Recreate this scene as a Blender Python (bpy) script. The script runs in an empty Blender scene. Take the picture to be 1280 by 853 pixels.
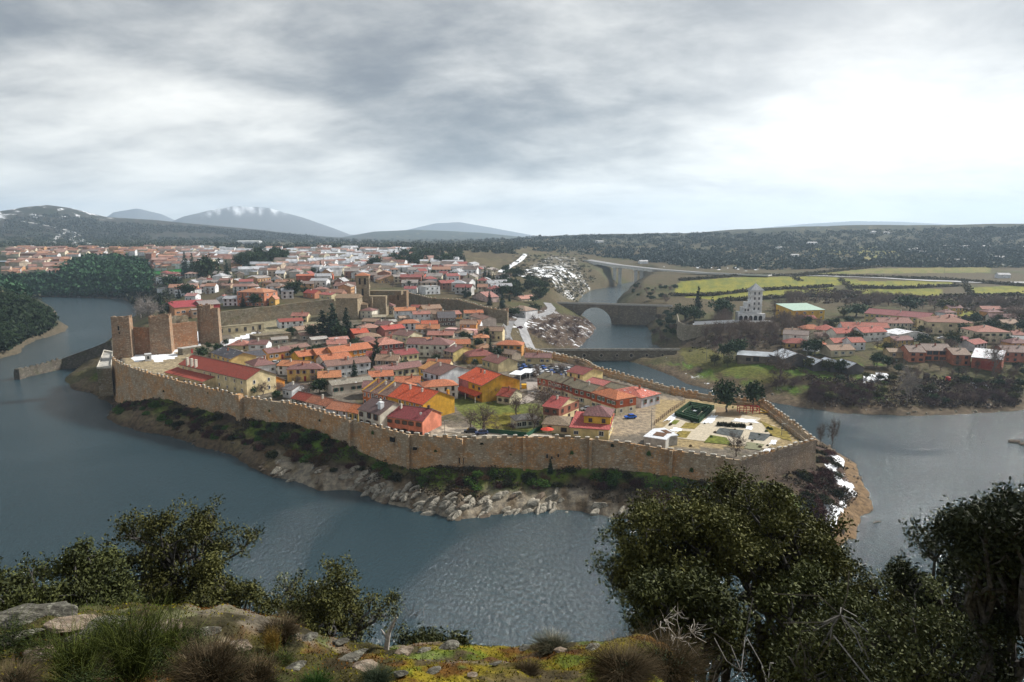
import bpy, math, random
import numpy as np
from math import sin, cos, tan, atan, atan2, pi, sqrt, radians, log, exp, hypot
from mathutils import Vector, Matrix

# ------------------------------------------------------------------ scene, camera, sky, sun
SC = bpy.context.scene
COL = SC.collection
R = random.Random(7)
NR = np.random.default_rng(7)
CAMH, FOC, HOR = 78.0, 853.33, 295.0
PIT = atan((426.5 - HOR) / FOC)
cam_d = bpy.data.cameras.new('camera'); cam = bpy.data.objects.new('camera', cam_d); COL.objects.link(cam)
cam.location = (0, 0, CAMH); cam.rotation_euler = (pi / 2 - PIT, 0, 0)
cam_d.lens = 24; cam_d.sensor_width = 36; cam_d.clip_start = 0.2; cam_d.clip_end = 60000
SC.camera = cam
SC.view_settings.view_transform = 'Standard'; SC.view_settings.look = 'None'
SC.view_settings.exposure = 0.56; SC.view_settings.gamma = 1.0; SC.view_settings.use_curve_mapping = False
SUN_AZ, SUN_EL = radians(62), radians(36)      # azimuth clockwise from the view direction (+Y)
sd = bpy.data.lights.new('sun', 'SUN'); sun = bpy.data.objects.new('sun', sd); COL.objects.link(sun)
sd.energy = 4.6; sd.angle = radians(7); sd.color = (1.0, 0.95, 0.87)
sv = Vector((sin(SUN_AZ) * cos(SUN_EL), cos(SUN_AZ) * cos(SUN_EL), sin(SUN_EL)))
sun.rotation_euler = sv.to_track_quat('Z', 'Y').to_euler()

def nd(t, kind, **kw):
    n = t.nodes.new(kind)
    for k, v in kw.items():
        if k.startswith('i_'):
            n.inputs[int(k[2:])].default_value = v
        else:
            setattr(n, k, v)
    return n

def mth(t, op, a, b=None, c=None, clamp=False):
    n = t.nodes.new('ShaderNodeMath'); n.operation = op; n.use_clamp = clamp
    for i, v in enumerate((a, b, c)):
        if v is None: continue
        if hasattr(v, 'links'): t.links.new(v, n.inputs[i])
        else: n.inputs[i].default_value = v
    return n.outputs[0]

def smooth(t, x, a, b):
    n = t.nodes.new('ShaderNodeMapRange'); n.interpolation_type = 'SMOOTHSTEP'
    t.links.new(x, n.inputs[0]); n.inputs[1].default_value = a; n.inputs[2].default_value = b
    return n.outputs[0]

def mixc(t, fac, a, b, mode='MIX'):
    n = t.nodes.new('ShaderNodeMix'); n.data_type = 'RGBA'; n.blend_type = mode
    for i, v in ((0, fac), (6, a), (7, b)):
        if hasattr(v, 'links'): t.links.new(v, n.inputs[i])
        elif i == 0: n.inputs[0].default_value = v
        else: n.inputs[i].default_value = (*v, 1)
    return n.outputs[2]

W = bpy.data.worlds.new('World'); SC.world = W; W.use_nodes = True
t = W.node_tree; t.nodes.clear()
out = nd(t, 'ShaderNodeOutputWorld'); bg = nd(t, 'ShaderNodeBackground'); t.links.new(bg.outputs[0], out.inputs[0])
sky = nd(t, 'ShaderNodeTexSky', sky_type='NISHITA'); sky.sun_disc = False
sky.sun_elevation = SUN_EL; sky.sun_rotation = SUN_AZ; sky.altitude = 1000
tc = nd(t, 'ShaderNodeTexCoord'); sp = nd(t, 'ShaderNodeSeparateXYZ'); t.links.new(tc.outputs['Generated'], sp.inputs[0])
zc = mth(t, 'MAXIMUM', sp.outputs[2], 0.0)
den = mth(t, 'ADD', zc, 0.27)
cx = mth(t, 'DIVIDE', sp.outputs[0], den); cy = mth(t, 'DIVIDE', sp.outputs[1], den)
cmb = nd(t, 'ShaderNodeCombineXYZ'); t.links.new(cx, cmb.inputs[0]); t.links.new(cy, cmb.inputs[1])
mp = nd(t, 'ShaderNodeMapping'); t.links.new(cmb.outputs[0], mp.inputs[0])
mp.inputs['Location'].default_value = (0.5, 3.3, 0); mp.inputs['Rotation'].default_value = (0, 0, radians(14)); mp.inputs['Scale'].default_value = (0.75, 1.0, 1)
n1 = nd(t, 'ShaderNodeTexNoise'); t.links.new(mp.outputs[0], n1.inputs['Vector'])
n1.inputs['Scale'].default_value = 1.0; n1.inputs['Detail'].default_value = 10; n1.inputs['Roughness'].default_value = 0.56; n1.inputs['Distortion'].default_value = 0.25
n2 = nd(t, 'ShaderNodeTexNoise'); t.links.new(mp.outputs[0], n2.inputs['Vector'])
n2.inputs['Scale'].default_value = 3.0; n2.inputs['Detail'].default_value = 9; n2.inputs['Roughness'].default_value = 0.6; n2.inputs['Distortion'].default_value = 0.2
# glow of the cloud in front of the sun
gl = Vector((sin(radians(27)) * cos(radians(9)), cos(radians(27)) * cos(radians(9)), sin(radians(9))))
dt = nd(t, 'ShaderNodeVectorMath', operation='DOT_PRODUCT'); t.links.new(tc.outputs['Generated'], dt.inputs[0]); dt.inputs[1].default_value = gl
lobe = mth(t, 'POWER', mth(t, 'MAXIMUM', dt.outputs['Value'], 0.0), 9.0)
tlobe = mth(t, 'POWER', mth(t, 'MAXIMUM', dt.outputs['Value'], 0.0), 55.0)
hz = mth(t, 'POWER', mth(t, 'SUBTRACT', 1.0, zc), 7.0)
v = mth(t, 'ADD', n1.outputs[0], mth(t, 'MULTIPLY', mth(t, 'SUBTRACT', n2.outputs[0], 0.5), 0.50))
v = mth(t, 'ADD', v, mth(t, 'MULTIPLY', lobe, 0.025))
v = mth(t, 'SUBTRACT', v, mth(t, 'MULTIPLY', smooth(t, zc, 0.10, 0.34), 0.12))
v = mth(t, 'ADD', v, mth(t, 'MULTIPLY', hz, 0.06))
br = smooth(t, v, 0.22, 0.76)
ccol = mixc(t, br, (0.19, 0.205, 0.225), (1.06, 1.045, .985))
ccol = mixc(t, mth(t, 'MULTIPLY', tlobe, 0.38), ccol, (1.25, 1.22, 1.16))
hband = mth(t, 'POWER', mth(t, 'SUBTRACT', 1.0, zc), 26.0)
ccol = mixc(t, mth(t, 'MULTIPLY', hband, 0.55), ccol, (0.92, 0.93, 0.91))
scl = nd(t, 'ShaderNodeVectorMath', operation='SCALE'); t.links.new(ccol, scl.inputs[0]); scl.inputs['Scale'].default_value = 8.2
fin = mixc(t, 0.94, sky.outputs[0], scl.outputs[0])
t.links.new(fin, bg.inputs[0]); bg.inputs[1].default_value = 0.1

# ------------------------------------------------------------------ projection helpers (metres, camera looks along +Y)
cP, sP = cos(PIT), sin(PIT)
def at(px, py, z):
    a = (px - 640) / FOC; b = (426.5 - py) / FOC
    d = (a, cP + b * sP, -sP + b * cP)
    k = (z - CAMH) / d[2]
    return (d[0] * k, d[1] * k)
def toph(x, y, z):
    dz = z - CAMH
    f = y * cP - dz * sP; u = y * sP + dz * cP
    return 640 + FOC * x / f, 426.5 - FOC * u / f

def vnoise(x, y, seed=0):
    """value noise on numpy arrays, -1..1"""
    xi = np.floor(x).astype(np.int64); yi = np.floor(y).astype(np.int64)
    xf = x - xi; yf = y - yi
    def h(a, b):
        n = (a * 374761393 + b * 668265263 + seed * 982451653) & 0xffffffff
        n = ((n ^ (n >> 13)) * 1274126177) & 0xffffffff
        return ((n ^ (n >> 16)) & 0xffff) / 32767.5 - 1
    u = xf * xf * (3 - 2 * xf); w = yf * yf * (3 - 2 * yf)
    a = h(xi, yi); b = h(xi + 1, yi); c = h(xi, yi + 1); d = h(xi + 1, yi + 1)
    return a + (b - a) * u + (c - a) * w + (a - b - c + d) * u * w
def fbm(x, y, o=4, seed=0):
    s = 0; amp = 1; tot = 0
    for i in range(o):
        s = s + amp * vnoise(x * 2 ** i + 17.3 * i, y * 2 ** i - 9.1 * i, seed + i); tot += amp; amp *= 0.5
    return s / tot
def sst(x, a, b):
    q = np.clip((x - a) / (b - a), 0, 1); return q * q * (3 - 2 * q)

def inpoly(x, y, P):
    r = np.zeros(np.shape(x), bool); n = len(P)
    for i in range(n):
        x1, y1 = P[i]; x2, y2 = P[(i + 1) % n]
        if y1 == y2: continue
        c = ((y1 > y) != (y2 > y)) & (x < (x2 - x1) * (y - y1) / (y2 - y1) + x1)
        r ^= c
    return r
def segdist(x, y, P, closed=True):
    d = np.full(np.shape(x), 1e9); n = len(P)
    for i in range(n if closed else n - 1):
        x1, y1 = P[i]; x2, y2 = P[(i + 1) % n]
        dx, dy = x2 - x1, y2 - y1; L = dx * dx + dy * dy + 1e-9
        q = np.clip(((x - x1) * dx + (y - y1) * dy) / L, 0, 1)
        d = np.minimum(d, (x - x1 - q * dx) ** 2 + (y - y1 - q * dy) ** 2)
    return np.sqrt(d)

# ------------------------------------------------------------------ water outlines (on the level z = 0)
w0 = lambda L: [at(a, b, 0) for a, b in L]
WMAIN = w0([(20, 372), (60, 371), (100, 372), (155, 374), (162, 378), (170, 384), (171, 388), (170, 396), (160, 402), (150, 411), (141, 422),
            (128, 434), (112, 447), (100, 458), (91, 466), (81, 475), (89, 485), (114, 492), (128, 499), (141, 506), (134, 523), (153, 533), (184, 540), (212, 544),
            (249, 558), (294, 570), (319, 587), (339, 596), (361, 599), (378, 606), (398, 613), (440, 612), (454, 615), (480, 628), (506, 635), (533, 640),
            (571, 650), (609, 644), (660, 640), (695, 637), (729, 640), (764, 646), (815, 655), (870, 668), (950, 682), (1015, 688), (1049, 682), (1069, 672),
            (1073, 658), (1074, 644), (1088, 640), (1087, 625), (1083, 611), (1073, 593), (1071, 581), (1055, 570), (1043, 564), (1030, 556), (1010, 540), (985, 526), (955, 516),
            (900, 506), (850, 492), (800, 478), (765, 467), (742, 456), (736, 450), (760, 450), (787, 452), (808, 458), (839, 470), (856, 479), (885, 487),
            (925, 496), (962, 502), (990, 508), (1020, 512), (1050, 517), (1100, 519), (1150, 520), (1200, 518), (1240, 516), (1282, 512)]) + \
    [(262, 312), (420, 330), (520, 250), (400, 110), (220, 84), (110, 88), (30, 94), (-60, 92), (-150, 96), (-260, 110), (-420, 150), (-520, 300), (-420, 420)] + \
    w0([(0, 448), (23, 442), (30, 432), (45, 425), (61, 421), (81, 414), (85, 408), (70, 405), (67, 397), (71, 392), (65, 385), (51, 378), (20, 374), (-60, 374), (-60, 371)])
WUP = w0([(690, 444), (724, 435), (738, 420), (745, 411), (738, 403), (727, 398), (724, 388), (722, 376), (728, 369), (738, 363), (752, 360.5), (766, 359), (772, 356), (790, 352),
          (800, 350), (802, 353), (788, 359), (787, 366), (772, 376), (768, 390), (767, 403), (780, 401), (796, 403), (808, 407), (814, 414), (815, 430), (832, 437), (838, 446), (820, 450), (690, 452)])
WPOLY = [WMAIN, WUP]

def zt(L): return [at(a, b, z) for a, b, z in L]
# crest of the town wall (photo position and crest height)
SWALL = [(140, 448, 21), (150, 455, 20.6), (180, 465.4, 19.6), (228, 478, 18.2), (300, 496, 17), (370, 506, 17), (440, 526.6, 17), (510, 543.5, 17), (580, 549, 17),
         (660, 547, 17), (738, 549, 16.6), (790, 555, 16.2), (852, 565, 15.6), (927, 576, 15.4)]
EWALL = [(927, 576, 15.4), (1020.6, 550, 15.4)]
NWALL = [(1020.6, 550, 15.4), (955, 500.7, 15.5), (895, 495, 15.5), (848, 487, 15.5), (800, 474, 16), (743, 458.5, 16.4), (733, 451, 16.8), (700, 444, 17), (658, 437, 17)]
INWALL = [(634, 389, 27), (610, 385.5, 28.5), (572, 375, 30), (537, 373, 31), (509, 366, 33), (480, 365, 34)]
LWALL = [(418, 374, 34), (380, 378, 33), (330, 384, 31.5), (271, 391, 30)]
TOWN = zt(SWALL) + zt(EWALL[1:]) + zt(NWALL[1:]) + zt([(640, 425, 18), (636, 405, 20)]) + zt(INWALL) + zt(LWALL) + zt([(250, 400, 26), (190, 412, 24), (145, 420, 23)])

# ------------------------------------------------------------------ relief
def tps(pts):
    X = np.array([(p[0] / p[1] * 2.2, log(p[1]) * 1.6) for p in pts]); z = np.array([p[2] for p in pts])
    n = len(X); d = np.hypot(X[:, None, 0] - X[None, :, 0], X[:, None, 1] - X[None, :, 1])
    K = np.where(d > 0, d * d * np.log(d + 1e-12), 0) + np.eye(n) * 0.02
    P = np.c_[np.ones(n), X]; A = np.block([[K, P], [P.T, np.zeros((3, 3))]])
    c = np.linalg.solve(A, np.r_[z, 0, 0, 0])
    def f(x, y):
        yy = np.maximum(y, 60); u = np.clip(x / yy, -2.2, 2.2) * 2.2; v = np.log(yy) * 1.6
        s = c[n] + c[n + 1] * u + c[n + 2] * v
        for i in range(n):
            q = (u - X[i, 0]) ** 2 + (v - X[i, 1]) ** 2
            s = s + c[i] * 0.5 * q * np.log(q + 1e-12)
        return s
    return f
def cps(L): return [(*at(a, b, z), z) for a, b, z in L]
TIN = tps(cps([(1000, 552, 13.2), (930, 560, 13.2), (880, 530, 13.5), (850, 500, 13.5), (700, 540, 14.2), (600, 545, 14.5), (500, 520, 14.8), (400, 510, 14.8), (320, 490, 15.2),
               (240, 480, 16), (170, 455, 17.5), (160, 440, 18.5), (260, 435, 19), (350, 440, 18.5), (450, 450, 17.5), (550, 450, 17), (620, 460, 15.5), (700, 465, 14.6), (780, 480, 14),
               (420, 410, 21), (350, 405, 22), (300, 405, 22), (500, 400, 22), (560, 410, 20), (620, 420, 17), (460, 398, 23.5), (650, 440, 15)]))
TOUT = tps(cps([(100, 480, 9), (150, 497, 13.5), (215, 512, 12), (300, 535, 10), (450, 580, 8.2), (580, 590, 8.2), (700, 592, 8), (850, 600, 8), (950, 615, 8), (1040, 600, 7), (950, 498, 6), (850, 485, 6), (760, 462, 7),
                (0, 372, 30), (40, 388, 20), (-80, 380, 34), (0, 400, 24), (100, 340, 30), (150, 332, 36), (40, 352, 24), (60, 365, 9), (150, 362, 12), (180, 400, 17), (220, 397, 20), (200, 380, 20),
                (260, 375, 25), (300, 360, 29), (380, 345, 34), (480, 350, 33), (560, 360, 29), (620, 375, 23), (650, 400, 17), (690, 400, 13), (700, 415, 9), (650, 425, 15), (680, 385, 16),
                (700, 340, 31), (690, 325, 37), (740, 330, 29), (640, 345, 34), (820, 345, 27), (770, 338, 20), (850, 370, 19), (800, 365, 18), (830, 395, 14), (860, 440, 8), (880, 410, 14), (940, 395, 16), (900, 460, 6.5), (960, 480, 6.5),
                (1000, 490, 5.5), (1000, 450, 12), (1100, 440, 14), (1200, 440, 14.5), (1100, 490, 6.5), (1250, 490, 7), (1050, 400, 17), (1200, 400, 18), (1000, 370, 20), (1200, 370, 21),
                (1100, 345, 26), (900, 345, 26), (1250, 345, 26), (1500, 380, 25), (1500, 450, 15), (300, 330, 42), (450, 325, 42), (550, 325, 42), (100, 320, 42), (0, 325, 40), (640, 315, 48),
                (1000, 330, 31), (1200, 330, 33), (250, 308, 52), (450, 306, 53), (640, 303, 56), (100, 308, 52), (850, 312, 46), (-150, 330, 40), (-150, 308, 52)]))
RIDGE = [(2700, .33, [(560, 303), (640, 299), (700, 294.5), (800, 293), (870, 292), (920, 288), (1000, 285), (1100, 284), (1200, 283), (1280, 282), (1700, 280)]),
         (4300, .27, [(-700, 292), (-200, 284), (-50, 279), (0, 273), (40, 267), (70, 265), (100, 268), (140, 276), (200, 279), (260, 283), (320, 288), (380, 294), (440, 298), (520, 302)]),
         (6300, .14, [(400, 302), (440, 295), (470, 290), (520, 288), (560, 289), (600, 291), (650, 296), (700, 302)]),
         (8600, .11, [(190, 298), (215, 282), (235, 274), (270, 266), (300, 262), (340, 264), (380, 273), (420, 286), (455, 299)]),
         (11300, .09, [(-400, 270), (-100, 284), (100, 290), (130, 282), (150, 271), (180, 266), (210, 272), (240, 284), (300, 292), (480, 294), (520, 286), (545, 280), (575, 278), (620, 286), (680, 297), (770, 297), (840, 294),
                  (880, 291), (950, 286), (1000, 282), (1060, 279), (1120, 280), (1180, 283), (1250, 284), (1330, 284), (1500, 284)])]

NTH, RMIN, RMAX = 640, 1.6, 12500.0
TH0, TH1 = radians(-66), radians(66)
KR = 0.0112
NRR = int(log(RMAX / RMIN) / KR) + 1
th = np.linspace(TH0, TH1, NTH); lr = np.log(RMIN) + KR * np.arange(NRR); rr = np.exp(lr)
GX = rr[:, None] * np.sin(th)[None, :]; GY = rr[:, None] * np.cos(th)[None, :]
GR = np.broadcast_to(rr[:, None], GX.shape)
GPX = 640 + FOC * GX / np.maximum(GY, 1e-3) * 1.0

def near_h(x, y):
    D = y + 0.0012 * x * x + 0.5 * fbm(x * .23, y * .23, 3, 5) + 4.2 * sst(x / np.maximum(y, 1.5), .19, .52) * sst(y, 2, 5)
    s = 1.3 + 0.475 * np.maximum(D, -3)
    s = s + np.where(D > 8.3, (D - 8.3) * 0.42, 0)
    z = CAMH - s
    w = sst(np.hypot(x, y), 2.0, 4.0)
    z = z + w * (0.20 * fbm(x * .9, y * .9, 4, 3) + 0.10 * np.abs(fbm(x * 2.7 + y, y * 2.7, 3, 9))) * sst(-D, -30, -12)
    # the lichen covered shelf on the left stands proud
    q = ((x + 4.6) / 2.2) ** 2 + ((y - 7.6) / 1.2) ** 2
    z = z + 0.45 * np.exp(-q * q) 
    return z

HG = np.zeros(GX.shape); DW = np.zeros(GX.shape)
i0 = int(log(60 / RMIN) / KR); i1 = int(log(2600 / RMIN) / KR)
X, Y = GX[i0:i1], GY[i0:i1]
ins = np.zeros(X.shape, bool); dd = np.full(X.shape, 1e9)
for P in WPOLY:
    ins |= inpoly(X, Y, P); dd = np.minimum(dd, segdist(X, Y, P))
dd = np.where(ins, -dd, dd)
dd = dd + 1.1 * fbm(X * .12, Y * .12, 3, 21) + 0.7 * fbm(X * .45, Y * .45, 2, 22)
DW[i0:i1] = dd; DW[i1:] = 900; DW[:i0] = 100
base = TOUT(GX, np.maximum(GY, 120))
base = np.clip(base, 4, 75)
far = sst(GR, 1500, 2600); base = base * (1 - far) + (52 + 6 * sst(GR, 2600, 6000)) * far
base = base + 1.2 * fbm(GX * .02, GY * .02, 4, 31) * sst(GR, 300, 700) + far * 6 * fbm(GX * .002, GY * .002, 4, 32)
for Rr, w, prof in RIDGE:
    px = [p[0] for p in prof]; pz = [CAMH + (HOR - p[1]) / FOC * Rr for p in prof]
    zs = np.interp(GPX, px, pz)
    g = np.exp(-((np.log(GR) - log(Rr)) / w) ** 2)
    rough = 1 + 0.05 * fbm(GX / Rr * 14, GY / Rr * 14, 5, 41)
    cand = base * (1 - g) + zs * g * np.where(zs > CAMH - 20, rough, 1)
    base = np.where(zs > base, np.maximum(base, cand), base)
# bank profile
bw = np.interp(GPX, [0, 100, 250, 1000, 1100, 1300], [60, 20, 17, 17, 22, 30])
bw = np.where(GR > 330, 30, bw)
prof = np.clip(DW / bw, 0, 1) ** 0.75
hl = base * prof + 0.05
rk = fbm(GX * .16 + GY * .1, GY * .2, 4, 51)
hl = hl + (np.abs(rk) * 2.4 - .5) * sst(DW, .5, 4) * (1 - sst(DW, 12, 24)) * (GR < 1200)
hw = -np.minimum(-DW * 0.35, 5) - 0.15
hm = np.where(DW > 0, np.maximum(hl, 0.06), hw)
intown = inpoly(GX, GY, TOWN) & (GR > 100)
TD = np.where(intown, segdist(GX, GY, TOWN), 0)
tin = TIN(GX, np.maximum(GY, 60)); hm = np.where(intown & (TD > 1.9), tin, np.where(intown, np.minimum(hm, tin), hm))
nh = near_h(GX, GY)
nearm = GY < 100 + 0 * GX
HG = np.where(nearm, np.maximum(nh, np.where(GR > 60, hm, -5)), hm)
HG = np.where((GR < 60), nh, HG)

def gz(x, y):
    r = hypot(x, y); a = (atan2(x, y) - TH0) / (TH1 - TH0) * (NTH - 1); b = (log(max(r, RMIN)) - log(RMIN)) / KR
    a = min(max(a, 0), NTH - 1.001); b = min(max(b, 0), NRR - 1.001); i, j = int(b), int(a); fb, fa = b - i, a - j
    return float((HG[i, j] * (1 - fa) + HG[i, j + 1] * fa) * (1 - fb) + (HG[i + 1, j] * (1 - fa) + HG[i + 1, j + 1] * fa) * fb)
def gzv(x, y):
    r = np.hypot(x, y); a = np.clip((np.arctan2(x, y) - TH0) / (TH1 - TH0) * (NTH - 1), 0, NTH - 1.001); b = np.clip((np.log(np.maximum(r, RMIN)) - log(RMIN)) / KR, 0, NRR - 1.001)
    i = b.astype(int); j = a.astype(int); fb = b - i; fa = a - j
    return (HG[i, j] * (1 - fa) + HG[i, j + 1] * fa) * (1 - fb) + (HG[i + 1, j] * (1 - fa) + HG[i + 1, j + 1] * fa) * fb
def hits(px, py):
    """many ground points at once"""
    px = np.asarray(px, float); py = np.asarray(py, float); a = (px - 640) / FOC; b = (426.5 - py) / FOC; dy = cP + b * sP; dz = -sP + b * cP
    res = np.full(len(px), -1.0); k = 110.0
    while k < 12000 and (res < 0).any():
        g = np.maximum(gzv(a * k, dy * k), 0); res = np.where((res < 0) & (CAMH + dz * k < g), k, res); k *= 1.006
    hi = np.where(res < 0, k, res); lo = hi / 1.006
    for _ in range(8):
        m = (lo + hi) / 2; u = CAMH + dz * m < np.maximum(gzv(a * m, dy * m), 0); hi = np.where(u, m, hi); lo = np.where(u, lo, m)
    return np.stack([a * hi, dy * hi, CAMH + dz * hi], 1)
def hit(px, py, near=False):
    """ground point under a photo position: first crossing of the ray with the relief"""
    a = (px - 640) / FOC; b = (426.5 - py) / FOC
    d = (a, cP + b * sP, -sP + b * cP)
    k = 2.0 if near else 110.0; pk = k
    while k < 15000:
        x, y, z = d[0] * k, d[1] * k, CAMH + d[2] * k
        if z < max(gz(x, y), 0 if not near else -9):
            lo, hi = pk, k
            for _ in range(14):
                m = (lo + hi) / 2
                if CAMH + d[2] * m < max(gz(d[0] * m, d[1] * m), 0 if not near else -9): hi = m
                else: lo = m
            return d[0] * hi, d[1] * hi, CAMH + d[2] * hi
        pk = k; k *= 1.006
    return d[0] * k, d[1] * k, CAMH + d[2] * k

# ------------------------------------------------------------------ small kit
def tag(o, label=None, cat=None, group=None, kind=None):
    if label: o['label'] = label
    if cat: o['category'] = cat
    if group: o['group'] = group
    if kind: o['kind'] = kind
    return o
def mesh_np(name, V, F4, mats, cols=None, smooth_=False, midx=None):
    """mesh from numpy arrays, faces all with the same number of corners"""
    V = np.asarray(V, np.float32); F4 = np.asarray(F4, np.int32)
    m = bpy.data.meshes.new(name); k = F4.shape[1]
    m.vertices.add(len(V)); m.vertices.foreach_set('co', V.ravel())
    m.loops.add(F4.size); m.loops.foreach_set('vertex_index', F4.ravel())
    m.polygons.add(len(F4)); m.polygons.foreach_set('loop_start', np.arange(0, F4.size, k, dtype=np.int32))
    try: m.polygons.foreach_set('loop_total', np.full(len(F4), k, np.int32))
    except Exception: pass
    if midx is not None: m.polygons.foreach_set('material_index', np.asarray(midx, np.int32))
    m.polygons.foreach_set('use_smooth', np.full(len(F4), smooth_))
    for mm in (mats if isinstance(mats, (list, tuple)) else [mats]): m.materials.append(mm)
    if cols is not None:
        a = m.color_attributes.new('tint', 'FLOAT_COLOR', 'POINT')
        c = np.ones((len(V), 4), np.float32); c[:, :3] = cols[:, :3]
        if cols.shape[1] > 3: c[:, 3] = cols[:, 3]
        a.data.foreach_set('color', c.ravel())
    m.update(calc_edges=True); return m
def link(name, mesh, parent=None, loc=None, rz=None, sc=None):
    o = bpy.data.objects.new(name, mesh); COL.objects.link(o)
    if parent: o.parent = parent
    if loc is not None: o.location = loc
    if rz is not None: o.rotation_euler = (0, 0, rz)
    if sc is not None: o.scale = sc if hasattr(sc, '__len__') else (sc,) * 3
    return o
def empty(name, loc, rz=0): return link(name, None, None, loc, rz)
class MB:
    """collects boxes, prisms and tubes for ONE part"""
    def __init__(s): s.v = []; s.f = []; s.mi = []; s.uv = []
    def face(s, pts, mi=0, uv=None):
        b = len(s.v); s.v += [tuple(p) for p in pts]; s.f.append(tuple(range(b, b + len(pts)))); s.mi.append(mi)
        s.uv.append(uv if uv else [(0, 0)] * len(pts))
    def box(s, x0, x1, y0, y1, z0, z1, mi=0):
        p = [(x0, y0, z0), (x1, y0, z0), (x1, y1, z0), (x0, y1, z0), (x0, y0, z1), (x1, y0, z1), (x1, y1, z1), (x0, y1, z1)]
        for q in ((3, 2, 1, 0), (4, 5, 6, 7), (0, 1, 5, 4), (1, 2, 6, 5), (2, 3, 7, 6), (3, 0, 4, 7)): s.face([p[i] for i in q], mi)
        return s
    def prism(s, poly, z0, z1, mi=0):
        n = len(poly); f = lambda z: (z if hasattr(z, '__len__') else [z] * n)
        a, b = f(z0), f(z1)
        lo = [(p[0], p[1], a[i]) for i, p in enumerate(poly)]; hi = [(p[0], p[1], b[i]) for i, p in enumerate(poly)]
        s.face(hi, mi); s.face(lo[::-1], mi)
        for i in range(n):
            j = (i + 1) % n; s.face([lo[i], lo[j], hi[j], hi[i]], mi)
        return s
    def tube(s, p, q, r0, r1, n=6, mi=0, cap=True):
        p, q = Vector(p), Vector(q); d = (q - p).normalized(); u = d.orthogonal().normalized(); w = d.cross(u)
        A = [p + (u * cos(2 * pi * i / n) + w * sin(2 * pi * i / n)) * r0 for i in range(n)]
        B = [q + (u * cos(2 * pi * i / n) + w * sin(2 * pi * i / n)) * r1 for i in range(n)]
        for i in range(n):
            j = (i + 1) % n; s.face([A[i], A[j], B[j], B[i]], mi)
        if cap: s.face(B, mi); s.face(A[::-1], mi)
        return s
    def mesh(s, name, mats, smooth_=False, weld=False):
        m = bpy.data.meshes.new(name); m.from_pydata(s.v, [], s.f)
        for mm in (mats if isinstance(mats, (list, tuple)) else [mats]): m.materials.append(mm)
        m.polygons.foreach_set('material_index', s.mi)
        u = m.uv_layers.new(name='UVMap'); u.data.foreach_set('uv', [c for f in s.uv for p in f for c in p])
        if smooth_: m.polygons.foreach_set('use_smooth', [True] * len(s.f))
        m.update(); return m
    def build(s, name, mats, parent=None, smooth_=False, **kw):
        return link(name, s.mesh(name, mats, smooth_), parent, **kw)

# ------------------------------------------------------------------ materials
def newmat(name):
    m = bpy.data.materials.new(name); m.use_nodes = True; t = m.node_tree
    b = t.nodes['Principled BSDF']; return m, t, b
def noise(t, scale, detail=4, rough=.55, vec=None, dist=0):
    n = t.nodes.new('ShaderNodeTexNoise'); n.inputs['Scale'].default_value = scale; n.inputs['Detail'].default_value = detail
    n.inputs['Roughness'].default_value = rough; n.inputs['Distortion'].default_value = dist
    if vec is not None: t.links.new(vec, n.inputs['Vector'])
    return n
def gpos(t):
    g = t.nodes.new('ShaderNodeNewGeometry'); return g.outputs['Position']
def bump(t, b, h, strength=.4, dist=.1):
    n = t.nodes.new('ShaderNodeBump'); n.inputs['Strength'].default_value = strength; n.inputs['Distance'].default_value = dist
    t.links.new(h, n.inputs['Height']); t.links.new(n.outputs[0], b.inputs['Normal'])
MC = {}
def m_plaster(c, name='plaster'):
    k = ('pl', c)
    if k in MC: return MC[k]
    m, t, b = newmat(name); p = gpos(t)
    n1 = noise(t, .35, 5, .6, p); n2 = noise(t, 3.5, 3, .6, p)
    mpp = nd(t, 'ShaderNodeMapping'); t.links.new(p, mpp.inputs[0]); mpp.inputs['Scale'].default_value = (2.2, 2.2, .25)
    n3 = noise(t, 1.0, 4, .6, mpp.outputs[0])
    c1 = mixc(t, smooth(t, n1.outputs[0], .35, .7), tuple(x * .66 for x in c), tuple(min(x * 1.08, .85) for x in c))
    c2 = mixc(t, mth(t, 'MULTIPLY', smooth(t, n3.outputs[0], .5, .74), .6), c1, tuple(x * .45 + .03 for x in c))
    c3 = mixc(t, mth(t, 'MULTIPLY', smooth(t, n2.outputs[0], .5, .75), .18), c2, tuple(x * .6 for x in c))
    t.links.new(c3, b.inputs['Base Color']); b.inputs['Roughness'].default_value = .9; b.inputs['Specular IOR Level'].default_value = .2
    bump(t, b, n2.outputs[0], .3, .03); MC[k] = m; return m
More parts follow.
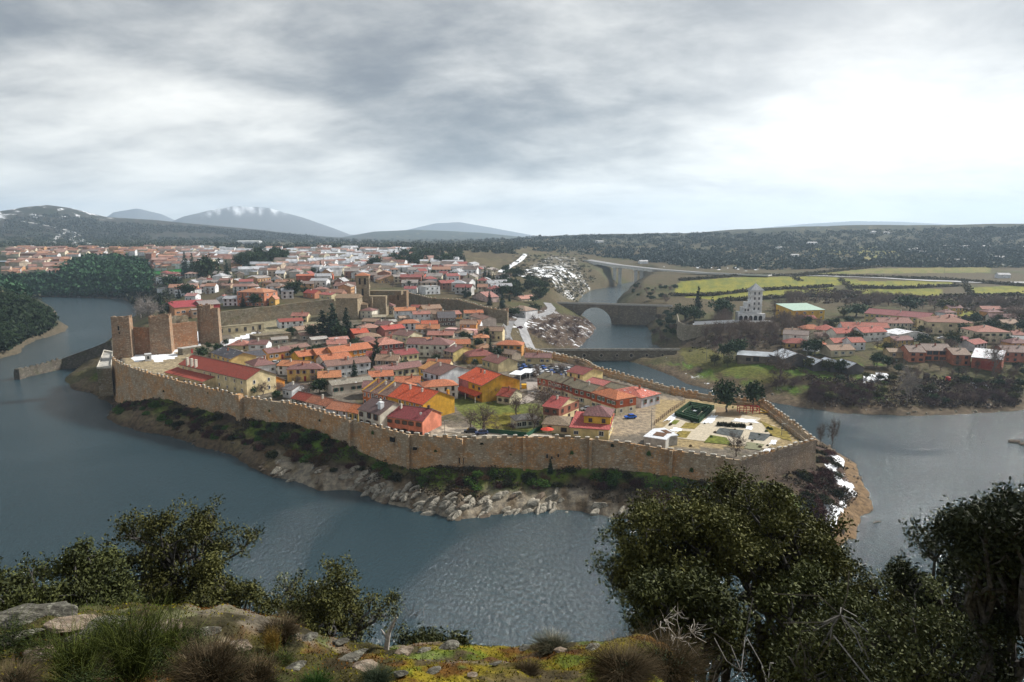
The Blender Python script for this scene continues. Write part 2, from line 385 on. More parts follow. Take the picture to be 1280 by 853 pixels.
def m_roof(c, snow=0.0):
    k = ('rf', c, snow)
    if k in MC: return MC[k]
    m, t, b = newmat('roof_tiles'); p = gpos(t)
    uv = nd(t, 'ShaderNodeUVMap'); s = nd(t, 'ShaderNodeSeparateXYZ'); t.links.new(uv.outputs[0], s.inputs[0])
    wv = mth(t, 'ABSOLUTE', mth(t, 'SINE', mth(t, 'MULTIPLY', s.outputs[0], 2 * pi / .9)))
    rw = mth(t, 'FRACT', mth(t, 'MULTIPLY', s.outputs[1], 2.2))
    n1 = noise(t, .5, 4, .6, p); n2 = noise(t, 2.6, 5, .7, p); n3 = noise(t, .18, 2, .5, p)
    c1 = mixc(t, smooth(t, n2.outputs[0], .34, .66), tuple(x * .45 for x in c), tuple(min(1, x * 1.35 + .015) for x in c))
    c2 = mixc(t, mth(t, 'MULTIPLY', smooth(t, n1.outputs[0], .5, .72), .45), c1, (c[0] * .5 + .07, c[1] * .5 + .07, c[2] * .5 + .06))
    c3 = mixc(t, mth(t, 'MULTIPLY', mth(t, 'SUBTRACT', 1.0, wv), .42), c2, tuple(x * .35 for x in c))
    if snow > 0:
        v = mth(t, 'ADD', n1.outputs[0], mth(t, 'MULTIPLY', n2.outputs[0], .5))
        th_ = 1.05 - snow * .5
        c3 = mixc(t, smooth(t, v, th_ - .05, th_ + .05), c3, (.8, .82, .86))
    t.links.new(c3, b.inputs['Base Color']); b.inputs['Roughness'].default_value = .8; b.inputs['Specular IOR Level'].default_value = .3
    bump(t, b, mth(t, 'ADD', wv, mth(t, 'MULTIPLY', rw, .25)), .8, .12); MC[k] = m; return m
def m_flat(c, rough=.8, name='paint', spec=.3, metal=0, var=.25, sc=2.0):
    k = ('fl', c, rough, metal, sc)
    if k in MC: return MC[k]
    m, t, b = newmat(name); n = noise(t, sc, 5, .6, gpos(t))
    t.links.new(mixc(t, smooth(t, n.outputs[0], .3, .7), tuple(x * (1 - var) for x in c), tuple(min(1, x * (1 + var * .5)) for x in c)), b.inputs['Base Color'])
    b.inputs['Roughness'].default_value = rough; b.inputs['Specular IOR Level'].default_value = spec; b.inputs['Metallic'].default_value = metal
    MC[k] = m; return m
def m_stone(c1, c2, c3, sc=1.0, name='stone', moss=0.0):
    k = ('st', c1, c2, c3, sc, moss)
    if k in MC: return MC[k]
    m, t, b = newmat(name); p = gpos(t)
    mpp = nd(t, 'ShaderNodeMapping'); t.links.new(p, mpp.inputs[0]); mpp.inputs['Scale'].default_value = (1.0 * sc, 1.0 * sc, 1.9 * sc)
    vo = nd(t, 'ShaderNodeTexVoronoi'); t.links.new(mpp.outputs[0], vo.inputs['Vector']); vo.inputs['Scale'].default_value = 1.35
    ve = nd(t, 'ShaderNodeTexVoronoi', feature='DISTANCE_TO_EDGE'); t.links.new(mpp.outputs[0], ve.inputs['Vector']); ve.inputs['Scale'].default_value = 1.35
    n1 = noise(t, .11, 5, .62, p, .4); n2 = noise(t, .5 * sc, 5, .65, p); n3 = noise(t, 3.0 * sc, 3, .7, p)
    sv_ = nd(t, 'ShaderNodeSeparateXYZ'); t.links.new(vo.outputs['Color'], sv_.inputs[0])
    ca = mixc(t, smooth(t, n1.outputs[0], .42, .58), c1, c2)
    mps = nd(t, 'ShaderNodeMapping'); t.links.new(p, mps.inputs[0]); mps.inputs['Scale'].default_value = (.8, .8, .12); n5 = noise(t, 1.0, 4, .65, mps.outputs[0]); ca = mixc(t, mth(t, 'MULTIPLY', smooth(t, n5.outputs[0], .54, .72), .5), ca, tuple(x * .40 for x in c2))
    n4 = noise(t, .33, 4, .7, p, .6); ca = mixc(t, mth(t, 'MULTIPLY', smooth(t, n4.outputs[0], .48, .66), .6), ca, tuple(x * .42 for x in c1))
    ca = mixc(t, mth(t, 'MULTIPLY', smooth(t, n2.outputs[0], .5, .68), .75), ca, c3)
    ca = mixc(t, mth(t, 'MULTIPLY', sv_.outputs[0], .45), ca, tuple(x * .5 for x in c1))
    ca = mixc(t, mth(t, 'MULTIPLY', smooth(t, sv_.outputs[1], .7, .95), .35), ca, tuple(min(1, x * 1.35 + .04) for x in c3))
    ca = mixc(t, mth(t, 'SUBTRACT', 1.0, smooth(t, ve.outputs[0], .0, .09)), ca, tuple(x * .42 for x in c3))
    if moss > 0:
        nm = noise(t, .3, 5, .6, p); ca = mixc(t, mth(t, 'MULTIPLY', smooth(t, nm.outputs[0], .5, .68), moss), ca, (.07, .08, .03))
    t.links.new(ca, b.inputs['Base Color']); b.inputs['Roughness'].default_value = .95; b.inputs['Specular IOR Level'].default_value = .15
    bump(t, b, mth(t, 'ADD', mth(t, 'MINIMUM', ve.outputs[0], .15), mth(t, 'MULTIPLY', n3.outputs[0], .12)), .9, .5); MC[k] = m; return m
def m_leaf(name, bright=1.0, trans=.15, rough=.55, spec=.25):
    m, t, b = newmat(name)
    a = nd(t, 'ShaderNodeVertexColor', layer_name='tint')
    oi = nd(t, 'ShaderNodeObjectInfo')
    f = mth(t, 'ADD', .75, mth(t, 'MULTIPLY', oi.outputs['Random'], .5))
    f = mth(t, 'MULTIPLY', f, bright)
    sc = nd(t, 'ShaderNodeVectorMath', operation='SCALE'); t.links.new(a.outputs[0], sc.inputs[0]); t.links.new(f, sc.inputs['Scale'])
    t.links.new(sc.outputs[0], b.inputs['Base Color']); b.inputs['Roughness'].default_value = rough; b.inputs['Specular IOR Level'].default_value = spec
    return m
M_LEAF = m_leaf('leaves', spec=.12, rough=.7); M_TWIG = m_leaf('twigs', rough=.9, spec=.05); M_SCRUB = m_leaf('scrub', rough=.9, spec=.05)
M_BARK = m_flat((.13, .115, .10), .95, 'bark', .1, var=.5, sc=9)
M_GLASS = m_flat((.025, .03, .04), .15, 'window_glass', .6, var=.3, sc=.7)
M_GLASS2 = m_flat((.10, .12, .14), .12, 'bright_glass', .6, var=.5, sc=.7)
M_WHITE = m_flat((.72, .72, .70), .7, 'white_paint'); M_BROWN = m_flat((.12, .06, .035), .7, 'brown_wood')
M_CONC = m_flat((.42, .41, .38), .9, 'concrete', .2, var=.35, sc=.6)
M_SNOW = m_flat((.80, .83, .88), .7, 'snow', .3, var=.08)
M_WALL = m_stone((.60, .32, .13), (.46, .37, .26), (.58, .50, .38), 1.0, 'rubble_masonry', .0)
M_WALLG = m_stone((.24, .18, .11), (.22, .19, .14), (.30, .27, .21), 1.0, 'grey_masonry', .45)
M_TOWER = m_stone((.37, .215, .125), (.31, .23, .16), (.38, .31, .23), .8, 'brick_and_rubble')
M_CHURCH = m_stone((.36, .28, .18), (.31, .25, .17), (.40, .35, .27), .8, 'church_masonry', .2)
M_DARKST = m_stone((.10, .085, .07), (.13, .12, .10), (.17, .15, .12), .8, 'dark_masonry', .35)
M_CAP = m_flat((.55, .52, .46), .9, 'lime_capping', .2, var=.3, sc=.8)
# ------------------------------------------------------------------ ground: one sheet out to the mountains
def proj_px(x, y, z):
    dz = z - CAMH; f = y * cP - dz * sP; u = y * sP + dz * cP
    f = np.where(f > .1, f, .1); return 640 + FOC * x / f, 426.5 - FOC * u / f
PX, PY = proj_px(GX, GY, np.maximum(HG, 0))
shape = GX.shape
C = np.zeros(shape + (3,)); SN = np.zeros(shape)
def setc(mask, c, f=1.0):
    global C
    k = (mask * f)[..., None]; C = C * (1 - k) + np.array(c) * k
nA = fbm(GX * .02, GY * .02, 4, 61); nB = fbm(GX * .09, GY * .09, 4, 62); nC = fbm(GX * .35, GY * .35, 3, 63)
fx = np.log(GR) * 22; nF = fbm(th[None, :] * 190 + 0 * GX, fx + 0 * GX, 4, 64)
setc(np.ones(shape), (.10, .082, .048))
setc(sst(nA + nB * .5, -.1, .4), (.075, .08, .032), .8)
# distant wooded ground
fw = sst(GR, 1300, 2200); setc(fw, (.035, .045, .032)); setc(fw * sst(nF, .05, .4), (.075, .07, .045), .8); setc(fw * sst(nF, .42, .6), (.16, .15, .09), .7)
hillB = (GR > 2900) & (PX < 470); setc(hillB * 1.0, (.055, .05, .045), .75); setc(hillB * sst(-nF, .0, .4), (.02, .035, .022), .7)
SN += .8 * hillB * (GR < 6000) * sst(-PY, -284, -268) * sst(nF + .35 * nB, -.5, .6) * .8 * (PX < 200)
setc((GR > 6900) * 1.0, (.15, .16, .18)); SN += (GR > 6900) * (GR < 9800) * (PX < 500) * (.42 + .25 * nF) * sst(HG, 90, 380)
# mown verges and plain in the middle distance
pl = (GR > 900) & (GR < 2600) & (PX < 700) & (PY > 298); setc(pl * sst(nF, -.3, .5), (.15, .125, .07), .8)
# peninsula bank
bank = (GR > 120) & (GR < 420) & (~intown) & (PX < 1110) & (PY > 455)
setc(bank * 1.0, (.085, .065, .035)); setc(bank * sst(nB + .3 * nC, .0, .25), (.10, .15, .02), .85); setc(bank * sst(-nB + .3 * nC, .12, .4), (.05, .035, .03), .8)
grassfoot = bank * sst(DW, 9, 14) * sst(nA * 1.2 + nB, -.25, .15); setc(grassfoot, (.09, .17, .02), .85)
setc(bank * (1 - sst(DW, 5, 9)), (.16, .12, .08), .85)
setc(bank * (1 - sst(DW, .3, 2.2)), (.08, .06, .04), .85)
rockz = bank * (PX > 345) * (PX < 800) * (1 - sst(DW, 5, 9)); setc(rockz * sst(nC + nB * .4, -.4, .1), (.30, .27, .22), .85)
endp = bank * (PX > 1010) * (PY > 545); setc(endp, (.075, .05, .045), .85); setc(endp * (1 - sst(DW, 4, 6)), (.19, .13, .075), .95)
SN += endp * sst(DW, 3.6, 4.8) * (1 - sst(DW, 9, 12)) * (PY > 560) * sst(nB + .5 * nC, -.5, .4) * .9 * (PX > 1030)
# left bank and far bank
lb = (PX < 100) & (PY > 366) & (PY < 460) & (GR > 380); setc(lb * 1.0, (.035, .042, .022)); setc(lb * (1 - sst(DW, 3, 8)), (.12, .10, .075), .8)
fb = (PX < 230) & (PY > 318) & (PY < 376) & (GR > 700); setc(fb * 1.0, (.035, .042, .025)); setc(fb * (1 - sst(DW, 3, 12)), (.13, .11, .08), .8)
SN = SN + fb * (1 - sst(DW, 20, 60)) * sst(nB, .0, .6) * .5
# rocky banks with snow by the bridges
def pm(poly): return inpoly(PX, PY, poly) & (GR > 110)
snowb = pm([(625, 395), (640, 388), (690, 383), (700, 392), (745, 400), (748, 420), (724, 437), (690, 432), (655, 412)])
setc(snowb * 1.0, (.09, .065, .05)); SN += snowb * (.34 + .14 * nB)
snowh = pm([(640, 345), (690, 318), (720, 322), (730, 345), (740, 362), (724, 376), (700, 378), (690, 350)])
setc(snowh * 1.0, (.11, .095, .06)); SN += snowh * (.34 + .18 * nB)
SN += pm([(640, 352), (655, 336), (700, 332), (725, 345), (700, 352), (670, 358)]) * sst(nB, -.3, .3) * .25
snowf = pm([(780, 322), (900, 322), (960, 340), (820, 336)]); SN += snowf * sst(nF, .2, .5) * .7
# fields on the right
fld = (.25, .245, .035)
for P_ in ([(842, 368), (850, 352), (930, 346), (1030, 346), (1075, 350), (1060, 356), (930, 362), (890, 369)], [(850, 371), (935, 364), (1040, 359), (1052, 368), (1010, 369), (900, 376)],
           [(1055, 352), (1180, 351), (1200, 357), (1120, 361), (1058, 359)], [(1060, 362), (1180, 361), (1178, 372), (1070, 371)], [(1090, 336), (1240, 334), (1240, 341), (1000, 343)],
           [(1210, 360), (1290, 356), (1290, 368), (1212, 370)], [(1190, 388), (1300, 384), (1300, 398), (1200, 400)], [(1065, 310), (1130, 305), (1135, 318), (1080, 326)], [(1020, 311), (1062, 309), (1062, 318), (1020, 318)]):
    setc(pm(P_) * 1.0, fld if P_[0][1] > 345 else (.22, .20, .07), .92); setc(pm(P_) * sst(nF + nB * .6, -.3, .4), (.13, .16, .035), .75)
setc(pm([(845, 400), (1000, 405), (1010, 450), (930, 440), (850, 432)]) * 1.0, (.075, .055, .04), .8); setc(pm([(845, 436), (880, 434), (930, 455), (1000, 470), (960, 480), (860, 456)]) * 1.0, (.13, .13, .03), .7)
rb = (GR > 260) & (GR < 460) & (PX > 830) & (PY > 440) & (~intown)
setc(rb * (1 - sst(DW, 5, 12)), (.13, .10, .07), .8); SN += rb * sst(DW, 2, 6) * (1 - sst(DW, 14, 24)) * sst(nC + nB * .5, -.2, .7) * .42
setc((rb & (DW > 10) & (PX > 1000)) * sst(nB, .1, .4), (.08, .09, .02), .6)
setc(pm([(1110, 425), (1135, 425), (1130, 440), (1090, 436)]) * 1.0, (.25, .23, .05), .8)
SN += pm([(1058, 423), (1105, 422), (1135, 424), (1060, 428)]) * .9
SN += pm([(1078, 468), (1110, 466), (1112, 474), (1080, 478)]) * .9 + pm([(1155, 484), (1176, 483), (1175, 491), (1158, 490)]) * .9 + pm([(1212, 480), (1235, 480), (1242, 487), (1220, 484)]) * .9
gsp = pm([(188, 333), (235, 333), (235, 342), (188, 343)]); setc(gsp * 1.0, (.03, .22, .05))
# inside the walls: paving, yards, gardens
setc(intown * 1.0, (.17, .15, .125)); setc(intown * sst(nB + nC * .4, -.1, .25), (.085, .08, .045), .8)
for P_, c_ in (([(560, 500), (600, 495), (700, 510), (700, 545), (600, 540)], (.13, .16, .03)), ([(600, 520), (650, 515), (655, 535), (610, 538)], (.20, .17, .03)), ([(555, 533), (700, 545), (700, 549), (560, 546)], (.42, .37, .29)),
               ([(700, 470), (850, 500), (820, 540), (780, 545), (700, 545)], (.34, .28, .21)), ([(820, 500), (1000, 500), (1000, 560), (820, 560)], (.36, .28, .15)), ([(535, 535), (560, 533), (560, 546), (540, 546)], (.44, .40, .33)),
               ([(270, 400), (420, 395), (420, 410), (300, 430)], (.30, .27, .18)), ([(640, 460), (720, 452), (730, 465), (650, 485)], (.12, .11, .11)), ([(150, 440), (250, 430), (215, 470), (160, 462)], (.36, .30, .2)),
               ([(350, 385), (640, 385), (640, 400), (350, 402)], (.12, .11, .07))):
    setc((pm(P_) & intown) * 1.0, c_, .85)
SN += (pm([(209, 417), (250, 414), (252, 432), (225, 440), (209, 441)]) & intown) * 1.0
SN += (pm([(275, 428), (322, 414), (330, 417), (290, 436), (276, 436)]) & intown) * 1.0
SN += (pm([(160, 440), (212, 438), (225, 446), (200, 452), (165, 452)]) & intown) * sst(nC, -.5, 0)
SN += (pm([(634, 400), (660, 403), (655, 430), (640, 432)])) * sst(nB + nC, -.3, .5) * .45
# near hill
nr = (GR < 60) | ((GY < 100) & (GX ** 2 < 1e9))
m1 = fbm(GX * .8, GY * .8, 4, 71); m2 = fbm(GX * 3.1, GY * 3.1, 4, 72); m3 = fbm(GX * 1.7 + 5, GY * 1.7, 4, 73)
nearr = nr * (GR < 16)
setc(nr * 1.0, (.075, .06, .03)); setc(nearr * sst(m1 + m2 * .5, -.3, .05), (.19, .155, .012), .92); setc(nearr * sst(m3 + .6 * m2, .1, .4), (.11, .045, .012), .85)
setc(nearr * sst(-m1 + m2 * .6, .22, .42), (.19, .165, .13), .7); setc(nearr * sst(-m3 + m2 * .8, .3, .5), (.10, .16, .02), .7)
shelf = nearr * np.exp(-(((GX + 4.6) / 2.2) ** 2 + ((GY - 7.6) / 1.3) ** 2) ** 2)
setc(shelf * sst(m2, -.2, .3), (.17, .155, .12), .7); setc(nearr * (GX < -1.2) * sst(m1 - m2, -.5, .0), (.04, .038, .02), .85)
SN = np.clip(SN, 0, 1)
idx = np.arange(shape[0] * shape[1]).reshape(shape)
Fq = np.stack([idx[:-1, :-1], idx[:-1, 1:], idx[1:, 1:], idx[1:, :-1]], -1).reshape(-1, 4)
mg, t, b = newmat('ground')
a = nd(t, 'ShaderNodeVertexColor', layer_name='tint'); p = gpos(t)
g1 = noise(t, .6, 6, .68, p); g2 = noise(t, 6.0, 6, .7, p); g3 = noise(t, .05, 5, .6, p)
dark = mixc(t, smooth(t, g1.outputs[0], .3, .72), (.42, .42, .45), (1.35, 1.32, 1.25))
cc = mixc(t, .85, a.outputs[0], dark, 'MULTIPLY')
cc = mixc(t, .6, cc, mixc(t, smooth(t, g2.outputs[0], .3, .7), (.5, .5, .5), (1.45, 1.42, 1.35)), 'MULTIPLY')
g4 = noise(t, .22, 8, .78, p); sv_ = mth(t, 'ADD', mth(t, 'MULTIPLY', g4.outputs[0], .8), mth(t, 'MULTIPLY', g3.outputs[0], .2))
lim = mth(t, 'SUBTRACT', .78, mth(t, 'MULTIPLY', a.outputs[1], .62))
sm = smooth(t, mth(t, 'SUBTRACT', sv_, lim), -.03, .04)
sm = mth(t, 'MULTIPLY', sm, smooth(t, a.outputs[1], .02, .12))
cc = mixc(t, sm, cc, (.80, .83, .88))
t.links.new(cc, b.inputs['Base Color']); b.inputs['Roughness'].default_value = .95; b.inputs['Specular IOR Level'].default_value = .12
bump(t, b, mth(t, 'ADD', g1.outputs[0], mth(t, 'MULTIPLY', g2.outputs[0], .16)), .8, .5)
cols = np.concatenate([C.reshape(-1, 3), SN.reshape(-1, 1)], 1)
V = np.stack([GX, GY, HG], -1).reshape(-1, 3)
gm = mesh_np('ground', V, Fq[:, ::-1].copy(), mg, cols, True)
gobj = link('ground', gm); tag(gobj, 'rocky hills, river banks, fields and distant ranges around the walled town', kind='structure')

# ------------------------------------------------------------------ water
mw, t, b = newmat('water'); p = gpos(t)
mpp = nd(t, 'ShaderNodeMapping'); t.links.new(p, mpp.inputs[0]); mpp.inputs['Rotation'].default_value = (0, 0, radians(24)); mpp.inputs['Scale'].default_value = (1, .5, 1)
w1 = noise(t, 1.15, 6, .7, mpp.outputs[0], .3); w2 = noise(t, .012, 4, .6, p, .6); w3 = noise(t, .09, 3, .5, mpp.outputs[0])
hgt = mth(t, 'ADD', w1.outputs[0], mth(t, 'MULTIPLY', w3.outputs[0], .9))
bn = nd(t, 'ShaderNodeBump'); bn.inputs['Distance'].default_value = 1.6; t.links.new(hgt, bn.inputs['Height'])
calm = smooth(t, w2.outputs[0], .42, .66)
t.links.new(mth(t, 'SUBTRACT', .66, mth(t, 'MULTIPLY', calm, .18)), bn.inputs['Strength'])
t.links.new(bn.outputs[0], b.inputs['Normal'])
b.inputs['Base Color'].default_value = (.020, .046, .060, 1); b.inputs['Roughness'].default_value = .09; b.inputs['IOR'].default_value = 1.5
b.inputs['Specular IOR Level'].default_value = .55
wv_ = [(-1500, 20, 0), (1500, 20, 0), (1500, 1500, 0), (-1500, 1500, 0)]
wo = MB(); wo.face(wv_); wob = wo.build('water', mw); tag(wob, 'blue grey rippled reservoir water', kind='structure')

# ------------------------------------------------------------------ haze
def add_haze(density):
    hm_ = bpy.data.materials.new('haze'); hm_.use_nodes = True; t = hm_.node_tree; t.nodes.clear()
    o = nd(t, 'ShaderNodeOutputMaterial'); pv = nd(t, 'ShaderNodeVolumePrincipled')
    pv.inputs['Color'].default_value = (.62, .80, 1.0, 1); pv.inputs['Density'].default_value = density; pv.inputs['Anisotropy'].default_value = .25
    t.links.new(pv.outputs[0], o.inputs['Volume'])
    hb = MB().box(-12700, 12700, -60, 12700, -8, 640).build('haze', hm_); tag(hb, 'thin blue winter haze over the whole valley', kind='stuff')
add_haze(9.0e-5)
SC.cycles.volume_bounces = 2
# ------------------------------------------------------------------ ramparts
def merlon_mesh(w, th, h, cap=True, mat=None):
    b = MB(); b.box(-w / 2, w / 2, 0, th, 0, h, 0)
    if cap:
        z = h; o = .06
        b.face([(-w / 2 - o, -o, z + .01), (w / 2 + o, -o, z + .01), (0, th / 2, z + .34)], 1)
        b.face([(w / 2 + o, -o, z + .01), (w / 2 + o, th + o, z + .01), (0, th / 2, z + .34)], 1)
        b.face([(w / 2 + o, th + o, z + .01), (-w / 2 - o, th + o, z + .01), (0, th / 2, z + .34)], 1)
        b.face([(-w / 2 - o, th + o, z + .01), (-w / 2 - o, -o, z + .01), (0, th / 2, z + .34)], 1)
    return b.mesh('merlon', [mat or M_WALL, M_CAP])
def resample(P, step):
    Q = []
    for (a, b) in zip(P[:-1], P[1:]):
        L = hypot(b[0] - a[0], b[1] - a[1]); n = max(1, int(L / step))
        for i in range(n):
            f = i / n; Q.append(tuple(a[k] + (b[k] - a[k]) * f for k in range(3)))
    Q.append(P[-1]); return Q
def rampart(root, pts, mat, th=2.2, parapet=.6, pitch=3.0, mw=1.5, mh=.9, merl=True, side=-1, name='rampart', skip=None, jag=0.0, foot=1.8, zmin=None, capmesh=None, mscale=None):
    """pts = [(px, py, crest z)]; side=-1: outside is right of the walking direction"""
    P = [(*at(a, b, z), z) for a, b, z in pts]; Q = resample(P, 3.2); n = len(Q); b = MB(); nrm = []
    for i in range(n):
        a, c = Q[max(i - 1, 0)], Q[min(i + 1, n - 1)]; dx, dy = c[0] - a[0], c[1] - a[1]; L = hypot(dx, dy) + 1e-6
        nrm.append((-dy / L * -side, dx / L * -side))      # towards the inside
    rows = []
    for i, q in enumerate(Q):
        nx, ny = nrm[i]; z = q[2] + (R.uniform(-jag, jag) if jag else 0)
        zo = min(gz(q[0] - nx * 3, q[1] - ny * 3), gz(q[0], q[1])) - foot if zmin is None else zmin
        zi = min(gz(q[0] + nx * (th + 1), q[1] + ny * (th + 1)), z - 1.3) - 1.0
        if zmin is not None: zi = zmin
        bat = min(1.0, max(0, (z - zo)) * .07)
        wz = z - 1.05 if parapet else z
        pr = parapet or th * .5
        rows.append([(q[0] - nx * bat, q[1] - ny * bat, zo), (q[0], q[1], (z + zo) * .5 + 2), (q[0], q[1], z), (q[0] + nx * pr, q[1] + ny * pr, z), (q[0] + nx * (pr + .02), q[1] + ny * (pr + .02), wz),
                     (q[0] + nx * th, q[1] + ny * th, wz), (q[0] + nx * th, q[1] + ny * th, min(zi, wz - .5))])
    for i in range(n - 1):
        for k in range(6):
            f = [rows[i][k], rows[i + 1][k], rows[i + 1][k + 1], rows[i][k + 1]]
            b.face(f if side < 0 else f[::-1])
    for rw in (rows[0], rows[-1]): b.face(rw[::-1] if rw is rows[0] else rw)
    o = b.build(name, mat, root)
    if merl:
        L = 0; nxt = pitch * .5
        mm = capmesh or merlon_mesh(mw, parapet, mh)
        for a, c in zip(P[:-1], P[1:]):
            seg = hypot(c[0] - a[0], c[1] - a[1])
            while nxt < L + seg:
                f = (nxt - L) / seg; x, y, z = (a[k] + (c[k] - a[k]) * f for k in range(3))
                ang = atan2(c[1] - a[1], c[0] - a[0]) + (0 if side < 0 else pi)
                if R.random() > .06: link('merlon', mm, root, (x, y, z - .02), ang, (R.uniform(.7, 1.15), 1, R.uniform(.55, 1.15)))
                nxt += pitch * R.uniform(.88, 1.14)
            L += seg
    return o
wallt = empty('town_wall', (0, 0, 0)); tag(wallt, 'long orange brown rubble town wall with white topped merlons above the near river bank', 'wall')
rampart(wallt, SWALL, M_WALL)
# buttress strips, postern openings and a grated hatch in the river front
def wall_point(px, drop=0):
    for a, c in zip(SWALL[:-1], SWALL[1:]):
        if a[0] <= px <= c[0]:
            f = (px - a[0]) / (c[0] - a[0]); A = (*at(a[0], a[1], a[2]), a[2]); B = (*at(c[0], c[1], c[2]), c[2])
            return [A[k] + (B[k] - A[k]) * f for k in range(3)], atan2(B[1] - A[1], B[0] - A[0])
for px_, w_, d_, dh in ((301, 2.2, 1.1, 1.2), (440, 1.0, .5, .3), (511, .9, .45, .3), (578, .8, .4, .2), (655, .8, .35, .3), (739, .8, .35, .2), (840, .9, .4, .2)):
    (x, y, z), an = wall_point(px_); zb = gz(x, y - 4) - 2
    MB().box(-w_ / 2, w_ / 2, -d_ - .9, .3, zb - z, dh).build('buttress', M_WALL, wallt, loc=(x, y, z), rz=an)
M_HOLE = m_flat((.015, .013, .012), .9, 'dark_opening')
for px_, zz, w_, h_ in ((492, -3.4, 1.7, 1.6), (519, -4.6, 1.1, 1.0), (577, -7.6, 1.5, 1.8), (684, -6.2, .5, 1.2), (690, -6.5, .4, .9), (698, -5.8, .4, 1.0)):
    (x, y, z), an = wall_point(px_)
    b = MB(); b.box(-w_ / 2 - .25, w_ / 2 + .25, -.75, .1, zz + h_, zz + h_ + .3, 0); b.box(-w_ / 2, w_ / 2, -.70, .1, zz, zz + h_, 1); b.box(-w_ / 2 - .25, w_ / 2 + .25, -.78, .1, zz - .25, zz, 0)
    b.build('opening', [M_WALL, M_HOLE], wallt, loc=(x, y, z), rz=an)
ew = empty('garden_wall', (0, 0, 0)); tag(ew, 'town wall with shade painted into its stone, turning the corner below the formal garden', 'wall')
rampart(ew, EWALL, m_stone((.24, .17, .115), (.19, .15, .12), (.27, .22, .17), 1.0, 'shaded_masonry', .25), pitch=2.7)  # shade of this wall face is put into the darker stone colours
nw = empty('rear_town_wall', (0, 0, 0)); tag(nw, 'inner face of the crenellated rear wall running from the garden corner to the dam', 'wall')
rampart(nw, NWALL, M_WALL, th=2.0, pitch=2.9, mw=1.5, mh=1.0)  # same rubble masonry as the river front
# short wall by the street, with posts, above the dam
iw = empty('upper_town_wall', (0, 0, 0)); tag(iw, 'tall old grey brown wall stretching right from the church to a broken end tower', 'wall')
rampart(iw, INWALL[::-1], M_WALLG, th=2.6, parapet=.7, pitch=3.4, mw=1.6, mh=.8, foot=3)
x, y = at(631, 388, 27); zb = gz(x, y)
b = MB(); P8 = [(-2.6, -2.4), (2.4, -2.6), (2.6, 2.2), (-2.4, 2.5)]; b.prism(P8, zb - 2 - 27, [1.2, 2.2, 1.0, .4]); b.build('end_tower', M_TOWER, iw, loc=(x, y, 27))
lw = empty('old_mossy_wall', (0, 0, 0)); tag(lw, 'long dark mossy wall between the castle tower and the church', 'wall')
rampart(lw, LWALL[::-1], M_WALLG, th=2.6, parapet=0, merl=False, jag=.25, foot=3)
# wall with piers around the near side of the car park, above the dam
pw = empty('pier_wall', (0, 0, 0)); tag(pw, 'low wall topped by small stone piers beside the road above the dam', 'wall')
rampart(pw, [(658, 437, 17.4), (690, 444, 17.2)], M_WALL, th=.8, parapet=.4, pitch=2.0, mw=.8, mh=1.2, foot=4)

# coracha: wall running down into the river
co = empty('river_spur_wall', (0, 0, 0)); tag(co, 'dark crenellated spur wall running from the castle down into the river', 'wall')
cpts = [(21, 462.6, 5.2), (50, 456, 5.4), (77, 449, 6.0), (90, 444, 8), (115, 435, 12), (139, 425.5, 17)]
rampart(co, cpts[:3], M_DARKST, th=2.4, parapet=.6, pitch=3.6, mw=1.6, mh=1.1, zmin=-3.5, capmesh=merlon_mesh(1.7, .6, 1.2, False, M_DARKST))
rampart(co, cpts[2:], M_DARKST, th=2.4, parapet=0, merl=False, zmin=-3.5, name='sloping_rampart')
xa, ya = at(21, 462.6, 5.2); MB().prism([(-.8, -1.0), (2, -1.2), (2.2, 3.4), (-.6, 3.6)], -9, .6).build('end_bastion', M_DARKST, co, loc=(xa, ya, 5.2))
# terrace bastion beside the first tower
tb = empty('terrace_bastion', (0, 0, 0)); tag(tb, 'flat topped stone terrace at the foot of the leftmost castle tower', 'terrace')
zt_ = 17.0; poly = [at(121, 461, zt_), at(139, 460.5, zt_), at(141, 441, zt_), at(130, 439, zt_)]
MB().prism(poly, 4, zt_).build('bastion', M_WALLG, tb)
ins_ = lambda f: [((p[0] * f + (1 - f) * sum(q[0] for q in poly) / 4), (p[1] * f + (1 - f) * sum(q[1] for q in poly) / 4)) for p in poly]
MB().prism(ins_(.86), zt_ - .1, zt_ + .05).build('paving', M_CONC, tb)
bp = MB()
for i in range(4):
    a, c = poly[i], poly[(i + 1) % 4]; d, e = ins_(.9)[i], ins_(.9)[(i + 1) % 4]; bp.prism([a, c, e, d], zt_ - .02, zt_ + .8)
bp.build('parapet', M_CAP, tb)

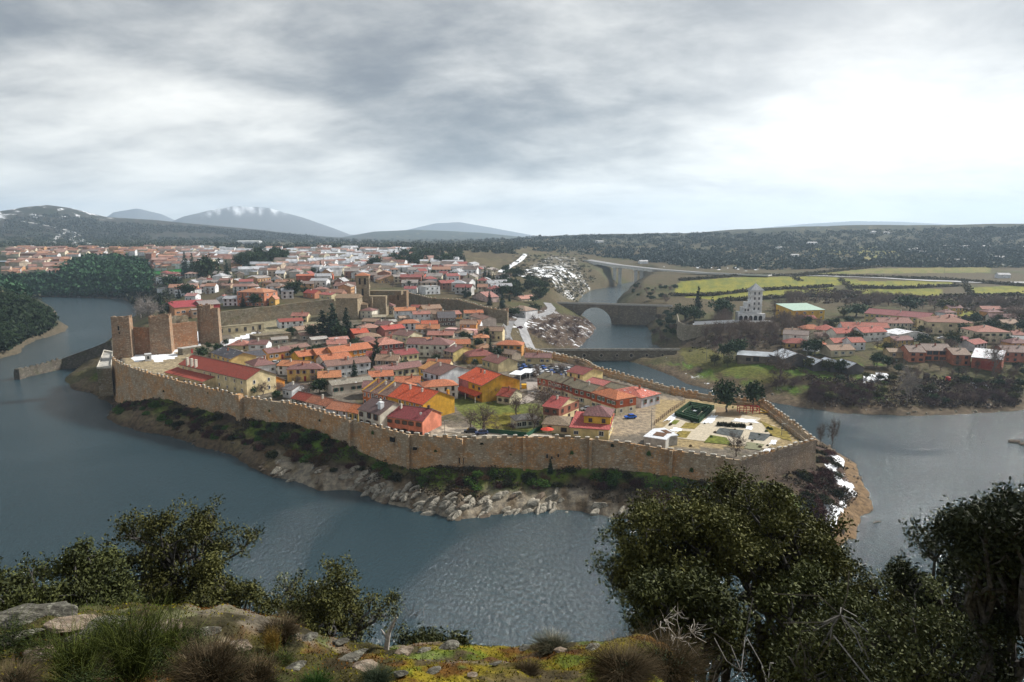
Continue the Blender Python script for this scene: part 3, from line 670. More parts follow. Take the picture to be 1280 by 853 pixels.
# ------------------------------------------------------------------ castle
ct = empty('castle', (0, 0, 0)); tag(ct, 'ruined brick and rubble castle front with three square towers at the left end of town', 'castle')
def tower(name, xl, xr, ytop, ztop, depth, ybase, mat, parent, top='jag', yaw=0.0, batter=.3):
    a = at(xl, ytop, ztop); c = at(xr, ytop, ztop); w = hypot(c[0] - a[0], c[1] - a[1]) * cos(yaw * .9); ang = atan2(c[1] - a[1], c[0] - a[0]) + yaw
    zb = min(gz(*a), gz(*c)) - 2
    b = MB(); Z = ztop
    lv = [0, .33, .66, 1]
    for k in range(3):
        z0, z1 = zb + (Z - zb) * lv[k], zb + (Z - zb) * lv[k + 1]
        o0, o1 = batter * (1 - lv[k]), batter * (1 - lv[k + 1])
        A = [(-o0, -o0), (w + o0, -o0), (w + o0, depth + o0), (-o0, depth + o0)]; B = [(-o1, -o1), (w + o1, -o1), (w + o1, depth + o1), (-o1, depth + o1)]
        for i in range(4):
            j = (i + 1) % 4; b.face([(A[i][0], A[i][1], z0 - Z), (A[j][0], A[j][1], z0 - Z), (B[j][0], B[j][1], z1 - Z), (B[i][0], B[i][1], z1 - Z)])
    b.face([(0, 0, 0), (w, 0, 0), (w, depth, 0), (0, depth, 0)])
    o = b.build(name, mat, parent, loc=(a[0], a[1], Z), rz=ang)
    # broken parapet
    q = MB(); t_ = .8; n = 7
    for (p0, p1, dx, dy) in (((0, 0), (w, 0), 0, 1), ((w, 0), (w, depth), -1, 0), ((w, depth), (0, depth), 0, -1), ((0, depth), (0, 0), 1, 0)):
        L = hypot(p1[0] - p0[0], p1[1] - p0[1]); m = max(3, int(L / 1.3))
        for i in range(m):
            h_ = R.uniform(.5, 1.9) if top == 'jag' else (1.2 if i % 2 == 0 else .5)
            f0, f1 = i / m, (i + 1) / m
            x0, y0 = p0[0] + (p1[0] - p0[0]) * f0, p0[1] + (p1[1] - p0[1]) * f0; x1, y1 = p0[0] + (p1[0] - p0[0]) * f1, p0[1] + (p1[1] - p0[1]) * f1
            q.prism([(x0, y0), (x1, y1), (x1 + dx * t_, y1 + dy * t_), (x0 + dx * t_, y0 + dy * t_)], -.05, [h_, h_ * R.uniform(.85, 1.15), h_, h_])
    q.build('parapet', mat, parent, loc=(a[0], a[1], Z), rz=ang)
    return a, c, ang, w
M_TBR = m_stone((.34, .15, .07), (.28, .15, .09), (.32, .24, .16), .9, 'brick_curtain')
ta = tower('left_tower_body', 138.5, 159.5, 400.5, 37, 7, 446, M_TOWER, ct, yaw=.30)
tbb = tower('middle_tower_body', 185.5, 209.5, 399, 36.5, 8, 443, M_TOWER, ct, yaw=.30)
tcc = tower('right_tower_body', 249, 271, 390, 37, 8, 430, M_TOWER, ct, yaw=.26)
tower('rear_turret', 246, 262, 385, 39, 6, 430, M_TOWER, ct, yaw=.1)
def curtain(p, q, zt0, yoff, mat, jag=.4, th=2):
    a, c = at(*p, zt0), at(*q, zt0); L = hypot(c[0] - a[0], c[1] - a[1]); ang = atan2(c[1] - a[1], c[0] - a[0]); b = MB(); n = max(3, int(L / 1.6)); z0 = min(gz(*a), gz(*c)) - 2 - zt0
    hs = [R.uniform(-jag, jag) for _ in range(n + 1)]
    for i in range(n):
        x0, x1 = L * i / n, L * (i + 1) / n
        b.prism([(x0, yoff), (x1, yoff), (x1, yoff + th), (x0, yoff + th)], z0, [hs[i], hs[i + 1], hs[i + 1], hs[i]])
    return b.build('curtain_wall', mat, ct, loc=(a[0], a[1], zt0), rz=ang)
curtain((157, 412), (189, 411), 32.0, 5, M_TBR)
curtain((205, 408), (252, 403), 32.4, 5, M_TBR, .2)
curtain((207, 400.5), (250, 395.5), 34.3, 10, M_WALLG, .5)
for (px_, py_, zc_, w_, h_, tw) in ((146.5, 410, 34.0, .7, 2.2, ta), (147.0, 417, 31, .5, 1, ta)):
    x = (px_ - 138.5) / 21 * tw[3]
    MB().box(x - w_ / 2, x + w_ / 2, -.12, .3, zc_ - 37 - h_, zc_ - 37).build('arrow_slit', M_HOLE, ct, loc=(tw[0][0], tw[0][1], 37), rz=tw[2])
# ------------------------------------------------------------------ church
ch = empty('church', (0, 0, 0)); tag(ch, 'medieval stone church with a square belfry and low tiled pyramid roof', 'church')
M_TERRA = m_roof((.46, .17, .08)); M_TANR = m_roof((.30, .21, .13))
a = at(444.5, 345, 51); c = at(460.5, 345, 51); w = hypot(c[0] - a[0], c[1] - a[1]); zb = gz(*a) - 2
chb = MB(); dp = w
chb.box(0, w, 0, dp, zb - 51, 0); chb.build('tower', M_CHURCH, ch, loc=(a[0], a[1], 51), rz=.12)
for zz in (-.35, -8.2, -15): MB().box(-.25, w + .25, -.25, dp + .25, zz, zz + .35).build('cornice', M_CHURCH, ch, loc=(a[0], a[1], 51), rz=.12)
rf = MB(); o_ = .7; A_ = [(-o_, -o_), (w + o_, -o_), (w + o_, dp + o_), (-o_, dp + o_)]
for i in range(4): rf.face([(*A_[i], 0.05), (*A_[(i + 1) % 4], 0.05), (w / 2, dp / 2, 2.3)], 0, [(0, 0), (9, 0), (4.5, 5)])
rf.face([(*p, 0.05) for p in A_[::-1]]); rf.build('roof', M_TERRA, ch, loc=(a[0], a[1], 51), rz=.12)
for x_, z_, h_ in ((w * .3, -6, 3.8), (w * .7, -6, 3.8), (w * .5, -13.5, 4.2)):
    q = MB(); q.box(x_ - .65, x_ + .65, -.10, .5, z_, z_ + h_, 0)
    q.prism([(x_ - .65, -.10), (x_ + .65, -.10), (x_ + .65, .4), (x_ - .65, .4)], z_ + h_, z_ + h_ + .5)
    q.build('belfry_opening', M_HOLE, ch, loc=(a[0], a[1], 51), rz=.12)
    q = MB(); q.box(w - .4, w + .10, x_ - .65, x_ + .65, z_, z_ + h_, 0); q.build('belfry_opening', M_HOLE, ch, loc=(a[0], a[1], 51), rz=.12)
def cblock(xl, xr, ytop, ztop, dep, name, mat, roof=None, rise=2.0, yaw=0.0, parent=None, hip=False):
    parent = parent or ch
    a = at(xl, ytop, ztop); c = at(xr, ytop, ztop); w = hypot(c[0] - a[0], c[1] - a[1]); ang = atan2(c[1] - a[1], c[0] - a[0]) + yaw; z0 = min(gz(*a), gz(*c)) - 3 - ztop
    MB().box(0, w, 0, dep, z0, 0).build(name, mat, parent, loc=(a[0], a[1], ztop), rz=ang)
    if roof:
        q = MB(); o = .5
        if hip: q2 = [(-o, -o), (w + o, -o), (w + o, dep + o), (-o, dep + o)]; [q.face([(*q2[i], .05), (*q2[(i + 1) % 4], .05), (w / 2, dep / 2, rise)], 0, [(0, 0), (w, 0), (w / 2, dep / 2)]) for i in range(4)]
        else:
            q.face([(-o, -o, .05), (w + o, -o, .05), (w + o, dep / 2, rise), (-o, dep / 2, rise)], 0, [(0, 0), (w, 0), (w, dep / 2), (0, dep / 2)])
            q.face([(w + o, dep + o, .05), (-o, dep + o, .05), (-o, dep / 2, rise), (w + o, dep / 2, rise)], 0, [(0, 0), (w, 0), (w, dep / 2), (0, dep / 2)])
            q.face([(-o, -o, .04), (-o, dep / 2, rise - .02), (-o, dep + o, .04)]); q.face([(w + o, -o, .04), (w + o, dep + o, .04), (w + o, dep / 2, rise - .02)])
        q.build('roof', roof, parent, loc=(a[0], a[1], ztop), rz=ang)
    return a, ang, w
cblock(419, 447, 373, 37, 12, 'nave', M_CHURCH, M_TANR, 2.5, -.05)
cblock(436, 459, 381, 32, 9, 'chapel', M_CHURCH, M_TANR, 1.8, .05, hip=True)
cblock(459, 482, 370.5, 37, 12, 'apse', M_CHURCH)
cb = cblock(482, 508, 364, 38.5, 10, 'ruined_nave', m_stone((.30, .15, .09), (.28, .2, .12), (.33, .27, .18), .8, 'red_rubble'))
MB().box(8.5, 9.3, -.1, .5, -6.5, -2.5).build('narrow_window', M_HOLE, ch, loc=(cb[0][0], cb[0][1], 38.5), rz=cb[1])
MB().box(-.3, .9, -.9, .5, -16, -.5).build('buttress', M_CHURCH, ch, loc=(*at(464, 371, 37), 37), rz=0)
for x_ in (424, 429.5, 441, 449):
    p_ = at(x_, 383, 31); MB().box(-.35, .35, -.5, .5, -1.3, 1.3).build('narrow_window', M_HOLE, ch, loc=(p_[0], p_[1] - .6, 31))
MB().box(0, 22, 0, 9, -3, 0).build('upper_wall', M_WALLG, ch, loc=(*at(462, 362, 41), 40), rz=0.0)

# ------------------------------------------------------------------ houses
WM = {}
def win_mesh(w, h, frame, glass=None, lintel=None, shut=None):
    k = (w, h, frame.name, (glass or M_GLASS).name, shut.name if shut else '')
    if k in WM: return WM[k]
    b = MB(); f = .13; o = -.07
    b.box(-w / 2 - f, w / 2 + f, o, .02, h, h + f, 0); b.box(-w / 2 - f, w / 2 + f, o - .06, .02, -f, 0, 0)
    b.box(-w / 2 - f, -w / 2, o, .02, 0, h, 0); b.box(w / 2, w / 2 + f, o, .02, 0, h, 0)
    b.box(-w / 2, w / 2, -.03, .02, 0, h, 1)
    if w > 1.0: b.box(-.035, .035, -.05, .0, 0, h, 0)
    if shut:
        for s in (-1, 1): b.box(min(s * (w / 2 + f), s * (w / 2 + f + w * .42)), max(s * (w / 2 + f), s * (w / 2 + f + w * .42)), -.10, -.02, -.02, h + .02, 2)
    WM[k] = b.mesh('window', [frame, glass or M_GLASS] + ([shut] if shut else [])); return WM[k]
def door_mesh(w, h, mat):
    k = ('d', w, h, mat.name)
    if k in WM: return WM[k]
    b = MB(); b.box(-w / 2, w / 2, -.06, .02, 0, h, 0); b.box(-w / 2 - .1, w / 2 + .1, -.09, .02, h, h + .12, 0); WM[k] = b.mesh('door', mat); return WM[k]
CHM = {}
def chimney(roof_o, x, y, z, h=1.5, mat=None, w=.7):
    k = (h, w, (mat or M_CAP).name)
    if k not in CHM:
        b = MB(); b.box(-w / 2, w / 2, -w / 2, w / 2, -1.0, h); b.box(-w / 2 - .1, w / 2 + .1, -w / 2 - .1, w / 2 + .1, h, h + .15); b.box(-w / 2 + .12, w / 2 - .12, -w / 2 + .12, w / 2 - .12, h + .15, h + .35)
        CHM[k] = b.mesh('chimney', mat or M_CAP)
    return link('chimney', CHM[k], roof_o, (x, y, z))
def roof_mesh(L, D, rise, kind, ridge, over, mat, edge):
    """roof over a L x D rectangle, eaves at z = 0"""
    b = MB(); o = over; T = .22; sl = rise / (D / 2) if ridge == 'x' else rise / (L / 2); dz = -sl * o * .0
    x0, x1, y0, y1 = -o, L + o, -o, D + o
    if kind == 'flat':
        b.box(-.15, L + .15, -.15, D + .15, 0.02, .3, 0); return b
    if kind == 'shed':
        b.face([(x0, y0, .05), (x1, y0, .05), (x1, y1, rise), (x0, y1, rise)], 0, [(x0, y0), (x1, y0), (x1, y1), (x0, y1)])
        b.face([(x0, y1, rise - T), (x1, y1, rise - T), (x1, y0, .05 - T), (x0, y0, .05 - T)], 1)
        for q in ([(x0, y0), (x1, y0)], [(x1, y0), (x1, y1)], [(x1, y1), (x0, y1)], [(x0, y1), (x0, y0)]):
            zz = [(.05 if p[1] == y0 else rise) for p in q]; b.face([(*q[0], zz[0] - T), (*q[1], zz[1] - T), (*q[1], zz[1]), (*q[0], zz[0])], 1)
        return b
    if kind == 'hip':
        if ridge == 'x': i = min(D / 2, L / 2 - .3); r0, r1 = (i, D / 2), (L - i, D / 2)
        else: i = min(L / 2, D / 2 - .3); r0, r1 = (L / 2, i), (L / 2, D - i)
        Z = rise
        c4 = [(x0, y0), (x1, y0), (x1, y1), (x0, y1)]
        if ridge == 'x':
            b.face([(x0, y0, 0), (x1, y0, 0), (*r1, Z), (*r0, Z)], 0, [(x0, 0), (x1, 0), (r1[0], D / 2), (r0[0], D / 2)])
            b.face([(x1, y1, 0), (x0, y1, 0), (*r0, Z), (*r1, Z)], 0, [(x1, 0), (x0, 0), (r0[0], D / 2), (r1[0], D / 2)])
            b.face([(x1, y0, 0), (x1, y1, 0), (*r1, Z)], 0, [(y0, 0), (y1, 0), (D / 2, i)]); b.face([(x0, y1, 0), (x0, y0, 0), (*r0, Z)], 0, [(y1, 0), (y0, 0), (D / 2, i)])
        else:
            b.face([(x1, y0, 0), (x1, y1, 0), (*r1, Z), (*r0, Z)], 0, [(y0, 0), (y1, 0), (r1[1], L / 2), (r0[1], L / 2)])
            b.face([(x0, y1, 0), (x0, y0, 0), (*r0, Z), (*r1, Z)], 0, [(y1, 0), (y0, 0), (r0[1], L / 2), (r1[1], L / 2)])
            b.face([(x0, y0, 0), (x1, y0, 0), (*r0, Z)], 0, [(x0, 0), (x1, 0), (L / 2, i)]); b.face([(x1, y1, 0), (x0, y1, 0), (*r1, Z)], 0, [(x1, 0), (x0, 0), (L / 2, i)])
        for k in range(4):
            p, q = c4[k], c4[(k + 1) % 4]; b.face([(*p, -T), (*q, -T), (*q, 0), (*p, 0)], 1)
        b.face([(*p, -T) for p in c4[::-1]], 1)
        return b
    # gable
    if ridge == 'x': mk = lambda u, v, z: (u, v, z); U0, U1, V0, V1, VM = x0, x1, y0, y1, D / 2
    else: mk = lambda u, v, z: (v, u, z); U0, U1, V0, V1, VM = y0, y1, x0, x1, L / 2
    ze = 0.04 - sl * o * .9
    fl = ridge != 'x'
    def F(pts, mi, uv=None):
        b.face(pts[::-1] if fl else pts, mi, (uv[::-1] if (uv and fl) else uv))
    F([mk(U0, V0, ze), mk(U1, V0, ze), mk(U1, VM, rise), mk(U0, VM, rise)], 0, [(U0, 0), (U1, 0), (U1, VM), (U0, VM)])
    F([mk(U1, V1, ze), mk(U0, V1, ze), mk(U0, VM, rise), mk(U1, VM, rise)], 0, [(U1, 0), (U0, 0), (U0, VM), (U1, VM)])
    F([mk(U1, V0, ze - T), mk(U0, V0, ze - T), mk(U0, VM, rise - T), mk(U1, VM, rise - T)], 1)
    F([mk(U0, V1, ze - T), mk(U1, V1, ze - T), mk(U1, VM, rise - T), mk(U0, VM, rise - T)], 1)
    F([mk(U0, V0, ze - T), mk(U1, V0, ze - T), mk(U1, V0, ze), mk(U0, V0, ze)], 1); F([mk(U1, V1, ze - T), mk(U0, V1, ze - T), mk(U0, V1, ze), mk(U1, V1, ze)], 1)
    for U, s in ((U0, 1), (U1, -1)):
        for V, in ((V0,), (V1,)):
            q = [mk(U, V, ze - T), mk(U, V, ze), mk(U, VM, rise), mk(U, VM, rise - T)]; F(q if (s > 0) == (V == V0) else q[::-1], 1)
    # ridge cap
    F([mk(U0, VM - .22, rise - sl * .2 + .10), mk(U1, VM - .22, rise - sl * .2 + .10), mk(U1, VM, rise + .14), mk(U0, VM, rise + .14)], 1)
    F([mk(U1, VM + .22, rise - sl * .2 + .10), mk(U0, VM + .22, rise - sl * .2 + .10), mk(U0, VM, rise + .14), mk(U1, VM, rise + .14)], 1)
    return b
def body_mesh(L, D, h, rise, kind, ridge, found=3.0):
    b = MB()
    def wall(p, q, top=None, zt=(0, 0)):
        pts = [(*p, -found), (*q, -found), (*q, h + zt[1])]
        if top: pts.append(top)
        pts.append((*p, h + zt[0])); b.face(pts)
    g = kind == 'gable'
    zr = rise - .2
    if kind == 'shed': zb = rise - .3; wall((0, 0), (L, 0)); wall((L, 0), (L, D), None, (0, zb)); wall((L, D), (0, D), None, (zb, zb)); wall((0, D), (0, 0), None, (zb, 0)); return b
    wall((0, 0), (L, 0), (L / 2, 0, h + zr) if g and ridge == 'y' else None); wall((L, 0), (L, D), (L, D / 2, h + zr) if g and ridge == 'x' else None)
    wall((L, D), (0, D), (L / 2, D, h + zr) if g and ridge == 'y' else None); wall((0, D), (0, 0), (0, D / 2, h + zr) if g and ridge == 'x' else None)
    b.face([(0, 0, h - .02), (L, 0, h - .02), (L, D, h - .02), (0, D, h - .02)])
    return b
AER = []
def aerial_mesh():
    if not AER:
        b = MB(); b.tube((0, 0, 0), (0, 0, 2.4), .035, .03, 4); b.tube((-.7, 0, 2.2), (.7, 0, 2.2), .02, .02, 4)
        for k in range(5): b.tube((-.6 + .3 * k, -.35, 2.2), (-.6 + .3 * k, .35, 2.2), .015, .015, 4)
        AER.append(b.mesh('aerial', m_flat((.25, .25, .25), .5, 'aerial_metal')))
    return AER[0]
def block(root, ox, oy, L, D, h, rise, wallm, roofm, kind='gable', ridge='x', over=.4, fw=(0, 1), sw=0, ww=(.95, 1.25), frame=None, door=None, chim=0, oz=0, edge=None, wname='wall', rname='roof', glass=None, found=3.0, upper=None, side_upper=True):
    w_ = body_mesh(L, D, h, rise, kind, ridge, found).build(wname, wallm, root, loc=(ox, oy, oz))
    r_ = roof_mesh(L, D, rise, kind, ridge, over, roofm, edge).build(rname, [roofm, edge or m_flat((.20, .14, .11), .8, 'eaves')], root, loc=(ox, oy, oz + h))
    frame = frame or M_WHITE
    if upper:   # upper storey in another colour, standing 6 cm proud
        um, zsplit = upper; b = MB(); e = .06
        b.box(-e, L + e, -e, D + e, zsplit, h - .05); b.build('upper_storey', um, root, loc=(ox, oy, oz))
    off = .07 if upper else .01
    shut = R.choice([None, None, None, m_flat((.10, .06, .04), .8, 'dark_shutter'), m_flat((.08, .16, .11), .8, 'green_shutters'), m_flat((.30, .31, .30), .8, 'grey_shutter')]) if ww[0] < 1.3 else None
    n, rows = fw
    sh = h / max(rows, 1)
    for r in range(rows):
        for i in range(n):
            if door and r == 0 and i == n // 2: continue
            if n > 2 and R.random() < .1: continue
            zz = oz + r * sh + (sh - ww[1]) * .52
            o_ = off if (upper and zz + ww[1] > oz + upper[1]) else .01
            link('window', win_mesh(*ww, frame, glass, None, shut), root, (ox + L * (i + .5 + (R.uniform(-.12, .12) if n > 2 else 0)) / n, oy - o_, zz), None, (R.choice([.8, 1, 1, 1.15]), 1, R.choice([.85, 1, 1, 1.2])))
    if door: link('door', door_mesh(1.0, 2.1, door), root, (ox + L * (n // 2 + .5) / max(n, 1), oy - .01, oz + .05))
    for r in range(rows if sw else 0):
        for i in range(sw):
            zz = oz + r * sh + (sh - ww[1]) * .52; yy = oy + D * (i + .5) / sw; o_ = off if (upper and zz + ww[1] > oz + upper[1]) else .01
            link('window', win_mesh(*ww, frame, glass), root, (ox + L + o_, yy, zz), pi / 2)
            link('window', win_mesh(*ww, frame, glass), root, (ox - o_, yy, zz), -pi / 2)
    for k in range(chim):
        fx_ = R.uniform(.15, .85)
        if kind == 'flat': cx_, cy_, cz_ = L * fx_, D * .5, .2
        elif ridge == 'x': cx_, cy_, cz_ = L * (.25 + .5 * fx_), D * .5 - D * .14, rise * .72
        else: cx_, cy_, cz_ = L * .5 - L * .14, D * (.25 + .5 * fx_), rise * .72
        chimney(r_, cx_, cy_, cz_, R.choice([1.0, 1.3]), R.choice([M_CAP, M_CAP, m_flat((.32, .12, .07), .9, 'brick_chimney')]), .6)
    if chim and kind != 'flat' and R.random() < .45: link('aerial', aerial_mesh(), r_, (L * R.uniform(.25, .75), D * .5, rise - .3) if ridge == 'x' else (L * .5, D * R.uniform(.3, .7), rise - .3), R.uniform(0, 3))
    return w_, r_
FOOT = []
def frame_of(x1, y1, x2, y2, h, zg=None):
    if zg is None:
        zg = 14.0
        for _ in range(8):
            a = at(x1, y1, zg + h); c = at(x2, y2, zg + h); zg = (gz(*a) + gz(*c)) / 2
    a = at(x1, y1, zg + h); c = at(x2, y2, zg + h)
    return a, atan2(c[1] - a[1], c[0] - a[0]), hypot(c[0] - a[0], c[1] - a[1]), zg
def house(label, x1, y1, x2, y2, D, h, rise, wc, rc, kind='gable', ridge='x', fw=(4, 2), sw=0, snow=0, chim=1, group=None, cat='house', name='house', zg=None, **kw):
    a, ang, L, zg = frame_of(x1, y1, x2, y2, h, zg)
    root = empty(name, (a[0], a[1], zg), ang); tag(root, label, cat, group); FOOT.append((a[0], a[1], ang, L, D))
    wallm = wc if hasattr(wc, 'name') else m_plaster(wc); roofm = rc if hasattr(rc, 'name') else m_roof(rc, snow)
    if 'upper' in kw and kw['upper'] and not hasattr(kw['upper'][0], 'name'): kw['upper'] = (m_plaster(kw['upper'][0]), kw['upper'][1])
    block(root, 0, 0, L, D, h, rise, wallm, roofm, kind, ridge, fw=fw, sw=sw, chim=chim, **kw)
    return root, L
FOOT_ = 0
RD, RB, RT, RP, RS, RN, RK, RG = (.36, .065, .038), (.66, .10, .03), (.50, .17, .08), (.24, .12, .11), (.075, .075, .09), (.34, .22, .15), (.48, .14, .13), (.20, .17, .11)
CR, WH, YO, OR, SA, PA, BR, YE = (.72, .60, .36), (.74, .76, .80), (.64, .36, .04), (.64, .26, .05), (.68, .24, .15), (.70, .66, .56), (.30, .12, .08), (.74, .55, .20)
M_REDDOOR = m_flat((.28, .03, .03), .6, 'red_door'); M_PURPLE = m_flat((.22, .10, .10), .8, 'red_trim'); M_GREEN = m_flat((.05, .22, .16), .6, 'green_shutter')
# ------------------------------------------------------------------ houses inside the walls, front to back
H_ = house
r, L = H_('long cream building with dark red roof standing on the wall below the castle', 224, 455, 308, 474.5, 13, 6.6, 3.2, CR, RD, fw=(9, 2), sw=2, chim=0, ww=(.8, 1.3))
block(r, -2.5, -5.2, L * .60, 5.2, 3.4, 1.4, m_plaster(CR), m_roof(RD), 'shed', fw=(7, 1), ww=(.7, 1.1), wname='annex_wall', rname='annex_roof')
link('door', door_mesh(2.2, 2.6, M_REDDOOR), r, (L * .60 - 2.6 - 1.5, -5.22, 0))
rf_ = [c for c in r.children if c.name.startswith('roof')][0]
for i in range(3): chimney(rf_, 7 + i * 3.6, .3, .9, 2.3, m_plaster(PA), 1.0)
H_('small orange house with dark red roof at the end of the long cream building', 319, 476, 334, 478.8, 8.5, 3.6, 2.2, OR, RD, fw=(3, 1), door=M_BROWN)
H_('ochre house with dark slate roof behind the long red roofed building', 264, 440.5, 288, 448.5, 12, 5.6, 2.2, (.66, .48, .20), RS, fw=(4, 2), snow=.25)
H_('white house with dark slate roof right of the ochre slate roofed house', 290, 449.5, 332, 443.5, 9, 4.4, 2.0, WH, RS, fw=(5, 1), snow=.2)
H_('white hip roofed house with purplish roof below the slate roofs', 318, 458, 344.5, 455, 13, 4.6, 2.6, WH, RP, 'hip', fw=(3, 1), sw=3)
H_('orange house with a red door left of the bright orange corner house', 335, 441.6, 363, 438, 8, 3.8, 1.8, (.62, .30, .09), RP, fw=(4, 1), door=M_REDDOOR)
H_('long low house with weathered brown roof beneath the dark conifers', 361, 436.5, 387, 432.5, 6, 2.8, 1.4, (.5, .42, .25), (.26, .15, .12), fw=(3, 1), chim=0)
H_('yellow and orange corner house with terracotta roof and white left gable', 374, 446, 396, 443.3, 9, 4.8, 2.0, YO, RT, fw=(2, 2), frame=M_BROWN)
H_('orange house with snow dusted porch left of the long orange terrace', 396.5, 443.4, 416, 441.2, 9, 5, 2.2, OR, RT, fw=(2, 2), snow=.15, chim=0)
r, L = H_('long orange terrace with terracotta roof and white framed windows', 416.5, 441.3, 465, 434.6, 9, 5.4, 2.4, (.62, .25, .04), RT, fw=(8, 2), ww=(1.2, 1.5), chim=2)
H_('cream two storey house with red framed balconies left of the white long house', 358.6, 462, 403, 461, 8, 5.4, 1.8, YE, RP, 'hip', fw=(5, 2), frame=m_flat((.35, .08, .06), .7, 'red_frame'), door=M_REDDOOR)
H_('white two storey long house with brown roof behind the small spruces', 409, 458, 463, 452, 7, 5.6, 1.9, WH, (.26, .15, .12), fw=(7, 2), chim=2)
H_('low white house with rough lichen grey roof and green shutters', 415.5, 481.8, 466, 475.5, 8, 4.2, 1.3, PA, (.30, .27, .22), fw=(7, 1), frame=M_GREEN, snow=.18, chim=1)
H_('small white house with grey roof by the left garden yard', 353, 485.5, 364.5, 487.5, 9, 3.6, 1.6, WH, (.19, .17, .17), fw=(3, 1))
H_('dark walled cottage with dark red roof, leftmost of the row on the wall', 364.8, 497.3, 381.6, 501, 7, 3.0, 1.9, (.10, .08, .08), RD, fw=(3, 1), chim=0)
H_('white cottage with mottled orange tile roof in the row on the wall', 382.2, 501.5, 408, 507.4, 7, 3.0, 1.9, WH, (.46, .17, .09), fw=(4, 1), chim=1)
H_('cottage with pale orange tile roof and blue white wall in the row on the wall', 408.5, 510.2, 434, 514.2, 7.5, 2.8, 2.0, (.45, .55, .72), (.56, .22, .12), fw=(3, 1), chim=0)
H_('yellow cottage with bright orange tile roof at the right end of the cottage row', 434.5, 513.8, 447.5, 516.8, 7.5, 3.0, 2.0, (.70, .52, .18), (.60, .19, .07), fw=(2, 1), chim=0)
r, L = H_('white house with brown roof and skylights left of the salmon pink house', 448, 511, 474.5, 518, 13, 6.0, 2.9, PA, (.16, .10, .095), fw=(3, 2), ww=(1.0, 1.7), frame=M_BROWN)
rf_ = [c for c in r.children if c.name.startswith('roof')][0]
for xx in (.45, .62): MB().box(0, 1.5, 0, 1.1, 0, .12).build('skylight', M_SNOW, rf_, loc=(L * xx, 3.4, 1.75))
chimney(rf_, L * .78, 2.6, 1.2, 1.8, m_plaster(WH), 1.5)
r, L = H_('salmon pink house with dark red roof rising directly behind the town wall', 474.8, 518.8, 528, 526.2, 11.5, 6.0, 2.7, SA, (.27, .05, .055), fw=(6, 2), ww=(1.0, 1.2), frame=M_BROWN)
rf_ = [c for c in r.children if c.name.startswith('roof')][0]
chimney(rf_, L * .93, 5.7, 2.5, .9, m_flat((.10, .06, .05), .9, 'dark_chimney'), .7); 
b = MB(); b.tube((0, 0, 0), (0, 0, .5), .04, .04, 6); b.tube((0, -.06, .6), (0, -.14, .62), .5, .42, 12); b.build('satellite_dish', M_WHITE, rf_, loc=(L * .88, 2.2, 1.1))
r, L = H_('yellow gabled house with bright scarlet roof behind the salmon pink house', 484, 494.5, 528.3, 505.4, 15, 6.0, 3.4, YO, RB, fw=(7, 2), frame=M_WHITE, chim=2)
rf_ = [c for c in r.children if c.name.startswith('roof')][0]; chimney(rf_, L - .6, 12.5, 1.0, 1.6, m_plaster(YO), .8)
for i, lb in enumerate(('first and leftmost orange terrace house with brown roof left of the scarlet roof', 'middle orange terrace house with brown roof and yellow party wall', 'third orange terrace house with brown roof touching the scarlet roofed house')):
    x1 = 453.5 + i * 10.0; y1 = 487.8 + i * 2.25
    r, L = H_(lb, x1, y1, x1 + 9.7, y1 + 2.2, 15, 6.0 - .02 * i, 3.2, (.55, .17, .04), (.25, .15, .12), fw=(2, 2), chim=1)
    b = MB(); o = .25
    b.face([(-.25, -.3, 6.1), (.25, -.3, 6.1), (.25, 7.5, 9.55), (-.25, 7.5, 9.55)]); b.face([(-.25, -.3, 5.4), (.25, -.3, 5.4), (.25, -.3, 6.1), (-.25, -.3, 6.1)])
    b.face([(-.25, 15, 6.2), (-.25, 7.5, 9.55), (.25, 7.5, 9.55), (.25, 15, 6.2)]); b.face([(.25, -.3, 5.6), (.25, 7.5, 9.0), (.25, 7.5, 9.55), (.25, -.3, 6.1)]); b.build('party_wall_coping', m_plaster(YO), r)
H_('long low cream house with purplish roof and five dark windows facing the garden', 472, 465, 528, 457.4, 7, 3.7, 1.9, (.76, .66, .42), (.26, .13, .12), fw=(7, 1), frame=M_BROWN, chim=2)
r, L = H_('white three storey house with brown roofs and red balcony bands', 529, 463.7, 549.8, 469, 17, 6.4, 2.6, (.72, .76, .84), (.20, .10, .085), fw=(3, 2), ww=(1.3, 1.4), frame=M_BROWN, chim=1, kind='gable')
for zz in (3.0, .1): MB().box(.2, L - .2, -1.1, -.02, zz, zz + .25).build('balcony', M_PURPLE, r); 
for zz in (3.25,): 
    q = MB()
    for i in range(12): q.box(.3 + i * (L - .6) / 11 - .03, .3 + i * (L - .6) / 11 + .03, -1.08, -1.02, zz, zz + .8)
    q.box(.2, L - .2, -1.1, -1.0, zz + .8, zz + .88); q.build('balcony_railing', M_BROWN, r)
H_('yellow and orange house end with tawny roof left of the white balcony house', 523.5, 460, 531, 461.5, 14, 5.4, 2.2, YO, (.52, .25, .08), fw=(1, 2), chim=0)
r, L = H_('orange house with bright red roof and pink left wall beside the bare tree', 573.7, 472, 602.6, 481.8, 17.5, 6.6, 3.4, YO, RB, fw=(4, 2), ww=(1.3, 1.1), frame=M_BROWN, chim=2, snow=.12)
b = MB(); b.face([(L * .1, -3.0, 2.6), (L, -3.0, 2.6), (L, -.05, 3.6), (L * .1, -.05, 3.6)], 0, [(0, 0), (L, 0), (L, 3), (0, 3)]); b.face([(L, -3, 2.45), (L * .1, -3, 2.45), (L * .1, -.05, 3.45), (L, -.05, 3.45)]); b.build('porch_roof', m_roof(RB), r)
[MB().box(L * f - .12, L * f + .12, -2.9, -2.66, -2, 2.5).build('porch_post', M_WHITE, r) for f in (.12, .55, .97)]
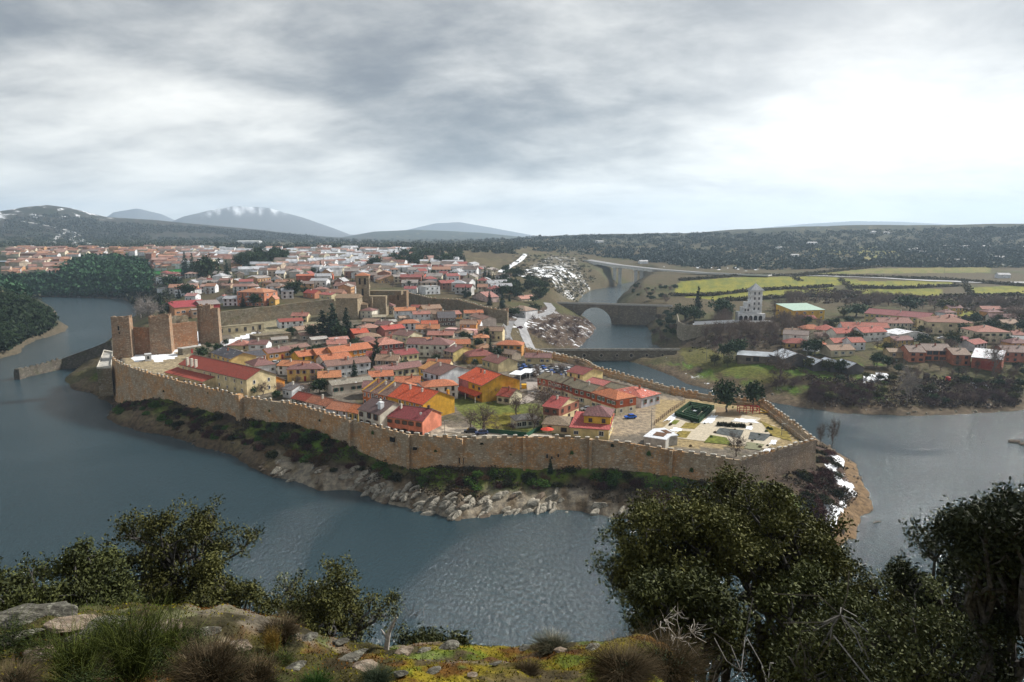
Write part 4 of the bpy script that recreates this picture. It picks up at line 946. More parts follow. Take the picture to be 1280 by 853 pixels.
MB().box(-.1, L * .42, -.14, -.03, 0, 6.4).build('pink_wall_panel', m_plaster((.45, .16, .15)), r)
H_('small cream house with dark red roof below the bright red roofed house', 621, 494, 637, 496.2, 9.5, 3.2, 2.2, (.70, .64, .46), RD, fw=(2, 1), frame=M_BROWN)
r, L = H_('brick house with crimson roof and cream ground floor', 679, 507.5, 698.6, 510.6, 14.5, 5.6, 2.4, CR, (.44, .085, .075), fw=(2, 2), sw=3, ww=(1.3, 1.2), frame=M_BROWN, upper=(BR, 2.6), chim=1)
# the stepped cream and yellow house by the wall
r, L = H_('cream house of stepped crimson and brown roofs beside the wall', 713, 534, 761, 537.3, 14, 3.3, 1.6, (.72, .58, .28), (.44, .09, .08), 'shed', fw=(3, 1), sw=3, ww=(1.7, 1.2), chim=0, edge=M_PURPLE)
block(r, L * .30, 4.3, L * .70 - .05, 9.6, 6.4, 2.4, m_plaster((.72, .48, .07)), m_roof((.20, .085, .085)), 'hip', fw=(2, 2), sw=2, ww=(1.3, 1.1), wname='upper_wall', rname='upper_roof', frame=M_BROWN)
block(r, -9.6, 2.0, 9.5, 10.5, 3.2, 1.5, m_plaster(CR), m_roof((.24, .18, .12)), 'hip', 'y', fw=(2, 1), ww=(1.5, 1.2), wname='wing_wall', rname='wing_roof', frame=M_BROWN)
tr = [(672, 471.8, 690, 475.2, 'first terrace house with wine red upper storey, at the upper left of the curved row'), (690.5, 475.8, 701, 478.6, 'second terrace house of the curved wine red and cream row'),
      (701.6, 478.0, 716, 483.4, 'third terrace house of the curved wine red and cream row'), (716.6, 484.4, 739, 489.6, 'fourth terrace house of the curved wine red and cream row')]
for i, q in enumerate(tr):
    H_(q[4], *q[:4], 9.5, 5.8 + .03 * (i % 2), 1.7, (.74, .64, .44), RG, fw=(3, 2), ww=(.95, 1.1), upper=((.40, .10, .06), 2.7), chim=1)
H_('orange roofed end house of the curved wine red and cream row', 739.5, 490.6, 770.5, 499.8, 9.5, 5.9, 1.9, (.76, .66, .46), (.52, .17, .07), 'hip', fw=(5, 2), sw=2, ww=(1.1, 1.1), upper=((.48, .12, .05), 2.7), chim=0)
H_('cream house with dark red roof standing above the curved terrace', 708.7, 464.2, 728.6, 468.4, 12.5, 5.2, 1.9, (.76, .62, .30), (.27, .07, .06), fw=(2, 2), sw=0, frame=M_BROWN, chim=0)
H_('low house with pinkish red roof tucked behind the curved terrace', 732, 477.2, 754, 482.2, 9, 3.6, 1.3, CR, (.52, .16, .14), fw=(2, 1), chim=0)
H_('low outbuilding with mossy brown roof behind the terrace end', 757, 483.5, 779, 488.5, 8, 3.8, 1.2, PA, RG, fw=(0, 1), chim=0)
H_('pale house with mottled snowy red hip roof in the paved yard', 802, 497.6, 825, 491.8, 15.5, 4.0, 2.2, (.55, .55, .60), (.60, .17, .12), 'hip', fw=(3, 1), sw=0, snow=.3, chim=1, frame=m_flat((.4, .08, .05), .7, 'red_frame'))
H_('cream yellow house with brown roof left of the dark red hip roof', 554.6, 438.2, 566.5, 440.4, 14, 4.6, 2.3, (.74, .60, .24), RP, fw=(3, 2), frame=M_BROWN)
H_('yellow house with dark red hip roof near the end tower', 584.5, 445.8, 618.5, 444.2, 12, 4.0, 2.6, (.66, .42, .10), (.27, .085, .07), 'hip', fw=(2, 1), sw=1)
H_('cream gabled house with brown red roof right of the yellow hip roofed house', 602.7, 449.2, 622.8, 454.5, 11, 4.0, 2.2, (.74, .62, .36), (.27, .11, .09), fw=(4, 1), ww=(.8, 1.6))
r, L = H_('large white institution with purplish brown roof in the middle of town', 523, 430.6, 562, 431.4, 13, 6.6, 2.8, (.70, .68, .60), (.24, .12, .11), 'hip', fw=(5, 2), ww=(1.1, 1.2), frame=M_BROWN, chim=2)
block(r, -7.5, 5, 8.5, 9, 6.0, 2.4, m_plaster(WH), m_roof((.24, .12, .11)), 'gable', 'x', fw=(4, 2), wname='wing_wall', rname='wing_roof')
H_('red walled house with pale terracotta hip roof behind the tall spruce', 473, 431.8, 505, 428.9, 15, 5.2, 2.8, (.40, .09, .07), (.52, .23, .17), 'hip', fw=(5, 2), sw=2, ww=(1.3, 1.3), snow=.1)
H_('cream house with dark red roof below the red walled hip roofed house', 496, 444.6, 523, 441.2, 8, 3.6, 2.0, (.74, .64, .38), (.28, .06, .06), fw=(4, 1), frame=m_flat((.35, .12, .06), .7, 'brown_red_frame'))
H_('brick red house with scarlet roof beside the dark conifers', 442, 417, 461, 415.6, 11, 4.6, 2.0, (.36, .09, .05), (.55, .10, .05), fw=(0, 1))
H_('house with pale rosy tile roof just below the church', 449, 411, 475, 409.6, 9, 3.6, 2.2, (.55, .45, .30), (.46, .25, .19), 'hip', fw=(3, 1))
H_('house with vivid red roof between the rosy roof and the white gable', 481, 412.5, 506, 409.8, 9, 4.0, 2.0, (.45, .2, .16), (.46, .08, .06), fw=(2, 1))
H_('cream gabled house with brown roof left of the white institution', 491, 417.8, 510, 420.2, 11, 4.6, 2.2, (.72, .66, .46), (.25, .13, .11), fw=(2, 1))
H_('tan roofed old house in the lane below the church wall', 452, 401.6, 470, 402.2, 8, 3.0, 1.5, (.40, .32, .22), RN, fw=(2, 1), chim=0)
H_('small yellow house with orange roof among bare trees', 527, 405, 547, 404.6, 7, 3.0, 1.8, YE, (.52, .13, .06), fw=(3, 1), chim=0)
H_('brown house with dark slate roof below the upper town wall', 548, 397.6, 569.5, 397, 10, 5.6, 3.6, (.17, .12, .11), (.13, .12, .13), fw=(4, 2), chim=0)
H_('pale house with two tall windows beside the end tower', 587.3, 394.6, 604.5, 399.4, 9, 5.4, 1.8, (.66, .56, .50), (.30, .17, .13), fw=(2, 1), ww=(1.3, 2.2), frame=M_BROWN)
H_('long flat roofed pink arcade in front of the pale two windowed house', 556, 411.5, 592, 413.6, 6, 3.4, .3, (.62, .34, .32), m_flat((.55, .35, .33), .9, 'pink_roof'), 'flat', fw=(5, 1), ww=(1.6, 1.8), chim=0)
H_('low house with mossy tan roof right of the white institution', 562, 428, 587, 426.5, 8, 3.2, 1.6, (.44, .36, .26), (.34, .27, .18), fw=(3, 1))
H_('house with orange tan hip roof behind the yellow hip roofed house', 599, 435.6, 617, 434.8, 8, 3.4, 2.0, (.5, .4, .28), (.42, .23, .13), 'hip', fw=(2, 1))
H_('small stone house with brown roof below the end tower', 624, 441, 640, 443, 8, 3.2, 1.6, (.34, .28, .22), (.28, .2, .15), fw=(2, 1), chim=0)
H_('white pavilion with dark roof under the bare garden trees', 645, 525.8, 674, 523.4, 6, 2.8, 1.3, (.70, .68, .55), (.13, .12, .11), 'hip', fw=(4, 1), ww=(1.4, 1.5), chim=0)
H_('long stone barn with tan roof left of the conifers', 372, 413, 398, 409, 8, 3.4, 1.6, (.35, .30, .24), (.33, .22, .16), fw=(1, 1), chim=0)
H_('roofless grey stone ruin with walls like a long box below the mossy wall', 320, 421, 364, 416.6, 9, 5.0, .3, M_WALLG, M_WALLG, 'flat', fw=(0, 1), chim=0, cat='ruin', name='ruined_house')
H_('cream rendered enclosure wall block on the snowy castle ward', 272, 409.5, 330, 404.8, 2.0, 4.6, .3, (.42, .36, .24), (.42, .36, .24), 'flat', fw=(6, 1), ww=(1.2, 2.2), frame=M_WALLG, chim=0, cat='wall', name='ward_wall')
H_('cream rendered yard wall between castle and long red roofed building', 170, 459.5, 222, 451, 1.0, 4.2, .2, (.60, .50, .30), (.60, .50, .30), 'flat', fw=(0, 1), chim=0, cat='wall', name='yard_wall')
H_('white square shed at the castle foot', 181, 444.2, 189, 443.6, 4, 3.0, .2, WH, WH, 'flat', fw=(1, 1), chim=0, cat='shed', name='shed')
H_('small stone hut with a dark red door under the snowy castle slope', 228, 436.5, 251, 433.0, 4, 3.0, .3, M_WALLG, M_CONC, 'flat', fw=(0, 1), door=M_REDDOOR, chim=0, cat='hut', name='stone_hut')
for i, q in enumerate([(302, 428.5, 336, 424, (.16, .15, .15), 'dark slate roof'), (390, 425, 410, 423, (.45, .43, .40), 'frosted grey roof'), (413, 425.5, 436, 423.6, (.50, .24, .20), 'snow streaked rosy roof'),
                       (500, 398, 512, 397.4, (.42, .30, .22), 'tan roof'), (514, 402.5, 524, 402, (.36, .30, .25), 'grey tan roof'), (466, 396.5, 482, 396, (.40, .36, .26), 'mossy roof'), (480, 402.8, 496, 402, (.46, .44, .4), 'frosty roof'),
                       (340, 425, 360, 423.5, (.36, .33, .3), 'stone grey roof'), (376, 419.6, 392, 418, (.4, .24, .19), 'faded red roof')]):
    H_('low outhouse with %s in the old town, %s' % (q[5], ('left of the barn', 'before the conifers', 'below the conifers', 'right of the church', 'by the yellow house', 'at the church foot', 'under the church wall', 'beside the ruin', 'behind the barn yard')[i]), *q[:4], 6, 2.8, 1.2, (.5, .45, .38), q[4], fw=(2, 1), chim=0, snow=.3 if i in (1, 2, 6) else 0)
# concrete garden pavilions with planted roofs
for lb, x1, y1, x2, y2, D in (('left grey concrete box with a planted brown roof bed in the garden', 805, 546.5, 832, 550.5, 9), ('right grey concrete box with a planted brown roof bed in the garden', 834, 546.2, 847, 545, 8.5)):
    a, ang, L, zg = frame_of(x1, y1, x2, y2, 3.0); r = empty('garden_pavilion', (a[0], a[1], zg), ang); tag(r, lb, 'pavilion', 'concrete pavilions in the formal garden')
    MB().box(0, L, 0, D, -2, 3).build('wall', M_CONC, r); MB().box(-.2, L + .2, -.2, D + .2, 3.0, 3.25).build('roof_slab', m_flat((.62, .64, .68), .9, 'pale_concrete'), r)
    MB().box(L * .3, L * .8, D * .25, D * .7, 3.25, 3.42).build('planting_bed', m_flat((.12, .06, .03), .95, 'earth_bed'), r)
# ------------------------------------------------------------------ right bank
H_('yellow hall with pale green roof right of the white tower', 992, 388.5, 1031, 387.5, 22, 7.5, 3.0, (.66, .42, .08), m_flat((.36, .50, .42), .6, 'green_metal'), 'shed', fw=(4, 2), sw=3, chim=0, name='hall', cat='hall')
H_('long yellow building with crimson brown roof, rearmost on the right bank', 1081, 391.5, 1160, 398, 16, 6.5, 3.0, (.66, .52, .26), (.36, .12, .12), fw=(12, 2), chim=1)
H_('grey cream apartment row with brown roof in front of the long yellow building', 1100, 404, 1141, 404, 12, 5.4, 3.0, (.60, .54, .42), (.32, .15, .12), fw=(8, 2), chim=2)
H_('large house with brown hip roof and dark verandah on the right bank', 1160, 402.5, 1217, 404, 20, 7.8, 3.4, (.66, .56, .36), (.32, .15, .10), 'hip', fw=(5, 2), sw=2, ww=(1.5, 1.4), frame=M_BROWN, chim=3)
H_('cream hip roofed block with rosy roof at the right', 1222, 415, 1264, 415.5, 18, 6.8, 3.0, (.68, .60, .44), (.40, .17, .12), 'hip', fw=(5, 2), sw=3, chim=1, frame=M_BROWN)
H_('cream house with dark red hip roof, leftmost of the right bank cluster', 1021, 412.5, 1046, 413.5, 13, 5.0, 2.8, (.66, .58, .38), (.42, .11, .075), 'hip', fw=(3, 1), chim=0)
H_('white terrace with red roofs behind the white gabled row', 1054, 408.8, 1112, 409.8, 11, 4.6, 2.6, WH, (.44, .13, .085), fw=(8, 1), chim=2)
H_('white walled house with red roof and gabled left end in the cluster', 1046, 416.8, 1078, 415.8, 10, 5.4, 2.6, (.72, .70, .62), (.42, .10, .07), fw=(4, 2), chim=1)
H_('white walled house with red roof and broad white right gable', 1079, 416, 1108.5, 414.4, 11, 5.6, 2.8, (.78, .78, .78), (.42, .10, .07), fw=(4, 2), sw=1, chim=1)
H_('low white hall with snowy grey roof beside the parked van', 1123, 418.6, 1161, 417.6, 14, 4.2, 1.8, WH, (.5, .5, .52), 'gable', 'y', fw=(3, 1), snow=.75, chim=0)
H_('white house with brown roof above the grey warehouses', 979, 417.5, 1010, 419.3, 12, 5.2, 2.0, (.74, .74, .70), (.24, .19, .17), fw=(3, 2), chim=0)
H_('small white cottage with bright orange roof behind the rounded tree', 1021, 432.5, 1033, 430, 8, 3.2, 1.8, WH, (.60, .18, .08), fw=(2, 1), chim=0)
H_('cream house with tan brown roof below the red roofed cluster', 1039, 438, 1069, 437, 10, 3.6, 2.2, (.62, .54, .38), (.34, .22, .15), fw=(3, 1), chim=1)
H_('small house with crimson roof, left of a matching white house', 1043, 428.6, 1064, 428, 9, 3.2, 2.2, (.62, .56, .44), (.44, .12, .08), fw=(2, 1), chim=0)
H_('white house with crimson roof at the end of the small red roofs', 1065, 428, 1082, 427.6, 9, 4.8, 2.2, WH, (.44, .12, .08), fw=(2, 2), chim=0)
H_('cottage with dark roof and cream wall beside the snowy path', 1022, 420.5, 1040, 420, 8, 3.2, 1.8, (.66, .6, .5), (.25, .16, .13), fw=(2, 1), chim=1)
H_('low tan shed joined to the left end of the brick row', 1112, 440, 1136, 440.6, 9, 3.2, 1.4, (.50, .38, .22), (.36, .26, .18), fw=(2, 1), chim=0)
H_('first brick house of the row with grey brown roof on the right bank', 1137, 440, 1157, 440.5, 14, 5.4, 2.6, (.48, .19, .11), (.27, .20, .17), fw=(2, 2), ww=(1.4, 1.2), frame=M_BROWN)
H_('recessed brick house with wide dark garage openings in the middle of the row', 1158, 438, 1191, 438.6, 14, 5.6, 2.6, (.50, .20, .12), (.27, .20, .17), fw=(4, 2), ww=(2.4, 1.7), frame=M_BROWN)
H_('brick house with two upstairs windows right of the garages', 1192, 443.4, 1214, 443.8, 14, 5.6, 2.6, (.48, .18, .10), (.30, .21, .16), fw=(2, 2), ww=(1.4, 1.3), frame=M_BROWN)
r, L = H_('brick garage with half snow covered crimson roof and large red doors', 1215, 446.5, 1252.5, 450, 15, 5.2, 2.8, (.42, .13, .075), (.40, .04, .09), 'shed', fw=(0, 1), snow=.86, chim=0)
MB().box(L * .32, L * .78, -.12, .0, 0, 3.8).build('door', m_flat((.34, .06, .04), .6, 'red_gate'), r)
H_('far right brick house partly hidden by shrubs', 1256, 440, 1292, 441, 14, 5.4, 2.6, (.40, .16, .11), (.24, .16, .14), fw=(4, 2), frame=M_BROWN)
H_('dark red shed behind the brick row', 1196, 424.5, 1216, 424.5, 7, 3, .8, (.3, .04, .06), (.25, .05, .06), 'shed', fw=(1, 1), chim=0, name='shed', cat='shed')
H_('grey house with glass front at the right edge of the photo', 1266, 424, 1290, 425, 10, 4, 1.5, (.55, .56, .55), (.33, .34, .35), fw=(4, 1), ww=(1.8, 2), chim=0)
# warehouses with pale sheet roofs
def sheet_roof(c=(.42, .46, .50)): return m_flat(c, .5, 'sheet_metal', .4, var=.3, sc=.25)
H_('long open shed with blue grey sheet roof by the river meadow', 922, 443.5, 968, 446.5, 13, 4.2, 1.6, (.20, .17, .14), sheet_roof(), fw=(5, 1), ww=(3, 2.2), frame=M_BROWN, chim=0, name='warehouse', cat='warehouse')
def sh(lb, x1, y1, x2, y2, D, h, rs):
    r, L = H_(lb, x1, y1, x2, y2, D, h, rs, (.10, .09, .09), sheet_roof((.50, .54, .60)), 'gable', 'y', fw=(0, 1), chim=0, name='warehouse', cat='warehouse', group='ridge roofed sheds on the right bank' if h < 3.5 else None)
    rf = [c for c in r.children if c.name.startswith('roof')][0]
    for i in range(4):
        y0 = D * (.06 + i * .24); sl = rs / (L / 2)
        for sgn in (0, 1):
            xs = (.15, L / 2 - .4) if not sgn else (L / 2 + .4, L - .15); z = lambda x: (x if x < L / 2 else L - x) * sl + .12
            q = MB(); q.face([(xs[0], y0, z(xs[0])), (xs[1], y0, z(xs[1])), (xs[1], y0 + D * .09, z(xs[1])), (xs[0], y0 + D * .09, z(xs[0]))]); q.build('roof_light', m_flat((.70, .74, .80), .4, 'translucent_sheet', .5), rf)
sh('wide shed with striped glass and grey sheet roof behind three smaller ones', 979, 449, 1014, 448.5, 16, 4.4, 3.0)
sh('leftmost of the three small ridge roofed sheds with translucent strips', 1017, 456, 1037, 455.5, 12, 3.0, 2.4)
sh('middle one of the three small ridge roofed sheds with translucent strips', 1038.5, 457.5, 1058.5, 457, 12, 3.0, 2.4)
sh('rightmost of the three small ridge roofed sheds with translucent strips', 1060, 460, 1080, 459.5, 12, 3.0, 2.4)
# white tower house
tw = empty('white_tower', (*at(941, 393.5, 17), 17), .0); tag(tw, 'tall white tower with pyramid roof and arcaded terraces by the river', 'tower')
a = at(940, 363.5, 38); c = at(953.5, 363.5, 38); w = hypot(c[0] - a[0], c[1] - a[1]); tw.location = (a[0], a[1], 17); zz = 21
MW = m_plaster((.80, .80, .80)); MB().box(0, w, 0, w, -4, zz).build('tower_wall', MW, tw)
[MB().box(-.3, w + .3, -.3, w + .3, z_, z_ + .35).build('cornice', MW, tw) for z_ in (5.5, 9.5, 13.5, 17.3, 20.8)]
q = MB(); o = 1.1; A_ = [(-o, -o), (w + o, -o), (w + o, w + o), (-o, w + o)]; [q.face([(*A_[i], zz + .1), (*A_[(i + 1) % 4], zz + .1), (w / 2, w / 2, zz + 5.2)], 0, [(0, 0), (9, 0), (4, 5)]) for i in range(4)]; q.face([(*p, zz + .1) for p in A_[::-1]]); q.build('roof', m_roof((.42, .44, .46)), tw)
q = MB(); q.tube((w / 2, w / 2, zz + 5), (w / 2, w / 2, zz + 7), .12, .05); q.build('finial', M_CONC, tw)
for lv in range(4):
    for i in range(2):
        link('window', win_mesh(1.3, 1.9, M_WHITE), tw, (w * (.3 + .4 * i), -.02, 6.6 + lv * 3.8)); link('window', win_mesh(1.3, 1.9, M_WHITE), tw, (w + .02, w * (.3 + .4 * i), 6.6 + lv * 3.8), pi / 2); link('window', win_mesh(1.3, 1.9, M_WHITE), tw, (-.02, w * (.3 + .4 * i), 6.6 + lv * 3.8), -pi / 2)
for k, (x0, z0) in enumerate(((-9, 5.0), (-6, 8.6), (-3.5, 12.2))):
    MB().box(x0, -.02 - .05 * k, -.5 - k, w - .5 + k * .1, -3 if k == 0 else z0 - 3.5, z0).build('terrace', MW, tw)
    for i in range(int(-x0 / 2.2)): link('window', win_mesh(1.2, 1.9, M_WHITE), tw, (x0 + 1.3 + i * 2.1, -.52 - k, z0 - 2.8))
for i in range(5):
    q = MB(); x_ = -8 + i * 3.6; R_ = 1.35
    pts = [(x_ + R_ * cos(a_), R_ * sin(a_)) for a_ in np.linspace(0, pi, 9)]
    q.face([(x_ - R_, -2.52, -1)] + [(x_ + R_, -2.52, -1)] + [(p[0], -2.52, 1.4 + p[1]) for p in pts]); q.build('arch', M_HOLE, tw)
MB().box(-10, w + 2, -2.5, -.5, -3, 4.2).build('arcade', MW, tw); MB().box(-14, w + 6, -8, -2.6, -4, -.9).build('terrace_base', m_plaster((.6, .6, .62)), tw)
# river wall under the park of the white tower
pk = empty('park_wall', (0, 0, 0)); tag(pk, 'curved pale retaining wall below the park trees beyond the dam', 'wall')
rampart(pk, [(846, 392, 19), (848, 402, 18), (856, 406, 17.5), (880, 407, 17.5), (905, 406, 17.5), (925, 404, 17.5)], m_stone((.34, .30, .22), (.30, .27, .2), (.38, .34, .28), .8, 'pale_masonry'), th=1.0, parapet=.4, merl=False, foot=3)
rampart(pk, [(868, 405.2, 18.3), (918, 402.8, 18.3)], M_SNOW, th=2.0, parapet=0, merl=False, foot=.3, name='snowy_coping', zmin=17.6)

# ------------------------------------------------------------------ smaller houses packed between the larger ones
def overl(f1, f2, m=1.0):
    def corners(f, m): c, s = cos(f[2]), sin(f[2]); return [(f[0] + u * c - v * s, f[1] + u * s + v * c) for u, v in ((-m, -m), (f[3] + m, -m), (f[3] + m, f[4] + m), (-m, f[4] + m), (f[3] / 2, f[4] / 2), (f[3] / 2, -m), (f[3] / 2, f[4] + m))]
    def inside(p, f, m): c, s = cos(f[2]), sin(f[2]); dx, dy = p[0] - f[0], p[1] - f[1]; u, v = dx * c + dy * s, -dx * s + dy * c; return -m < u < f[3] + m and -m < v < f[4] + m
    if hypot(f1[0] - f2[0], f1[1] - f2[1]) > 70: return False
    return any(inside(p, f2, m) for p in corners(f1, 0)) or any(inside(p, f1, m) for p in corners(f2, 0))
FW = [('cream', CR), ('white', WH), ('ochre', (.60, .42, .16)), ('orange', (.60, .30, .10)), ('pale', PA), ('stone', (.40, .33, .25)), ('white', WH)]
FR = [('terracotta', RT), ('dark red', (.32, .08, .06)), ('brown', RP), ('tan', RN), ('faded red', (.42, .18, .14)), ('orange', (.54, .22, .10))]
LM = [(200, 345, 'near the slate roofed houses'), (345, 400, 'around the orange corner house'), (400, 450, 'beside the long orange terrace'), (450, 500, 'around the tall slender spruce'), (500, 560, 'near the white institution'), (560, 610, 'by the yellow hip roofed house'), (610, 700, 'towards the car park')]
def facade(f):
    x, y = f[0] + cos(f[2]) * f[3] / 2, f[1] + sin(f[2]) * f[3] / 2; z = gz(x, y); return [toph(x + cos(f[2]) * s * f[3], y + sin(f[2]) * s * f[3], z + 3.6) + (y,) for s in (-.35, 0, .35)]
FAC = [q for f in FOOT for q in facade(f)]
nf = 0
for k in range(2500):
    px_, py_ = R.uniform(285, 660), R.uniform(398, 510); x, y = at(px_, py_, 18 if py_ < 440 else 15)
    if not bool(inpoly(np.array([x]), np.array([y]), TOWN)[0]) or segdist(np.array([x]), np.array([y]), TOWN)[0] < 9: continue
    if px_ < 345 and py_ < 445: continue
    if py_ > 462 and px_ > 552 or (px_ > 600 and py_ < 432) or (390 < px_ < 440 and 405 < py_ < 428): continue
    L, D, h, rs = R.uniform(8, 15), R.uniform(7, 9), R.choice([3.2, 4.2, 5.4, 5.4]), R.uniform(1.6, 2.4); an = R.gauss(.08, .25) - (.25 if px_ > 560 else 0); f = (x, y, an, L, D)
    if any(overl(f, g_, .8) for g_ in FOOT): continue
    zq = gz(x, y); e1 = toph(x, y, zq + h + rs * .7); e2 = toph(x + L * cos(an), y + L * sin(an), zq)
    if any(e1[0] - 2 < q[0] < e2[0] + 2 and q[1] > e1[1] and q[2] > y - 2 and q[1] < e2[1] for q in FAC): continue
    wn, wc = R.choice(FW); rn, rc = R.choice(FR); z = gz(x, y); FOOT.append(f); nf += 1
    zn = next(q[2] for q in LM if q[0] <= px_ < q[1]); sz = 'low' if h < 4 else 'two storey'
    r = empty('house', (x, y, z), an); tag(r, '%s %s house with %s roof %s, %s' % (sz, wn, rn, zn, 'upper lanes' if py_ < 425 else ('middle lanes' if py_ < 460 else 'lower lanes')), 'house', 'smaller houses of the old town')
    block(r, 0, 0, L, D, h, rs, m_plaster(wc), m_roof(rc, R.choice([0, 0, .12])), R.choice(['gable', 'gable', 'hip']), 'x', fw=(max(2, int(L / 3)), 1 if h < 4 else 2), chim=R.choice([0, 1, 1]), frame=R.choice([M_WHITE, M_BROWN]))
    if nf >= 46: break
nf = 0
for k in range(600):
    px_, py_ = R.uniform(980, 1275), R.uniform(396, 445); x, y = at(px_, py_, 15.5); L, D, h, rs = R.uniform(9, 16), R.uniform(8, 10), R.choice([3.2, 4.2, 5.4]), R.uniform(1.8, 2.6); an = R.gauss(.05, .2); f = (x, y, an, L, D)
    if any(overl(f, g_, 1.2) for g_ in FOOT) or (px_ < 1015 and py_ > 430): continue
    wn, wc = R.choice(FW); rn, rc = R.choice(FR[:5]); z = gz(x, y); FOOT.append(f); nf += 1
    r = empty('house', (x, y, z), an); tag(r, '%s %s house with %s roof %s of the right bank' % ('low' if h < 4 else 'taller', wn, rn, 'left side' if px_ < 1080 else ('middle' if px_ < 1180 else 'right side')), 'house', 'smaller houses of the right bank')
    block(r, 0, 0, L, D, h, rs, m_plaster(wc), m_roof(rc), R.choice(['gable', 'hip']), 'x', fw=(max(2, int(L / 3)), 1 if h < 4 else 2), chim=R.choice([0, 1]), frame=R.choice([M_WHITE, M_BROWN]))
    if nf >= 16: break

# ------------------------------------------------------------------ bridges, dam, viaduct
M_BRST = m_stone((.22, .18, .13), (.17, .145, .115), (.28, .23, .17), .6, 'bridge_masonry', .15)
ab = empty('arch_bridge', (0, 0, 0)); tag(ab, 'stone road bridge with one large round arch over the river', 'bridge')
zdk = 17.0; a = at(660, 378.5, zdk); c = at(820, 383.2, zdk); L = hypot(c[0] - a[0], c[1] - a[1]); ang = atan2(c[1] - a[1], c[0] - a[0]); ab.location = (a[0], a[1], zdk); ab.rotation_euler = (0, 0, ang)
def xl(px_, py_, z_):  # position along the bridge
    p = at(px_, py_, z_); return (p[0] - a[0]) * cos(ang) + (p[1] - a[1]) * sin(ang)
s0, s1 = xl(724.5, 400, 2), xl(767.5, 400, 2); cxm, rad = (s0 + s1) / 2, (s1 - s0) / 2; N_ = 24
q = MB(); T_ = 7.0; zb0 = -20.0
arc = [(cxm - rad * cos(pi * i / N_), -2.6 - rad + rad * 1.0 * sin(pi * i / N_)) for i in range(N_ + 1)]
arc = [(p[0], max(p[1], zb0)) for p in arc]
def strip(y_, flip):
    top = -.05
    P_ = [[(0, zb0), (arc[0][0], zb0), (arc[0][0], top), (0, top)], [(arc[-1][0], zb0), (L, zb0), (L, top), (arc[-1][0], top)]]
    P_ += [[arc[i], arc[i + 1], (arc[i + 1][0], top), (arc[i][0], top)] for i in range(N_)]
    for f in P_:
        pts = [(x_, y_, z_) for x_, z_ in f]; q.face(pts[::-1] if flip else pts)
strip(0, False); strip(T_, True)
for i in range(N_): q.face([(arc[i][0], 0, arc[i][1]), (arc[i][0], T_, arc[i][1]), (arc[i + 1][0], T_, arc[i + 1][1]), (arc[i + 1][0], 0, arc[i + 1][1])][::1])
q.face([(0, 0, -.05), (L, 0, -.05), (L, T_, -.05), (0, T_, -.05)]); q.build('arched_wall', M_BRST, ab)
q = MB()
for i in range(N_):
    am = pi * (i + .5) / N_; r1, r2 = rad + .02, rad + 1.1; zc_ = -2.6 - rad
    w_ = pi / N_ * .47
    P4 = [(cxm - r1 * cos(am - w_), zc_ + r1 * sin(am - w_)), (cxm - r2 * cos(am - w_), zc_ + r2 * sin(am - w_)), (cxm - r2 * cos(am + w_), zc_ + r2 * sin(am + w_)), (cxm - r1 * cos(am + w_), zc_ + r1 * sin(am + w_))]
    f = [(x_, -.12, z_) for x_, z_ in P4]; bk = [(x_, .1, z_) for x_, z_ in P4]
    vb = MB(); vb.face(f); [vb.face([f[(k + 1) % 4], f[k], bk[k], bk[(k + 1) % 4]]) for k in range(4)]
    vb.build('voussoir', m_stone((.20, .17, .13), (.17, .15, .12), (.24, .2, .16), .8, 'arch_stone'), ab)
MB().box(-12, L + 14, -.4, .15, -.05, 1.0).box(-12, L + 14, T_ - .15, T_ + .4, -.05, 1.0).build('parapet', m_flat((.36, .34, .31), .9, 'parapet_stone', .2, var=.3), ab); MB().box(-12, L + 14, .15, T_ - .15, -.04, .1).build('road_deck', m_flat((.2, .2, .2), .9, 'road_deck'), ab)
MB().box(cxm + rad + 2.5, cxm + rad + 6, -1.6, 0, zb0, -1).build('buttress', M_BRST, ab)
dm = empty('dam_bridge', (0, 0, 0)); tag(dm, 'low long masonry dam carrying a walkway across the river', 'dam')
zd = 7.0; a = at(668, 437.5, zd); c = at(846, 437.2, zd); L = hypot(c[0] - a[0], c[1] - a[1]); ang = atan2(c[1] - a[1], c[0] - a[0]); dm.location = (a[0], a[1], zd); dm.rotation_euler = (0, 0, ang)
q = MB(); n = 20
for i in range(n):
    x0, x1 = L * i / n, L * (i + 1) / n; q.box(x0, x1 + .0, -.0 - .25 * (i % 2), 5, -11, -.4)
q.build('dam_wall', m_stone((.21, .18, .14), (.17, .155, .13), (.28, .25, .2), .55, 'dam_masonry', .15), dm); MB().box(-2, L + 2, -.7, 5.3, -.4, 0).build('walkway', M_CONC, dm)
MB().box(-2, L + 2, -.7, -.35, 0, .9).build('parapet', m_flat((.33, .31, .28), .9, 'dam_parapet', .2, var=.4, sc=.5), dm)
for i, (xx, rr_) in enumerate(((.24, 1.3), (.35, 1.5), (.47, 1.4), (.58, 1.2), (.68, 1.6), (.79, 1.3), (.9, 1.2))):
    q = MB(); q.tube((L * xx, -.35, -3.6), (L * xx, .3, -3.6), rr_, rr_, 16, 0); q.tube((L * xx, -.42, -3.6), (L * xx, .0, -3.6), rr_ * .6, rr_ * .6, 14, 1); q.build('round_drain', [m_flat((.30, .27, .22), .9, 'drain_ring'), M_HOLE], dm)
M_PCON = m_flat((.66, .65, .62), .9, 'pale_viaduct_concrete', .2, var=.2, sc=.2)
vd = empty('motorway_viaduct', (0, 0, 0)); tag(vd, 'concrete motorway viaduct on tall piers crossing the far river', 'viaduct')
VP = [(722, 324.3, 34), (765, 331.5, 31), (815, 337, 29.5), (875, 341.5, 28.5), (960, 344.5, 28)]
Q = [(*at(*p), p[2]) for p in VP]
